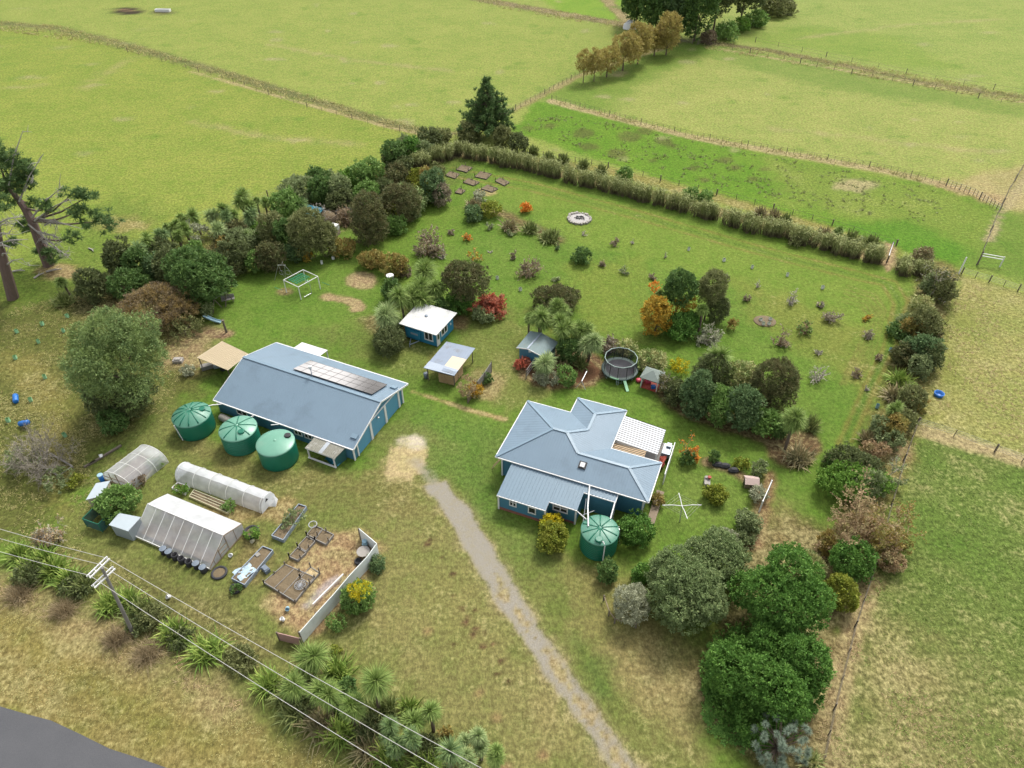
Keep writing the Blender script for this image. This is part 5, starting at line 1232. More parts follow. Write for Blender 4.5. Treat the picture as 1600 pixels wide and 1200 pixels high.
MB().box((0.5, 0.2, 0.5), (1.8, 0.6, 0.08)).box((0.5, 0.5, 0.8), (1.8, 0.08, 0.5)).build('seat', M['grey_timber'], sb)
sd_ = thing('slide', 'pale blue curved slide lying on the grass near the shelter belt', 'slide', at(320, 494), 0)
q0, q1, q2 = at(318.5, 493, 0.9)-sd_.location, at(331, 500.5, 0.35)-sd_.location, at(345, 503.5, 0.15)-sd_.location
m = MB(); prev = None
for i in range(11):
    t_ = i/10; p = q0*(1-t_)**2+q1*2*t_*(1-t_)+q2*t_*t_
    if prev is not None: m.bar(prev, p, 0.5, 0.06); m.bar(prev+Vector((.05, .22, .08)), p+Vector((.05, .22, .08)), 0.06, 0.18); m.bar(prev+Vector((-.05, -.22, .08)), p+Vector((-.05, -.22, .08)), 0.06, 0.18)
    prev = p
m.build('chute', M['ltblue'], sd_); MB().bar((0.1, 0.1, 0), q0, 0.1).build('leg', M['fence_timber'], sd_)
o = MB().tube([(0, 0, 0), (-.05, .05, 1.9)], [0.16, 0.13], 8).tube([(0, 0, 1.9), (0, 0, 2.0)], 0.2, 8).build('stump_post', M['fence_timber'], None, False, at(354, 519)); tag(o, 'dark upright post in the bare patch beside the pale blue slide', 'post')
# compost boxes and sheets among the shelter belt
for q, mt, lb, nm, sz in (((487, 341), 'teal_tarp', 'teal sheet roof half hidden in the shelter belt', 'shelter', (4.2, 2.4, 1.5)), ((524, 366), 'white', 'white and tan beehive box stack at the belt edge', 'box_stack', (1.3, 1.2, 1.8)), ((551, 325), 'conc', 'pale grey leaning sheet among the shelter belt scrub', 'sheet_stack', (2.6, 1.6, 1.3)), ((513, 343), 'timber', 'rough timber compost heap among brown stalks in the belt', 'compost_bin', (3.4, 2.6, 1.1)), ((540, 338), 'grey_timber', 'grey timber compost bay beside the dark belt shrub', 'compost_bin', (2.4, 2.0, 1.1))):
    k = thing(nm, lb, 'shelter' if nm == 'shelter' else nm.replace('_', ' '), at(*q), R(-24)); w_, d_, h_ = sz
    if nm == 'shelter':
        MB().slab([(-w_/2, -d_/2, h_-.2), (w_/2, -d_/2, h_-.2), (w_/2, d_/2, h_+.2), (-w_/2, d_/2, h_+.2)], 0.05).build('sheet_roof', M[mt], k)
        for x in (-1, 1):
            for y in (-1, 1): MB().box((x*w_*.45, y*d_*.42, h_*.45), (.1, .1, h_*.9)).build('post', M['fence_timber'], k)
    elif nm == 'box_stack':
        for i in range(4): MB().box((0, 0, .22+i*.42), (w_*(1-.03*i), d_, .4)).build('hive_box', M['white' if i > 1 else 'kennel'], k)
    elif nm == 'sheet_stack':
        for i in range(3): MB().box((0, i*.25, h_*.42), (w_, .08, h_), 0, 0, Matrix.Rotation(-.5, 4, 'X')).build('sheet', M[mt], k)
    else:
        m = MB()
        for z in (.15, .45, .75, 1.05): m.box((0, -d_/2, z), (w_, .07, .2)).box((0, d_/2, z), (w_, .07, .2)).box((-w_/2, 0, z), (.07, d_, .2)).box((w_/2, 0, z), (.07, d_, .2))
        m.build('slat_wall', M[mt], k); MB().lathe([(w_*.42, .1), (w_*.38, .9), (w_*.2, 1.3), (0, 1.4)], 12).build('compost_fill', M['soil'], k, True)
k = thing('barrel', 'bright blue barrel with white lid in the shelter belt scrub', 'barrel', at(593, 322), 0)
MB().lathe([(.6, 0), (.65, .2), (.65, 1.3), (.5, 1.4), (0, 1.4)], 16).build('barrel_body', M['blue_plastic'], k, True); MB().box((.5, -.6, .8), (.8, .2, .5)).build('label_plate', M['white'], k)

# ------------------------------------------------------------------ power pole, crossarms and wires
pb = at(208, 990)
pole_top = Vector((pb.x-0.75, pb.y+0.9, 8.9))
# crossarms as they hang in the photo
pk = thing('power_pole', 'leaning grey roadside power pole with two white double crossarms', 'power pole', pb, 0)
tloc = at(163, 893, 8.6)-pb; t2 = at(172, 912, 8.0)-pb
MB().tube([(0, 0, 0), tuple(t2*0.5+Vector((0, 0, 0))), tuple(tloc+Vector((0, 0, 0.5)))], [0.17, 0.15, 0.12], 10).build('pole_shaft', M['pole'], pk)
MB().box((0.02, -0.16, 4.3), (0.06, 0.05, 6.5), 0, 0, Matrix.Rotation(0, 4, 'Z')).build('cable_cover', M['steel_pole'], pk).rotation_euler = ((math.atan2(-tloc.y, 8.6)), math.atan2(tloc.x, 8.6), 0)
for (a, b), z in ((((138, 902), (169, 871.5)), 9.1), (((145.5, 917.5), (178, 887)), 8.1)):
    A, B = at(*a, z)-pb, at(*b, z)-pb; d = (B-A).normalized(); n = Vector((d.y, -d.x, 0))*0.17
    m = MB().bar(A+n, B+n, 0.10, 0.12).bar(A-n, B-n, 0.10, 0.12)
    for s in (0.05, 0.35, 0.65, 0.95): p = A.lerp(B, s); m.bar(p+n, p-n, 0.05)
    ca = m.build('crossarm', M['white'], pk)
    m = MB()
    for s in (0.04, 0.62, 0.97): p = A.lerp(B, s); m.lathe([(0.03, 0.05), (0.07, 0.1), (0.05, 0.16), (0.07, 0.2), (0.03, 0.28)], 10, tuple(p))
    m.build('insulator', M['white'], ca)
def span(label, pts):
    P = [at(x, y, z) for x, y, z in pts]; m = MB()
    for a, b, sag in zip(P[:-1], P[1:], (0.35, 0.55)):
        m.tube([a.lerp(b, t)-Vector((0, 0, sag*4*t*(1-t))) for t in np.linspace(0, 1, 12)], 0.022, 5)
    k = m.build('power_line', M['wire'], None, False); tag(k, label, 'wire', 'power lines over the roadside')
span('uppermost pale overhead wire, on the greenhouse side of the pole top', [(-150, 780, 9.3), (167, 872, 9.35), (830, 1242, 9.3)])
span('middle pale overhead wire crossing the centre of the crossarms', [(-150, 797, 9.3), (157, 882, 9.35), (740, 1232, 9.3)])
span('lowest pale overhead wire, on the road side of the crossarms', [(-150, 816, 9.3), (140, 899, 9.35), (660, 1230, 9.3)])

# ------------------------------------------------------------------ paddock fences, gates, far things
def fence(label, pxs, sp, hgt_, wires=3, pw=0.11, group=None, big=6, wm='thin_wire', name='wire_fence'):
    P = [at(x, y) for x, y in pxs]; k = thing(name, label, 'fence', P[0], 0, group); wm_ = MB(); proto = None; tot = 0; n = 0
    for a, b in zip(P[:-1], P[1:]):
        L = (b-a).length; m = max(1, round(L/sp))
        for i in range(m+(b is P[-1])):
            p = a.lerp(b, i/m)-P[0]
            if n < 100:
                if n % big == 0: q = MB().box((0, 0, hgt_*.56), (pw*1.7, pw*1.7, hgt_*1.12)).build('post', M['fence_timber'], k) if n == 0 else first.copy()
                else: q = MB().box((0, 0, hgt_*.5), (pw, pw*.7, hgt_)).build('batten', M['fence_timber'], k) if proto is None else proto.copy()
                if n == 0: first = q
                elif n % big == 0: COL.objects.link(q); q.parent = k
                elif proto is None: proto = q
                else: COL.objects.link(q); q.parent = k
                q.location = p; q.rotation_euler = (random.uniform(-.04, .04), random.uniform(-.04, .04), random.uniform(0, 1))
            n += 1
        for w_ in range(wires): z = hgt_*(0.3+0.65*w_/max(1, wires-1)); wm_.tube([a-P[0]+Vector((0, 0, z)), b-P[0]+Vector((0, 0, z))], 0.016, 4, 0, False)
    wm_.build('wire', M[wm], k)
    return k
fence('curved batten fence between the lush paddock and the pale paddock beyond it', [(862, 156), (960, 183), (1080, 213), (1250, 243), (1380, 265), (1478, 290)], 1.3, 1.05, 3, 0.05)
fence('white-battened fence stub round the dry corner of the far paddock', [(1478, 290), (1520, 305), (1562, 330)], 0.8, 1.2, 3, 0.09, None, 8, 'wire')
fence('fence running from the dark pine up the line of willows', [(690, 225), (790, 180), (905, 118), (985, 88), (1058, 66)], 2.0, 1.1, 3, 0.06)
fence('fence along the ditch below the upper right paddock', [(1090, 70), (1200, 88), (1330, 116), (1460, 140), (1600, 168)], 4.5, 1.2, 3, 0.08, None, 3)
fence('fence on the upper side of the ditch in the far right', [(1180, 66), (1330, 98), (1460, 125), (1600, 148)], 7, 1.2, 2, 0.08, None, 3)
fence('fence beside the ditch through the far left paddocks', [(0, 46), (100, 54), (200, 82), (330, 118), (480, 168), (600, 200), (675, 216)], 4.5, 1.1, 3, 0.06, None, 3)
fence('fence along the outer edge of the left shelter belt', [(330, 345), (440, 300), (520, 288), (600, 258), (680, 226)], 2.6, 1.25, 3, 0.1, None, 4)
fence('electric fence across the right-hand paddocks from the boundary', [(1432, 664), (1490, 682), (1554, 706), (1640, 738)], 3.4, 1.1, 4, 0.09, None, 2, 'wire')
fence('right boundary fence along the paddock edge below the dark trees', [(1432, 664), (1412, 720), (1392, 790), (1360, 905), (1335, 980), (1302, 1110), (1285, 1190)], 2.6, 1.0, 3, 0.07, None, 3)
fence('post and wire fence from the white leaning post to the right edge', [(1502, 428), (1545, 441), (1590, 455), (1660, 478)], 2.4, 1.1, 4, 0.08, None, 2, 'wire')
fence('thin fence climbing the rise at the far right edge', [(1528, 412), (1556, 340), (1575, 300), (1600, 258)], 3, 1.1, 3, 0.1, None, 4)
fence('low wire fence behind the reed hedge', [(800, 236), (950, 262), (1150, 312), (1300, 352), (1400, 384)], 3.5, 1.0, 2, 0.1, None, 3)
def gate(label, a, b, h, mat, name='gate'):
    A, B = at(*a), at(*b); k = thing(name, label, 'gate', A, 0); d = B-A; m = MB()
    for z in np.linspace(0.15, h, 5): m.bar((0, 0, z), d+Vector((0, 0, z)), 0.05)
    m.bar((0, 0, .15), d+Vector((0, 0, h)), 0.05); m.build('gate_frame', M[mat], k)
    for p in (Vector((0, 0, 0)), d): MB().box((p.x, p.y, .65), (.16, .16, 1.3)).build('gate_post', M['fence_timber'], k)
gate('narrow white gate in the gap of the reed hedge', (1385, 411), (1392, 389), 1.2, 'white')
gate('distant pale timber gate between the willows and the dark wood', (1064, 65), (1082, 68), 1.2, 'timber')
o = MB().tube([(0, 0, 0), (0.35, 0.5, 2.6)], 0.1, 6).build('leaning_post', M['white'], None, False, at(1498, 428)); tag(o, 'tall white leaning post at the boundary corner', 'post')
k = thing('stock_yard', 'weathered post with pale rails standing in the far right paddock corner', 'rail frame', at(1526, 414), 0)
MB().bar((0, 0, 0), (0.3, .3, 2.2), .18).build('post', M['fence_timber'], k); m = MB()
for z in (1.5, 1.9): m.bar((.2, .2, z), (3.2, -.6, z-.2), .1)
m.bar((3.2, -.6, 0), (3.2, -.6, 1.8), .12).build('rail', M['white'], k)
k = thing('water_trough', 'white concrete water trough in the far left paddock', 'trough', at(255, 18), R(-4)); m = MB()
m.box((0, -0.6, .35), (4.6, .15, .7)).box((0, .6, .35), (4.6, .15, .7)).box((-2.25, 0, .35), (.15, 1.1, .7)).box((2.25, 0, .35), (.15, 1.1, .7)); m.build('trough_wall', M['white'], k); MB().box((0, 0, .3), (4.3, 1.1, .5)).build('water_fill', M['alu'], k)
m = MB(); m.lathe([(2.2, 0), (2.0, 1.2), (1.0, 1.9), (0, 2.1)], 12); o = m.build('wrapped_bales', M['white'], None, True, at(985, 44)); tag(o, 'white plastic-wrapped bale at the end of the far ditch by the willows', 'bale')
for i, v in enumerate(o.data.vertices): v.co.x *= 1+0.2*math.sin(i*2.1); v.co.z *= 1+0.15*math.cos(i*1.3)
# timber lying about in the rough left corner
for x, y, rz, l, lb in ((85, 424, 20, 2.2, 'bleached log on the bare ground beside the big leaning pine'), (143, 392, -40, 1.6, 'short pale stump in the grass right of the leaning pine'), (30, 425, 5, 1.8, 'grey log lying between the two big pine trunks'), (62, 432, 60, 1.6, 'short crooked branch lying below the leaning pine')):
    o = MB().tube([(-l/2, 0, .15), (0, .15, .2), (l/2, 0, .22)], [.14, .12, .06], 6).tube([(0, .1, .2), (l*.3, .5, .5)], [.06, .02], 5).build('fallen_log', M['dead_wood'], None, False, at(x, y)); o.rotation_euler.z = R(rz); tag(o, lb, 'log')
o = MB().box((0, 0, .2), (1.2, .8, .4)).box((0, 0, .45), (.8, .5, .2)).build('rubble_heap', M['stone'], None, False, at(279, 565)); tag(o, 'small pale rubble heap in bare soil left of the carport', 'rubble')
k = thing('field_bin', 'grey old crate in long grass behind the tunnel house', 'crate', at(85, 727), R(-30)); m = MB()
for z in (.1, .35): m.bar((-1.6, -.8, z), (2.2, -.8, z), .08).bar((-1.6, .8, z), (2.2, .8, z), .08)
m.bar((-1.6, -.8, .35), (-1.6, .8, .35), .08).bar((2.2, -.8, .35), (2.2, .8, .35), .08).build('timber_frame', M['dead_wood'], k)
for q, lb in ((((140, 727), (190, 697)), 'long dark sleeper lying beside the left wall of the tunnel house'), (((132, 731), (150, 721)), 'short dark sleeper in long grass left of the tunnel house')):
    A, B = at(*q[0]), at(*q[1]); o = MB().bar((0, 0, .12), B-A+Vector((0, 0, .12)), .22).build('sleeper', M['fence_timber'], None, False, A); tag(o, lb, 'sleeper')
# ------------------------------------------------------------------ plant generators
def nrm(v): return v/np.maximum(np.linalg.norm(v, axis=-1, keepdims=True), 1e-9)
def rdir(r, n, up=0.0):
    v = r.normal(size=(n, 3)); v[:, 2] += up; return nrm(v)
def strips(r, p0, d, L, W, droop, ns=3):
    """n tapering strap leaves / twigs / blades as one vertex and quad array"""
    n = len(p0); t = np.linspace(0, 1, ns+1)[None, :, None]; L = np.broadcast_to(np.asarray(L, float), (n,))[:, None, None]
    W = np.broadcast_to(np.asarray(W, float), (n,))[:, None, None]; dr = np.broadcast_to(np.asarray(droop, float), (n,))[:, None, None]
    c = p0[:, None]+d[:, None]*L*t; c = c+np.concatenate([np.zeros((n, ns+1, 2)), -(dr*L*t*t)], 2)
    s = np.cross(d, r.normal(size=(n, 3))*0.35+np.array([0, 0, 1.0])); s = nrm(s)[:, None]
    wd = W*0.5*np.clip(1.0-t**1.6, 0.06, 1)
    V = np.stack([c-s*wd, c+s*wd], 2).reshape(-1, 3)
    b = (np.arange(n)*(ns+1)*2)[:, None]+(np.arange(ns)*2)[None]
    Q = np.stack([b, b+1, b+3, b+2], -1).reshape(-1, 4)
    return V, Q, c
def leaves(r, p, d, l, w):
    n = len(p); l = np.broadcast_to(np.asarray(l, float), (n,))[:, None]; w = np.broadcast_to(np.asarray(w, float), (n,))[:, None]
    s = nrm(np.cross(d, r.normal(size=(n, 3))))
    V = np.stack([p-d*l*.5, p+s*w*.5, p+d*l*.5, p-s*w*.5], 1).reshape(-1, 3)
    return V, np.arange(4*n).reshape(n, 4)
def cat(parts):
    Vs, Qs, o = [], [], 0
    for p in parts:
        Vs.append(p[0]); Qs.append(p[1]+o); o += len(p[0])
    return np.concatenate(Vs), np.concatenate(Qs)
def esurf(a, b, c):
    p = 1.6; return 4*math.pi*(((a*b)**p+(a*c)**p+(b*c)**p)/3)**(1/p)
def crown_leaves(r, ax, l, asp=0.5, dens=1.0, nl=10, lr=0.45, up=0.1, out=0.5, cap=26000, tuft=1.0, ragged=0.13, bottom=-0.5):
    """leaves over a lumpy crown of nl lobes inside the ellipsoid ax, centred on the origin"""
    ax = np.array(ax, float)
    d = rdir(r, nl); d[:, 2] = np.where(d[:, 2] < bottom, -d[:, 2], d[:, 2]); cs = d*(1-lr)*r.uniform(0.68, 1.16, (nl, 1)); rs = lr*r.uniform(0.7, 1.2, nl)
    cs = np.concatenate([cs, [[0, 0, -0.08]]]); rs = np.append(rs, 0.74)
    n = int(min(cap, dens*2.6*esurf(*ax)/(l*l*asp*0.5)))
    rt = max(.24, 1.5*l)*tuft; clus = 18; k = max(8, int(n*1.45/clus))
    w_ = rs**2/np.sum(rs**2); li = r.choice(len(rs), k, p=w_); q = rdir(r, k, 0.2)
    pt = cs[li]+q*(rs[li]*(1-0.34*r.random(k)**2+ragged*r.normal(size=k)*0.6))[:, None]
    dist = np.linalg.norm(pt[:, None]-cs[None], axis=2)/rs[None]; dist[np.arange(k), li] = 9; dist[:, -1] = 9
    keep = (dist.min(1) > 0.76); pt, q = pt[keep], q[keep]
    m = len(pt); O = np.repeat(q, clus, 0); h = nrm(O*.75+r.normal(size=O.shape)*.62+np.array([0, 0, up]))
    sz = np.repeat(r.uniform(.75, 1.25, m), clus)[:, None]
    P = np.repeat(pt*ax, clus, 0)+h*rt*sz*r.uniform(.35, 1.0, (m*clus, 1))
    dd = nrm(h+r.normal(size=O.shape)*(.75-.35*min(out, 1.2)))
    s = r.uniform(0.75, 1.25, len(P))
    return leaves(r, P, dd, l*s, l*asp*s)
GROW = [1.0]
def solve(bbox, base=None, cmax=1.3, cmin=0.45, lift=0.0):
    """photo bounding box of a plant -> ground point, half sizes, centre height, distance"""
    x0, y0, x1, y1 = bbox; cx, cy = (x0+x1)/2, (y0+y1)/2; z = 1.0; gw = GROW[0]
    x0, x1, y0, y1 = cx-(cx-x0)*gw, cx+(x1-cx)*gw, cy-(cy-y0)*gw, cy+(y1-cy)*gw
    for _ in range(6):
        if base:                                    # base gives how far away it stands; the trunk is upright under the crown
            Y = at(*base).y; d_ = ray(cx, cy); s_ = Y/d_[1]; pos = Vector((d_[0]*s_, Y, 0)); z = max(0.4, HCAM+d_[2]*s_)
        else: pos = at(cx, cy, z)
        dv = Vector((pos.x, pos.y, z-HCAM)); dist = dv.length; e = math.asin((HCAM-z)/dist); dep = pos.y*CT-(z-HCAM)*ST
        mp_ = dep/FPX; a = (x1-x0)/2*mp_; b = (y1-y0)/2*mp_*dist/dep if False else (y1-y0)/2*mp_
        s2 = b*b-(a*math.sin(e))**2; c = math.sqrt(max(s2, (cmin*a)**2))/math.cos(e) if s2 > 0 else cmin*a
        c = min(max(c, cmin*a), cmax*a)
        ay = min(a*1.15, math.sqrt(max(b*b-(c*math.cos(e))**2, (0.5*a)**2))/math.sin(e))
        if not base: z = c*0.96+lift
    return Vector((pos.x, pos.y, 0)), a, ay, c, z, dist
NSEED = [100]
def seed(): NSEED[0] += 1; return np.random.default_rng(NSEED[0])
def trunk_mb(r, z, spread, h0, n=5, lean=(0, 0), r0=0.18):
    m = MB(); fx, fy = lean
    m.tube([(0, 0, -0.1), (fx*.3, fy*.3, z*0.35), (fx*.7, fy*.7, z*.75), (fx, fy, z*1.0)], [r0, r0*.8, r0*.55, r0*.3], 7)
    for i in range(n):
        a = 2*math.pi*i/n+r.uniform(0, 1); s = spread*r.uniform(.5, .85); b = r.uniform(.35, .7)
        m.tube([(fx*b*.8, fy*b*.8, z*b), (math.cos(a)*s*.5, math.sin(a)*s*.5, z*(b+.22)), (math.cos(a)*s, math.sin(a)*s, z*min(1.15, b+.45))], [r0*.45, r0*.3, r0*.12], 5)
    return m

def shrub(bbox, mat, label, name='shrub', cat_='shrub', group=None, k=0.0034, asp=0.5, base=None, trunk=None, lift=0.0, cmax=1.25, lmin=0.07, **kw):
    r = seed(); g, a, ay, c, z, dist = solve(bbox, base, cmax, 0.45, lift)
    l = max(lmin, k*dist)
    V, Q = crown_leaves(r, (a*1.1, ay*1.1, c*1.08), l, asp, **kw); V = V+np.array([0, 0, z]); V[:, 2] = np.maximum(V[:, 2], 0.02+0.1*r.random(len(V)))
    if trunk is None: trunk = z-c > 0.5 or a > 1.9
    if trunk:
        t = thing(name, label, cat_, g, 0, group)
        link('crown', mesh_np('crown', V, Q, M_[mat]), t)
        trunk_mb(r, z, min(a, ay)*.75, 0, 5, (0, 0), max(.07, min(.3, a*.07))).build('trunk', M['bark'] if trunk is True else M[trunk], t)
        return t
    return tag(link(name, mesh_np(name, V, Q, M_[mat]), None, g), label, cat_, group)
def rosette(r, c, n, L, W, up=0.25, droop=0.4, ns=3):
    d = rdir(r, n, up); return strips(r, np.repeat(c[None], n, 0)+d*L*.08, d, L*r.uniform(.75, 1.1, n), W, droop*r.uniform(.5, 1.3, n), ns)[:2]
def cabbage(bbox, label, mat='cabbage', base=None, group=None, heads=None, n=70, name='cabbage_tree'):
    r = seed(); x0, y0, x1, y1 = bbox
    g, a, ay, c, z, dist = solve(bbox, base or ((x0+x1)/2+0.0, y1+(y1-y0)*0.55), 1.1)
    nh = heads or max(1, int(round((a/1.0)**2*1.3))); sub = 3 if nh == 1 else nh
    R_ = a*(.80 if nh == 1 else min(.85, 1.05/math.sqrt(nh)+.14))
    t = thing(name, label, 'cabbage tree', g, 0, group); parts = []; m = MB(); W_ = max(.05, .00115*dist)
    for i in range(sub):
        an = i*2.4+r.uniform(0, 6); q_ = math.sqrt((i+.35)/sub)
        p = np.array([math.cos(an)*q_*max(.1, a-R_*.75), math.sin(an)*q_*max(.1, ay-R_*.75), z+r.uniform(-.25, .3)*c])
        rr = R_*r.uniform(.92, 1.12)
        parts.append(rosette(r, p, int(n*2.2), rr*1.1, W_, .35, .25)); parts.append(rosette(r, p-np.array([0, 0, rr*.15]), int(n*1.4), rr*1.0, W_, -.35, .30))
        q = p*np.array([.35, .35, .6]); m.tube([(0, 0, -.1), tuple(q), tuple(p)], [.16, .12, .08], 6)
    V, Q = cat(parts); V[:, 2] = np.maximum(V[:, 2], .03)
    link('crown', mesh_np('crown', V, Q, M_[mat]), t); m.build('trunk', M['bark'], t)
    return t
def flax(bbox, label, mat='flax', group=None, n=None, name='flax_plant', W=None, cat_='flax plant', droop=0.5):
    r = seed(); g, a, ay, c, z, dist = solve(bbox, None, 1.0); h = min(2*c, 2.6); n = int((n or int(110+90*a))*.75)
    p = np.stack([r.normal(size=n)*a*.22, r.normal(size=n)*ay*.22, np.zeros(n)], 1)
    th = r.uniform(0, 2*math.pi, n); el = np.radians(r.uniform(28, 84, n)); d = np.stack([np.cos(th)*np.cos(el)*a/max(a, ay), np.sin(th)*np.cos(el)*ay/max(a, ay), np.sin(el)], 1)
    L = np.clip(a*1.05/np.maximum(np.cos(el), .45), .5*a, 2.4)*r.uniform(.7, 1.1, n)
    V, Q, _ = strips(r, p, nrm(d), L, W or max(.095, .0024*dist), droop*r.uniform(.6, 1.3, n)*np.cos(el)**.5, 4); V[:, 2] = np.maximum(V[:, 2], .03)
    return tag(link(name, mesh_np(name, V, Q, M_[mat]), None, g), label, cat_, group)
def twiggy(bbox, mat, label, name='bare_shrub', cat_='shrub', leaf=None, ln=0, group=None, base=None, n0=9, wmul=1.0, k=.0034, cmax=1.6, upb=0.9, fan=None, n1m=7, n2m=6):
    """leafless or thinly leaved shrub of branching twigs; leaf material makes a second part"""
    r = seed(); g, a, ay, c, z, dist = solve(bbox, base, cmax); top = z+c; pw = .00052*dist*wmul
    n = n0; d = rdir(r, n); d[:, 2] = np.abs(d[:, 2])*upb+.25; d = nrm(d); ext = np.array([a, ay, top])*.78; L = 1/np.sqrt(((d/ext)**2).sum(1))*r.uniform(.7, 1, n)
    V0, Q0, c0 = strips(r, r.normal(size=(n, 3))*np.array([.12, .12, 0])*a, d, L, pw*3.2, -.05, 5); parts = [(V0, Q0)]; C, D, LL = c0, d, L; pts = []
    for lev, (m, f, w_) in enumerate(((n1m, .5, 1.7), (n2m, .55, 1.1))):
        i = np.repeat(np.arange(len(C)), m); tt = r.integers(2, C.shape[1], len(i)); p = C[i, tt]; dd = nrm(D[i]*.7+r.normal(size=(len(i), 3))*.6+np.array([0, 0, .12])); l_ = LL[i]*f*r.uniform(.5, 1.1, len(i))
        Vx, Qx, cx = strips(r, p, dd, l_, pw*w_, -.03, 3); parts.append((Vx, Qx)); C, D, LL = cx, dd, l_; pts.append(cx[:, 1:].reshape(-1, 3))
    V, Q = cat(parts); V[:, 2] = np.maximum(V[:, 2], .0)
    tw = mesh_np('twigs', V, Q, M[mat])
    if leaf:
        t = thing(name, label, cat_, g, 0, group); link('twigs', tw, t); P = np.concatenate(pts); P = P[r.integers(0, len(P), ln)]+r.normal(size=(ln, 3))*.1; l = max(.07, k*dist); s = r.uniform(.6, 1.2, ln)
        V, Q = leaves(r, P, rdir(r, ln), l*s, l*.55*s); V[:, 2] = np.maximum(V[:, 2], .02); link('foliage', mesh_np('foliage', V, Q, M_[leaf]), t); return t
    tw.name = name; return tag(link(name, tw, None, g), label, cat_, group)
def reeds(label, pxs, h, w_, per_m, name='reed_hedge'):
    r = seed(); P = [np.array(at(x, y)) for x, y in pxs]; o = P[0].copy(); parts = []
    for a, b in zip(P[:-1], P[1:]):
        L = np.linalg.norm(b-a); nc_ = max(3, int(L*4.2)); per = max(4, int(L*per_m/nc_)); n = nc_*per; d = (b-a)/L; s = np.array([-d[1], d[0], 0])
        tc_ = np.repeat(np.sort(r.random(nc_)), per); oc = np.repeat(r.normal(size=nc_)*w_*.24, per); hc = np.repeat(r.uniform(.86, 1.08, nc_), per)
        lump = hc*(.88+.16*vnoise((a+d*(tc_*L)[:, None])[:, :2], .35, 5)); base = a-o+d*(tc_*L+r.normal(size=n)*.22)[:, None]+s*(oc+r.normal(size=n)*.22)[:, None]
        th = r.normal(size=(n, 3))*.15+np.array([0, 0, 1]); parts.append(strips(r, base, nrm(th), h*lump*r.uniform(.75, 1.05, n), .08, .06, 2)[:2])
        for k in range(2):
            z = r.uniform(.35, .95, n)*h*lump; b2 = base+np.stack([np.zeros(n), np.zeros(n), z], 1)+r.normal(size=(n, 3))*np.array([.2, .2, .05]); parts.append(strips(r, b2, nrm(r.normal(size=(n, 3))*.55+np.array([0, 0, .8])), r.uniform(.5, 1.0, n), .09, .5, 2)[:2])
    V, Q = cat(parts); V[:, 2] = np.maximum(V[:, 2], 0)
    return tag(link(name, mesh_np(name, V, Q, M_['reed']), None, Vector(o)), label, 'hedge')

# foliage colours (base reflectance)
M_ = {}
LK = 2.2
def F(name, c1, c2, c3=None, **k):
    f = lambda c: tuple(min(.75, x*LK) for x in c) if c and max(c) < .3 else c
    M_[name] = leafmat(name+' leaves', f(c1), f(c2), f(c3), **k)
F('dark', (.0291, .0560, .0157), (.0784, .1210, .0336), (.0426, .0784, .0224))
F('darkbroad', (.0299, .0713, .0138), (.0897, .1610, .0322), (.0437, .0943, .0184))
F('mid', (.050, .095, .024), (.110, .165, .045), (.075, .125, .030))
F('bright', (.0432, .0936, .0144), (.1008, .1584, .0288), (.0612, .1152, .0202))
F('olive', (.060, .072, .026), (.125, .130, .052), (.082, .088, .036))
F('darkolive', (.036, .050, .019), (.088, .100, .038), (.052, .062, .026))
F('brownolive', (.034, .044, .017), (.088, .090, .036), (.066, .058, .026))
F('greygreen', (.066, .088, .036), (.145, .165, .075), (.090, .112, .050))
F('bluegreen', (.034, .062, .024), (.090, .125, .050), (.050, .082, .034))
F('palegrey', (.115, .122, .078), (.215, .22, .15))
F('feijoa', (.0528, .0792, .0312), (.1500, .1800, .0768), (.0900, .1224, .0480), clump=.6)
F('yellow', (.42, .34, .015), (.60, .50, .030), (.20, .22, .02))
F('yellowgreen', (.062, .085, .013), (.155, .165, .024), (.10, .105, .018))
F('autumn', (.34, .19, .025), (.56, .34, .045), (.20, .16, .03))
F('orange', (.56, .20, .03), (.72, .30, .05))
F('redtwig', (.26, .075, .045), (.46, .13, .075), (.20, .09, .06))
F('ochre', (.150, .115, .035), (.30, .215, .065), (.12, .12, .035))
F('dead', (.20, .14, .080), (.36, .26, .150), (.17, .15, .07))
F('brown', (.0612, .0475, .0302), (.1260, .0994, .0648))
F('cabbage', (.0480, .0806, .0173), (.1488, .1872, .0557), (.0720, .1104, .0250), trans=.2)
F('cabbagepale', (.0802, .1132, .0424), (.2075, .2452, .1084), (.1037, .1414, .0519), trans=.2)
F('cabbageblue', (.0425, .0749, .0323), (.1191, .1574, .0578), (.0596, .0936, .0306), trans=.2)
F('flax', (.0405, .0594, .0162), (.1350, .1485, .0540), (.0630, .0765, .0225), trans=.15)
F('flaxgreen', (.0510, .0893, .0149), (.1806, .2177, .0531), (.0659, .1063, .0191), trans=.15)
F('flaxtan', (.0850, .0850, .0382), (.3060, .2550, .1445), (.1275, .1020, .0510), trans=.15)
F('flaxcream', (.14, .16, .06), (.52, .47, .22), (.07, .11, .03), trans=.15)
F('reed', (.070, .088, .028), (.185, .192, .080), (.105, .115, .042), zfade=(.25, 1.6, (.125, .105, .062)), trans=.15)
F('needle', (.030, .058, .020), (.078, .112, .040), (.044, .076, .026))
F('needleblue', (.0680, .0935, .0663), (.1445, .1742, .1318))
F('feather', (.050, .080, .030), (.130, .165, .060), (.095, .125, .038), clump=.35)
F('willow', (.150, .125, .040), (.31, .24, .085), (.19, .165, .05))
F('rust', (.066, .052, .032), (.140, .108, .064), (.155, .112, .038))
F('tanbrown', (.085, .072, .048), (.17, .145, .10))
F('tussock', (.085, .066, .036), (.19, .150, .090))
F('tuft', (.10, .105, .035), (.27, .235, .105))
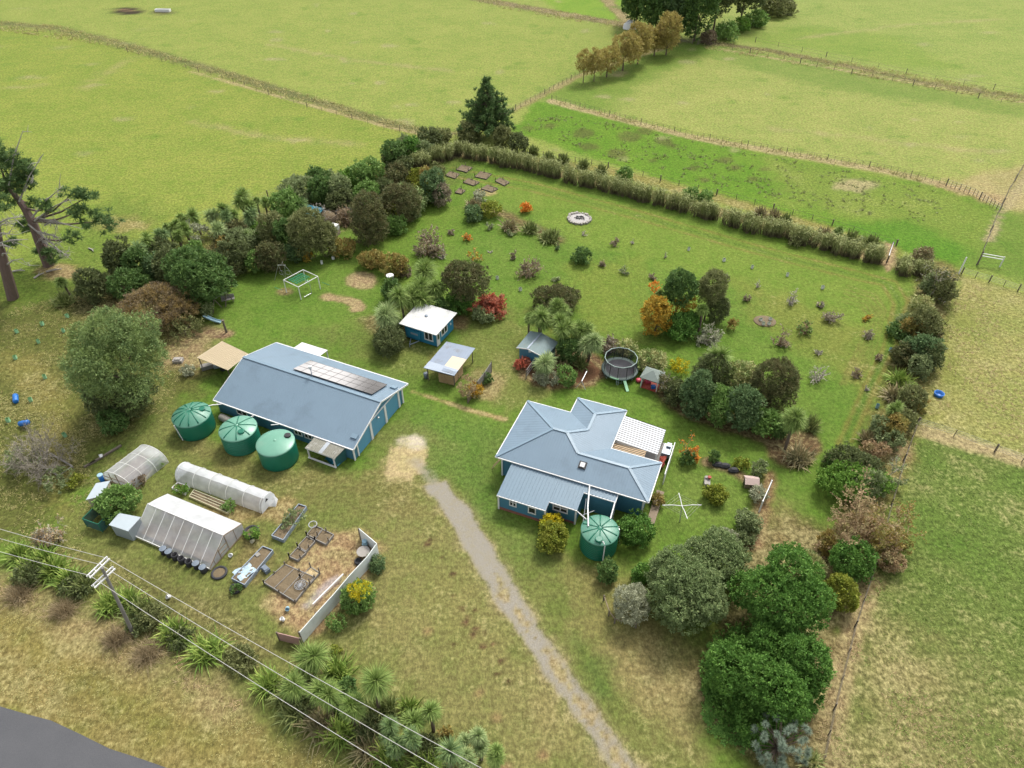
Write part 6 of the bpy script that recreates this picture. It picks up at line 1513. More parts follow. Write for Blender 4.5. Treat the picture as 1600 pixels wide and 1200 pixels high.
F('tuftdry', (.22, .165, .085), (.42, .33, .19))
F('tuftgreen', (.065, .098, .022), (.155, .185, .052))
# ------------------------------------------------------------------ planting: right foreground
S_ = shrub
GROW[0] = 0.93
S_((1084, 958, 1276, 1178), 'darkbroad', 'largest dark green broadleaf tree, nearest the bottom edge below its twin', 'tree', 'tree', trunk=True, nl=22, lr=.31, cmax=1.0, asp=.5, cap=70000, ragged=.16, out=.9, base=(1178, 1070))
S_((1152, 862, 1308, 1012), 'darkbroad', 'dark green broadleaf tree standing directly behind the largest dark tree', 'tree', 'tree', trunk=True, nl=18, lr=.32, cmax=1.0, cap=50000, ragged=.16, out=.9, base=(1228, 975))
S_((1210, 985, 1300, 1085), 'darkbroad', 'lower dark green tree squeezed between the two large dark trees and the boundary fence', 'tree', 'tree', trunk=True, nl=8, cmax=1.0, cap=16000, base=(1255, 1070))
t_ = S_((1002, 850, 1126, 1004), 'feijoa', 'large grey-green rounded tree left of the dark broadleaf trees', 'tree', 'tree', trunk=True, nl=20, lr=.32, cap=50000, asp=.42, ragged=.16, cmax=.95)
S_((1062, 830, 1178, 928), 'feijoa', 'grey-green tree leaning behind the large grey-green tree towards the mown strip', 'tree', 'tree', trunk=True, nl=15, lr=.34, cap=36000, asp=.42, ragged=.16, cmax=.9)
GROW[0] = 1.0
S_((990, 876, 1016, 920), 'darkbroad', 'dark leafy shrub on the left flank of the large grey-green tree')
S_((1290, 876, 1340, 975), 'yellowgreen', 'olive-yellow shrub between the rear dark tree and the boundary fence', cmax=1.1)
S_((1298, 843, 1364, 908), 'darkbroad', 'dense dark green shrub beside the boundary fence below the tan thicket', cmax=.9)
S_((1243, 868, 1292, 905), 'flaxcream', 'pale yellow-striped shrub on top edge of the rear dark tree', k=.004, asp=.25, out=1.2)
S_((936, 876, 964, 912), 'dark', 'small dark shrub alone on the lawn below the house tank')
S_((957, 914, 1017, 976), 'palegrey', 'pale grey olive bush inside the low timber edging', k=.003, asp=.35, dens=.6)
S_((965, 800, 1022, 854), 'darkbroad', 'round dark glossy shrub at the house wall right of the ladder', cmax=.8, asp=.6)
S_((840, 818, 886, 862), 'yellowgreen', 'yellow-green lower half of shrub at the lean-to wall', cmax=.8)
S_((846, 803, 878, 836), 'yellow', 'bright yellow shrub crown at the corner of the house lean-to', cmax=.9)
S_((1103, 758, 1137, 788), 'yellowgreen', 'round citrus bush with yellow fruit on the lawn by the clothes line', cmax=.8)
S_((1150, 797, 1188, 833), 'greygreen', 'grey-green shrub at the end of the slanting white rail', cmax=.8)
S_((1112, 828, 1152, 852), 'palegrey', 'low grey shrub behind the large grey-green trees, left of two', cmax=.7)
S_((1148, 832, 1180, 854), 'greygreen', 'low grey-green shrub behind the large grey-green trees, right of two', cmax=.7)
S_((1174, 756, 1198, 786), 'palegrey', 'silvery shrub leaning on the slanting white rail behind the kennel', cmax=.9, dens=.7)
S_((1020, 768, 1036, 796), 'ochre', 'small rusty shrub at the right corner of the house', cmax=1)
# blue pom-pom pine
def pompom(bbox, label):
    r = seed(); g, a, ay, c, z, dist = solve(bbox, None, .85); t = thing('pine_tree', label, 'pine tree', g); parts = []; m = trunk_mb(r, z+c*.6, a*.7, 0, 7, (0, 0), .14)
    for i in range(46):
        d = rdir(r, 1, .45)[0]; p = d*np.array([a, ay, c])*r.uniform(.72, .92)+np.array([0, 0, z]); p[2] = max(p[2], .5)
        parts.append(strips(r, np.repeat(p[None], 170, 0), rdir(r, 170, .25), r.uniform(.30, .42, 170), .030, .03, 1)[:2])
        m.tube([(0, 0, z*.5), tuple(p*.6+np.array([0, 0, z*.2])), tuple(p)], [.05, .03, .02], 4)
    V, Q = cat(parts); link('crown', mesh_np('crown', V, Q, M_['needleblue']), t); m.build('trunk', M['bark'], t)
pompom((1166, 1112, 1272, 1206), 'blue-grey young pine with round needle tufts at the bottom edge')
flax((1252, 1170, 1290, 1204), 'yellow-green flax clump at the foot of the blue-grey pine', 'flaxcream')
# tan thicket and right boundary growth, bottom to top
GROW[0] = 1.2
twiggy((1298, 762, 1400, 868), 'twig_brown', 'big tan dry thicket on the boundary below the green shrubs', 'thicket', 'thicket', 'dead', 5200, n0=16)
twiggy((1352, 770, 1436, 862), 'twig_brown', 'tan feathery thicket leaning over the boundary fence', 'thicket', 'thicket', 'ochre', 4600, n0=14)
S_((1288, 724, 1372, 774), 'bright', 'bright green broad shrub on the boundary above the tan thicket', cmax=.9)
S_((1298, 704, 1368, 742), 'darkolive', 'dark olive shrub behind the bright green boundary shrub', cmax=.9)
twiggy((1370, 694, 1412, 766), 'twig_grey', 'thin grey-green twiggy shrub at the bend of the boundary fence', leaf='greygreen', ln=900)
S_((1378, 646, 1408, 690), 'ochre', 'ochre and green shrub below the small boundary cabbage tree', cmax=1.2)
S_((1362, 655, 1384, 682), 'greygreen', 'small grey-green shrub beside the ochre boundary shrub')
cabbage((1389, 624, 1411, 648), 'small green cabbage tree in the right boundary planting', base=(1398, 668), heads=1)
flax((1382, 600, 1420, 628), 'pale flax clump above the small boundary cabbage tree', 'flaxtan')
flax((1392, 568, 1432, 602), 'dark yellow-flowered flax clump in the right boundary planting', 'flaxgreen')
twiggy((1422, 582, 1452, 650), 'twig_brown', 'tall tan feathery shrub against the dry right paddock', leaf='ochre', ln=1300)
S_((1416, 524, 1460, 566), 'bluegreen', 'dark blue-green tree in the middle of the right boundary planting', cmax=1.1)
S_((1422, 486, 1462, 528), 'olive', 'olive shrub above the blue-green boundary tree', cmax=1.1)
twiggy((1446, 462, 1484, 536), 'twig_brown', 'tall reddish-brown twiggy shrub at the paddock side of the boundary', leaf='brownolive', ln=1100)
S_((1426, 466, 1452, 492), 'flaxcream', 'cream-flecked shrub below the top corner of the boundary planting', k=.004, asp=.3)
S_((1394, 510, 1422, 527), 'dark', 'low dark green shrub on the lawn side of the right boundary')
S_((1444, 430, 1462, 464), 'greygreen', 'grey-green bush below the bare tall tree at the boundary corner', cmax=1.5)
twiggy((1456, 386, 1502, 470), 'twig_grey', 'tall bare grey-brown tree at the top corner of the boundary', 'bare_tree', 'tree', leaf='brownolive', ln=1300, n0=12)
S_((1434, 392, 1452, 412), 'flaxtan', 'small tan tussock shrub behind the short reed hedge', k=.004, asp=.25)
flax((1384, 690, 1400, 708), 'small dry flax in the brown patch by the boundary', 'flaxtan')
flax((1345, 668, 1372, 694), 'pale pampas-like clump at the brown patch of the boundary', 'flaxtan')
S_((1290, 712, 1304, 732), 'dark', 'little dark shrub at the left edge of the green boundary shrubs')
S_((1400, 500, 1430, 514), 'greygreen', 'low grey-green shrub on the lawn edge below the reed hedge end')

for bb, mt, lb in (((1408, 606, 1440, 642), 'olive', 'olive shrub between the pale flax and the tall tan feathery shrub'), ((1400, 540, 1426, 570), 'brownolive', 'brown-olive shrub left of the blue-green boundary tree'), ((1440, 540, 1468, 580), 'darkolive', 'dark olive shrub right of the blue-green boundary tree'), ((1426, 560, 1450, 590), 'greygreen', 'grey-green shrub above the tall tan feathery shrub'), ((1396, 644, 1426, 672), 'olive', 'olive shrub right of the ochre boundary shrub'), ((1374, 672, 1404, 700), 'greygreen', 'grey-green shrub above the bend of the boundary fence'), ((1462, 440, 1486, 474), 'olive', 'olive shrub under the bare tall tree at the boundary corner'), ((1414, 500, 1440, 528), 'ochre', 'ochre shrub left of the olive boundary shrub'), ((1352, 690, 1384, 716), 'dead', 'straw-coloured dry shrub behind the bright green boundary shrub'), ((1380, 860, 1410, 890), 'dead', 'dry grassy shrub at the foot of the tan feathery thicket'), ((1336, 740, 1376, 780), 'greygreen', 'grey-green shrub between the bright green shrub and the tan thicket'), ((1280, 836, 1304, 862), 'ochre', 'yellow-olive shrub at the lawn side of the tan thicket')):
    S_(bb, mt, lb, dens=.85)
GROW[0] = 1.0
# ------------------------------------------------------------------ bed between trampoline and right lawn
cabbage((1101, 539, 1148, 573), 'cabbage tree with wide green head at the back of the long bed', base=(1124, 602), heads=2)
twiggy((1026, 571, 1064, 618), 'twig_grey', 'grey-brown twiggy shrub against the gazebo playhouse', leaf='brownolive', ln=1700, n0=12)
S_((1064, 578, 1114, 660), 'bluegreen', 'tall dark blue-green shrub, first of the row along the lawn bed', cmax=1.6)
S_((1100, 604, 1146, 666), 'mid', 'shorter mid-green shrub between the two tall blue-green shrubs', cmax=1.4)
S_((1134, 602, 1190, 672), 'bluegreen', 'tall dark blue-green shrub beside the big brown-olive shrub', cmax=1.4)
S_((1080, 554, 1138, 616), 'darkolive', 'olive-brown shrub behind the tall blue-green row', cmax=1.3, asp=.3)
S_((1126, 568, 1180, 616), 'flaxcream', 'cream-flecked dark shrub in the middle of the long bed', k=.0045, asp=.3)
flax((1122, 594, 1146, 614), 'yellow-striped flax in the middle of the long bed', 'flaxcream')
S_((1171, 563, 1250, 648), 'brownolive', 'big rounded brown-olive shrub at the right end of the long bed', cmax=1.1, asp=.28, out=1.2, up=.5, nl=12)
S_((1172, 640, 1216, 682), 'mid', 'bright green leafy shrub in front of the big brown-olive shrub', asp=.6, k=.004)
cabbage((1221, 634, 1266, 677), 'cabbage tree at the right tip of the long bed', base=(1243, 702), heads=1, n=130)
flax((1254, 640, 1286, 676), 'grey-green flax beside the cabbage tree at the bed tip', 'flax')
flax((1222, 676, 1286, 732), 'large tan-striped flax at the right tip of the long bed', 'flaxtan', n=260)
S_((1206, 650, 1232, 690), 'dark', 'dark low shrub between the bright green shrub and the bed-tip cabbage tree')
S_((1040, 590, 1074, 632), 'darkolive', 'dark undergrowth shrub between the grey-brown shrub and the blue-green row', cmax=1.0)
S_((1000, 548, 1040, 582), 'flaxcream', 'cream-variegated shrub behind the gazebo playhouse', k=.0045, asp=.35)
S_((968, 534, 992, 556), 'flaxcream', 'small variegated shrub just behind the trampoline', k=.0045, asp=.35)
S_((1048, 562, 1076, 584), 'yellow', 'pale yellow foliage plant behind the grey-brown twiggy shrub', dens=.5)
S_((1192, 668, 1206, 680), 'redtwig', 'small rusty plant at the front edge of the long bed')
twiggy((1066, 682, 1098, 716), 'twig_brown', 'slender young tree with orange leaves on the lawn beyond the pergola', 'young_tree', 'tree', leaf='orange', ln=620, base=(1076, 718), n0=6, cmax=1.2)
S_((1066, 706, 1084, 726), 'dark', 'small dark shrub at the foot of the orange-leaved tree')
S_((1108, 703, 1121, 722), 'dark', 'small upright dark shrub at the start of the stone-edged bed', cmax=1.6)
S_((1148, 717, 1170, 732), 'yellowgreen', 'low yellow-green shrub in the stone-edged bed')
S_((1176, 722, 1196, 744), 'greygreen', 'loose grey-green plant above the kennel')
for x, y, lb in ((1121, 727, 'dark edging stone nearest the upright dark shrub'), (1132, 729, 'dark edging stone in the middle of the curved bed'), (1146, 736, 'dark edging stone nearest the kennel')):
    o = MB().lathe([(.5, 0), (.55, .2), (.3, .42), (0, .48)], 9).build('edging_stone', M['rubber'], None, False, at(x, y)); o.scale = (1.2, .7, 1); tag(o, lb, 'stone')
# ------------------------------------------------------------------ island of trees on the orchard lawn
S_((1036, 421, 1090, 478), 'dark', 'dark green dense tree at the back of the yellow autumn island', 'tree', 'tree', cmax=1.2, trunk=True, base=(1062, 500))
S_((1088, 424, 1134, 478), 'olive', 'olive loose tree at the right back of the autumn island', 'tree', 'tree', cmax=1.3, trunk=True, base=(1110, 500), asp=.3)
S_((1002, 470, 1052, 526), 'autumn', 'golden autumn-leaved tree at the left front of the island on the lawn', 'tree', 'tree', cmax=1.2)
S_((1052, 464, 1086, 486), 'autumn', 'golden spray of leaves in the middle of the island of trees', dens=.6, base=(1070, 505))
S_((1034, 488, 1094, 530), 'darkbroad', 'dark green shrub at the front of the island of trees', cmax=1.1)
S_((1106, 458, 1136, 508), 'darkolive', 'narrow dark olive shrub at the right edge of the island of trees', cmax=1.6, asp=.3)
cabbage((1088, 472, 1110, 496), 'young cabbage tree inside the island of trees', base=(1100, 518), heads=1)
cabbage((1022, 452, 1038, 466), 'little cabbage tree poking out of the golden tree', base=(1030, 490), heads=1)
S_((1014, 436, 1036, 470), 'orange', 'thin orange sapling at the left back of the island of trees', dens=.22, base=(1025, 480))
twiggy((1090, 503, 1130, 543), 'twig_grey', 'pale grey-leaved shrub in front of the island of trees', leaf='palegrey', ln=1100, n0=10)
S_((1141, 499, 1149, 517), 'ochre', 'tiny rust-coloured conifer on the lawn right of the island of trees', cmax=2)
# ------------------------------------------------------------------ around the garden shed
S_((834, 445, 902, 494), 'brownolive', 'dark brown-topped round shrub behind the garden shed cabbage trees', cmax=1.0, asp=.35)
GROW[0] = 1.32
for bb, lb, b in (((829, 476, 860, 516), 'cabbage tree directly behind the garden shed roof', (846, 548)), ((862, 468, 893, 496), 'tallest cabbage tree behind the garden shed, under the brown round shrub', (876, 530)), ((858, 490, 897, 528), 'cabbage tree with two heads right of the garden shed', (878, 556)), ((818, 488, 834, 508), 'small cabbage head at the left of the garden shed group', (832, 535)), ((893, 503, 924, 534), 'cabbage tree between the garden shed and the trampoline, rear one', (908, 560)), ((906, 514, 938, 552), 'cabbage tree nearest the trampoline', (924, 572)), ((839, 550, 871, 580), 'low pale cabbage tree in front of the garden shed door', (855, 600))):
    cabbage(bb, lb, 'cabbagepale' if '839' in str(bb[0]) or '906' in str(bb[0]) else 'cabbage', base=(b[0], b[1]-8), group='cabbage trees around the garden shed', n=90)
GROW[0] = 1.0
S_((872, 527, 905, 570), 'dark', 'dark green bush under the cabbage trees right of the garden shed', cmax=1.2)
twiggy((936, 515, 968, 550), 'twig_grey', 'heap of grey cut branches behind the trampoline', 'branch_heap', 'branch heap', leaf='brown', ln=900, n0=22)
S_((836, 581, 872, 602), 'palegrey', 'low silver-grey shrub at the front of the garden shed bed', cmax=.7)
S_((871, 574, 898, 604), 'mid', 'loose mid-green shrub at the front of the garden shed bed', dens=.7)
S_((807, 560, 826, 578), 'redtwig', 'small red-leaved shrub at the wall of the garden shed')
flax((896, 552, 922, 576), 'low dark flax in the garden shed bed', 'flax')
flax((872, 566, 890, 580), 'small tan flax in the garden shed bed', 'flaxtan')
# ------------------------------------------------------------------ around the cabin
GROW[0] = 1.25
for bb, lb, mt, b, hd in (((576, 471, 620, 514), 'pale cabbage tree nearest the back lawn, left of the cabin', 'cabbagepale', (602, 530), 3), ((625, 432, 682, 482), 'broad many-headed cabbage tree behind the cabin roof', 'cabbage', (650, 496), 5), ((644, 410, 684, 440), 'cabbage tree standing farthest behind the cabin', 'cabbage', (664, 466), 3), ((612, 450, 644, 482), 'cabbage tree between the barrel bush and the cabin', 'cabbage', (630, 512), 2), ((666, 434, 694, 462), 'small cabbage tree beside the dark round tree behind the cabin', 'cabbage', (680, 490), 1)):
    cabbage(bb, lb, mt, base=(b[0], b[1]-6), group='cabbage trees around the cabin', heads=hd, n=90)
GROW[0] = 1.0
S_((578, 511, 632, 554), 'darkolive', 'dark olive shrub in front of the pale cabbage tree by the cabin', cmax=1.0, asp=.35)
S_((597, 438, 622, 468), 'dark', 'dark bush under the black barrel with white lid', cmax=1.3)
S_((690, 410, 758, 470), 'brownolive', 'dark round brown-topped tree behind the red shrub', 'tree', 'tree', cmax=1.0, trunk=True, asp=.4, base=(724, 482), nl=12)
S_((696, 448, 742, 488), 'darkbroad', 'dark green leafy bush beneath the brown-topped round tree', cmax=1.0)
twiggy((736, 452, 802, 498), 'twig_brown', 'sprawling red autumn shrub right of the brown-topped tree', leaf='redtwig', ln=5200, n0=20, cmax=.5)
S_((738, 484, 770, 503), 'greygreen', 'grey-green shrub in front of the red autumn shrub', cmax=.8)
S_((664, 465, 700, 500), 'dark', 'dark bush right behind the cabin roof', cmax=1.1)
S_((600, 498, 626, 520), 'dark', 'dark undergrowth shrub between pale cabbage tree and cabin')
S_((716, 588, 745, 622), 'dead', 'dry straw-coloured weeds under the board screen fence', dens=.35)
S_((734, 600, 752, 620), 'autumn', 'orange-yellow climber on the sagging board fence', dens=.7)
S_((752, 586, 768, 600), 'dark', 'small dark shrub at the foot of the board screen fence')
# hedges of low ochre shrubs on the back lawn
S_((515, 376, 556, 402), 'ochre', 'low ochre-green mound shrub at the belt end of the back lawn', cmax=.8)
S_((564, 391, 604, 420), 'ochre', 'ochre-green hedge mound, left half of the low hedge on the back lawn', cmax=.8)
S_((596, 400, 636, 432), 'ochre', 'ochre-green hedge mound, right half of the low hedge on the back lawn', cmax=.8)
S_((622, 416, 640, 432), 'brown', 'small purplish-brown shrub at the right end of the low hedge')
twiggy((640, 352, 693, 404), 'twig_brown', 'broad brown twiggy shrub alone on the back lawn', leaf='tanbrown', ln=1500, n0=20, cmax=.9)
twiggy((684, 384, 698, 406), 'twig_grey', 'small pale grey sapling beside the broad brown shrub', 'sapling', 'sapling')
twiggy((805, 392, 852, 434), 'twig_brown', 'brown twiggy fruit bush in the middle of the lawn', leaf='tanbrown', ln=600, n0=16)
S_((896, 390, 924, 412), 'dark', 'dark round shrub on the lawn below the fire pit', cmax=.9)
# flax row by the small far beds
flax((778, 324, 814, 362), 'variegated flax clump at the left of the three big lawn flaxes', 'flaxtan', n=220)
flax((814, 328, 846, 368), 'dark flax clump in the middle of the three big lawn flaxes', 'flax', n=220)
flax((836, 338, 884, 378), 'largest dark flax clump at the right of the three lawn flaxes', 'flax', n=280)
S_((752, 318, 780, 340), 'yellowgreen', 'yellow-olive shrub left of the three lawn flaxes', dens=.8)
flax((725, 310, 752, 328), 'reddish flax beside the small far beds', 'flaxtan')
S_((727, 324, 754, 346), 'bluegreen', 'round blue-green shrub below the small far beds', cmax=.8)
S_((815, 318, 826, 332), 'orange', 'tiny orange shrub behind the lawn flaxes')
S_((738, 302, 758, 312), 'palegrey', 'pale grey plant patch in front of the small far beds', dens=.6)
# ------------------------------------------------------------------ orchard saplings and bushes
GROW[0] = .85
sap = [((722, 354, 738, 378), 'orange', 'sapling with a tuft of orange leaves on top, near the blue-green round shrub'), ((724, 378, 758, 412), 'autumn', 'thin spreading sapling with sparse yellow leaves below the orange-topped one'), ((1345, 478, 1364, 502), 'autumn', 'thin yellow-leaved sapling near the mown curve'), ((1162, 452, 1176, 474), 'tanbrown', 'small brown sapling right of the island of trees'), ((1178, 432, 1192, 452), None, 'bare sapling above the small brown sapling'), ((1128, 424, 1142, 442), None, 'bare sapling behind the island of trees'), ((1034, 388, 1046, 404), None, 'bare upright sapling on the open lawn under the reed hedge'), ((984, 366, 994, 384), None, 'bare sapling right of the staked sapling'), ((904, 356, 920, 370), None, 'bare sapling just below the fire pit'),
       ((952, 370, 972, 386), 'tanbrown', 'sapling between dark stakes below the fire pit'), ((935, 405, 952, 418), 'tanbrown', 'small brown bush right of the dark round lawn shrub'), ((968, 413, 988, 430), 'greygreen', 'small grey bush in the orchard between the two lawn islands'), ((1012, 425, 1026, 438), 'tanbrown', 'small brown bush at the left back of the island of trees'), ((860, 430, 876, 442), 'greygreen', 'tiny grey-green bush above the brown-topped round shrub'), ((796, 390, 808, 406), 'tanbrown', 'tiny brown bush left of the brown fruit bush'), ((696, 354, 712, 368), 'tanbrown', 'tiny twiggy sapling left of the orange-topped sapling'), ((756, 344, 774, 360), 'greygreen', 'small grey-green bush left of the flax row'), ((788, 356, 806, 370), 'greygreen', 'small grey-green bush under the variegated flax'), ((760, 378, 772, 396), None, 'pale thin sapling in the middle of the lawn'), ((862, 374, 876, 392), 'bluegreen', 'small blue-green sapling in a mulched circle under the flax row')]
for bb, lf, lb in sap: twiggy(bb, 'twig_grey' if lf in (None, 'greygreen') else 'twig_brown', lb, 'sapling', 'sapling', leaf=lf, ln=110 if lf else 0, group='orchard saplings', n0=6, n1m=5, n2m=4)
for bb, lf, ln, tw, lb in (((1224, 448, 1252, 478), None, 0, 'twig_grey', 'pruned grey fruit tree with thick limbs in the right orchard'), ((1284, 480, 1322, 508), 'tanbrown', 300, 'twig_grey', 'rounded grey-brown bush at the right of the orchard'), ((1204, 502, 1240, 546), 'tanbrown', 250, 'twig_brown', 'reddish-brown bare fruit tree beside the mulched ring'), ((1244, 492, 1276, 526), 'mid', 260, 'twig_brown', 'half-green twiggy bush in the right orchard'), ((1260, 566, 1304, 604), None, 0, 'twig_grey', 'silvery bare fruit tree on the right lawn'), ((1350, 512, 1370, 532), 'tanbrown', 120, 'twig_grey', 'small brown bush near the right boundary, upper one'), ((1270, 542, 1288, 556), None, 0, 'twig_grey', 'tiny bare bush above the silvery fruit tree'), ((1366, 550, 1380, 564), 'tanbrown', 80, 'twig_brown', 'small brown bush near the right boundary, lower one'), ((1330, 574, 1348, 592), 'tanbrown', 100, 'twig_brown', 'small brown bush right of the silvery fruit tree'), ((1348, 598, 1360, 612), None, 0, 'twig_grey', 'tiny grey sapling low on the right lawn'), ((1276, 462, 1290, 482), 'tanbrown', 60, 'twig_grey', 'small bare tree between the pruned tree and the grey-brown bush')):
    twiggy(bb, tw, lb, 'fruit_tree', 'fruit tree', leaf=lf, ln=ln, group='orchard fruit trees', n0=10, wmul=1.15)
GROW[0] = 1.0
gp = {}
def guard(x, y, lb, col='lime', h=.55):
    t = thing('tree_guard', lb, 'tree guard', at(x, y), random.uniform(0, 3), 'plastic guards around seedlings')
    if col not in gp:
        m = MB(); wall_poly(m, [(-.17, -.17), (.17, -.17), (.17, .17), (-.17, .17)], 0, h); a = m.build('sleeve', M[col], t)
        r = seed(); V, Q, _ = strips(r, np.zeros((14, 3))+np.array([0, 0, .2]), rdir(r, 14, 1.2), .6, .05, .2, 2); b = link('seedling', mesh_np('seedling', V, Q, M_['mid']), t); gp[col] = (a, b)
    else:
        for s in gp[col]: c = s.copy(); COL.objects.link(c); c.parent = t
for x, y, lb in ((106, 496, 'pale green tree guard highest on the rough slope, left of the feathery tree'), (67, 508, 'pale green tree guard in the upper rough grass, near the leaning pine side'), (27, 520, 'pale green tree guard near the left edge, upper one'), (100, 519, 'pale green tree guard just below the highest one on the slope'), (61, 536, 'pale green tree guard in the middle of the upper rough grass'), (25, 561, 'pale green tree guard at the left edge above the mown track'), (71, 591, 'pale green tree guard beside the mown track'), (49, 627, 'pale green tree guard right of the light blue drum'), (14, 659, 'pale green tree guard left of the deep blue drum'), (102, 682, 'pale green tree guard on the mown track below the round shrub')): guard(x, y, lb)
for x, y, lb in ((1076, 391, 'white sapling guard on the lawn, first along the reed hedge'), (1131, 408, 'white sapling guard, second along the reed hedge'), (1175, 419, 'white sapling guard, third along the reed hedge'), (1230, 431, 'white sapling guard above the pruned fruit tree'), (1285, 451, 'white sapling guard nearest the mown curve'), (777, 436, 'white sapling guard right of the brown-topped tree'), (813, 454, 'white sapling guard left of the brown round shrub'), (1188, 502, 'white tree tube in the mulched ring, rear left'), (1203, 501, 'white tree tube in the mulched ring, rear right'), (1192, 508, 'white tree tube in the mulched ring, front left'), (1201, 508, 'white tree tube in the mulched ring, front right'), (521, 405, 'white plant tube at the belt edge under the ochre mound'), (503, 412, 'small white tube at the belt edge left of the ochre mound')): guard(x, y, lb, 'white', .5)
for x, y, lb in ((1405, 546, 'pale blue tree guard at the lawn edge of the right boundary'), (1391, 549, 'pale blue tree guard left of its neighbour at the right boundary'), (1437, 569, 'pale blue tree guard under the blue-green boundary tree'), (1370, 637, 'pale blue tree guard on the lawn edge left of the boundary cabbage tree')): guard(x, y, lb, 'ltblue')
# ------------------------------------------------------------------ the left shelter belt
CG = 'cabbage trees of the left shelter belt'
cab = [((200, 374, 226, 402), 'first full cabbage tree of the belt, right of the dark tall bush', 'cabbageblue', 1), ((216, 365, 242, 391), 'cabbage tree above the first one at the left end of the belt', 'cabbage', 1), ((229, 390, 243, 408), 'small cabbage tree below the leftmost pair in the belt', 'cabbage', 1), ((238, 350, 260, 378), 'cabbage tree with pale hanging leaves right of the leftmost pair', 'cabbageblue', 1), ((255, 347, 270, 364), 'small cabbage tree in front of the open paddock, left third of the belt', 'cabbage', 1), ((265, 340, 284, 362), 'slender cabbage tree with visible trunk, left third of the belt', 'cabbage', 1), ((278, 332, 294, 350), 'dark-headed cabbage tree standing out against the paddock grass', 'cabbage', 1), ((280, 346, 299, 368), 'cabbage tree below the dark-headed one', 'cabbage', 1), ((269, 357, 286, 378), 'low shaggy cabbage tree with brown skirt', 'cabbage', 1), ((290, 320, 317, 346), 'broad dark cabbage tree left of the grey flowering shrub', 'cabbage', 2), ((319, 324, 342, 346), 'pale-headed cabbage tree above the grey flowering shrub', 'cabbagepale', 1), ((329, 343, 353, 368), 'pale rounded cabbage tree in the middle of the left belt', 'cabbagepale', 1), ((340, 315, 362, 342), 'cabbage tree left of the tallest branched one', 'cabbage', 1),
       ((360, 292, 392, 322), 'tallest branched cabbage tree of the belt, rising above the paddock line', 'cabbage', 4), ((380, 308, 400, 330), 'cabbage tree tucked right of the tallest branched one', 'cabbage', 1), ((394, 303, 406, 322), 'thin-trunked small cabbage tree on the paddock line, left twin', 'cabbage', 1), ((405, 304, 421, 326), 'thin-trunked small cabbage tree on the paddock line, right twin', 'cabbage', 1), ((341, 322, 361, 348), 'cabbage tree below the tallest branched one, leftmost of three', 'cabbageblue', 1), ((358, 323, 374, 344), 'cabbage tree below the tallest branched one, middle of three', 'cabbage', 1), ((380, 324, 402, 350), 'spiky cabbage tree below the tallest branched one, right of three', 'cabbageblue', 1), ((338, 344, 353, 362), 'low blue-green cabbage tree at the middle of the belt', 'cabbageblue', 1), ((461, 308, 482, 326), 'cabbage tree right of the dense green tree on the paddock line', 'cabbageblue', 1), ((376, 356, 396, 374), 'low pale cabbage tree on the lawn side of the belt', 'cabbagepale', 1), ((623, 285, 642, 304), 'bright pale cabbage tree above the big grey-green shrub at the upper belt', 'cabbagepale', 1), ((160, 402, 172, 416), 'small isolated cabbage tree left of the belt end', 'cabbage', 1), ((142, 418, 154, 432), 'smallest isolated cabbage tree near the leaning pine', 'cabbage', 1), ((90, 432, 108, 448), 'cabbage tree beside the dark flax under the pines', 'cabbage', 1)]
def grow(b, f):
    cx, cy, w_, h_ = (b[0]+b[2])/2, (b[1]+b[3])/2, (b[2]-b[0])/2*f, (b[3]-b[1])/2*f; return (cx-w_, cy-h_, cx+w_, cy+h_)
for bb, lb, mt, hd in cab: cabbage(grow(bb, 1.22), lb, mt, None, CG, hd, 46)
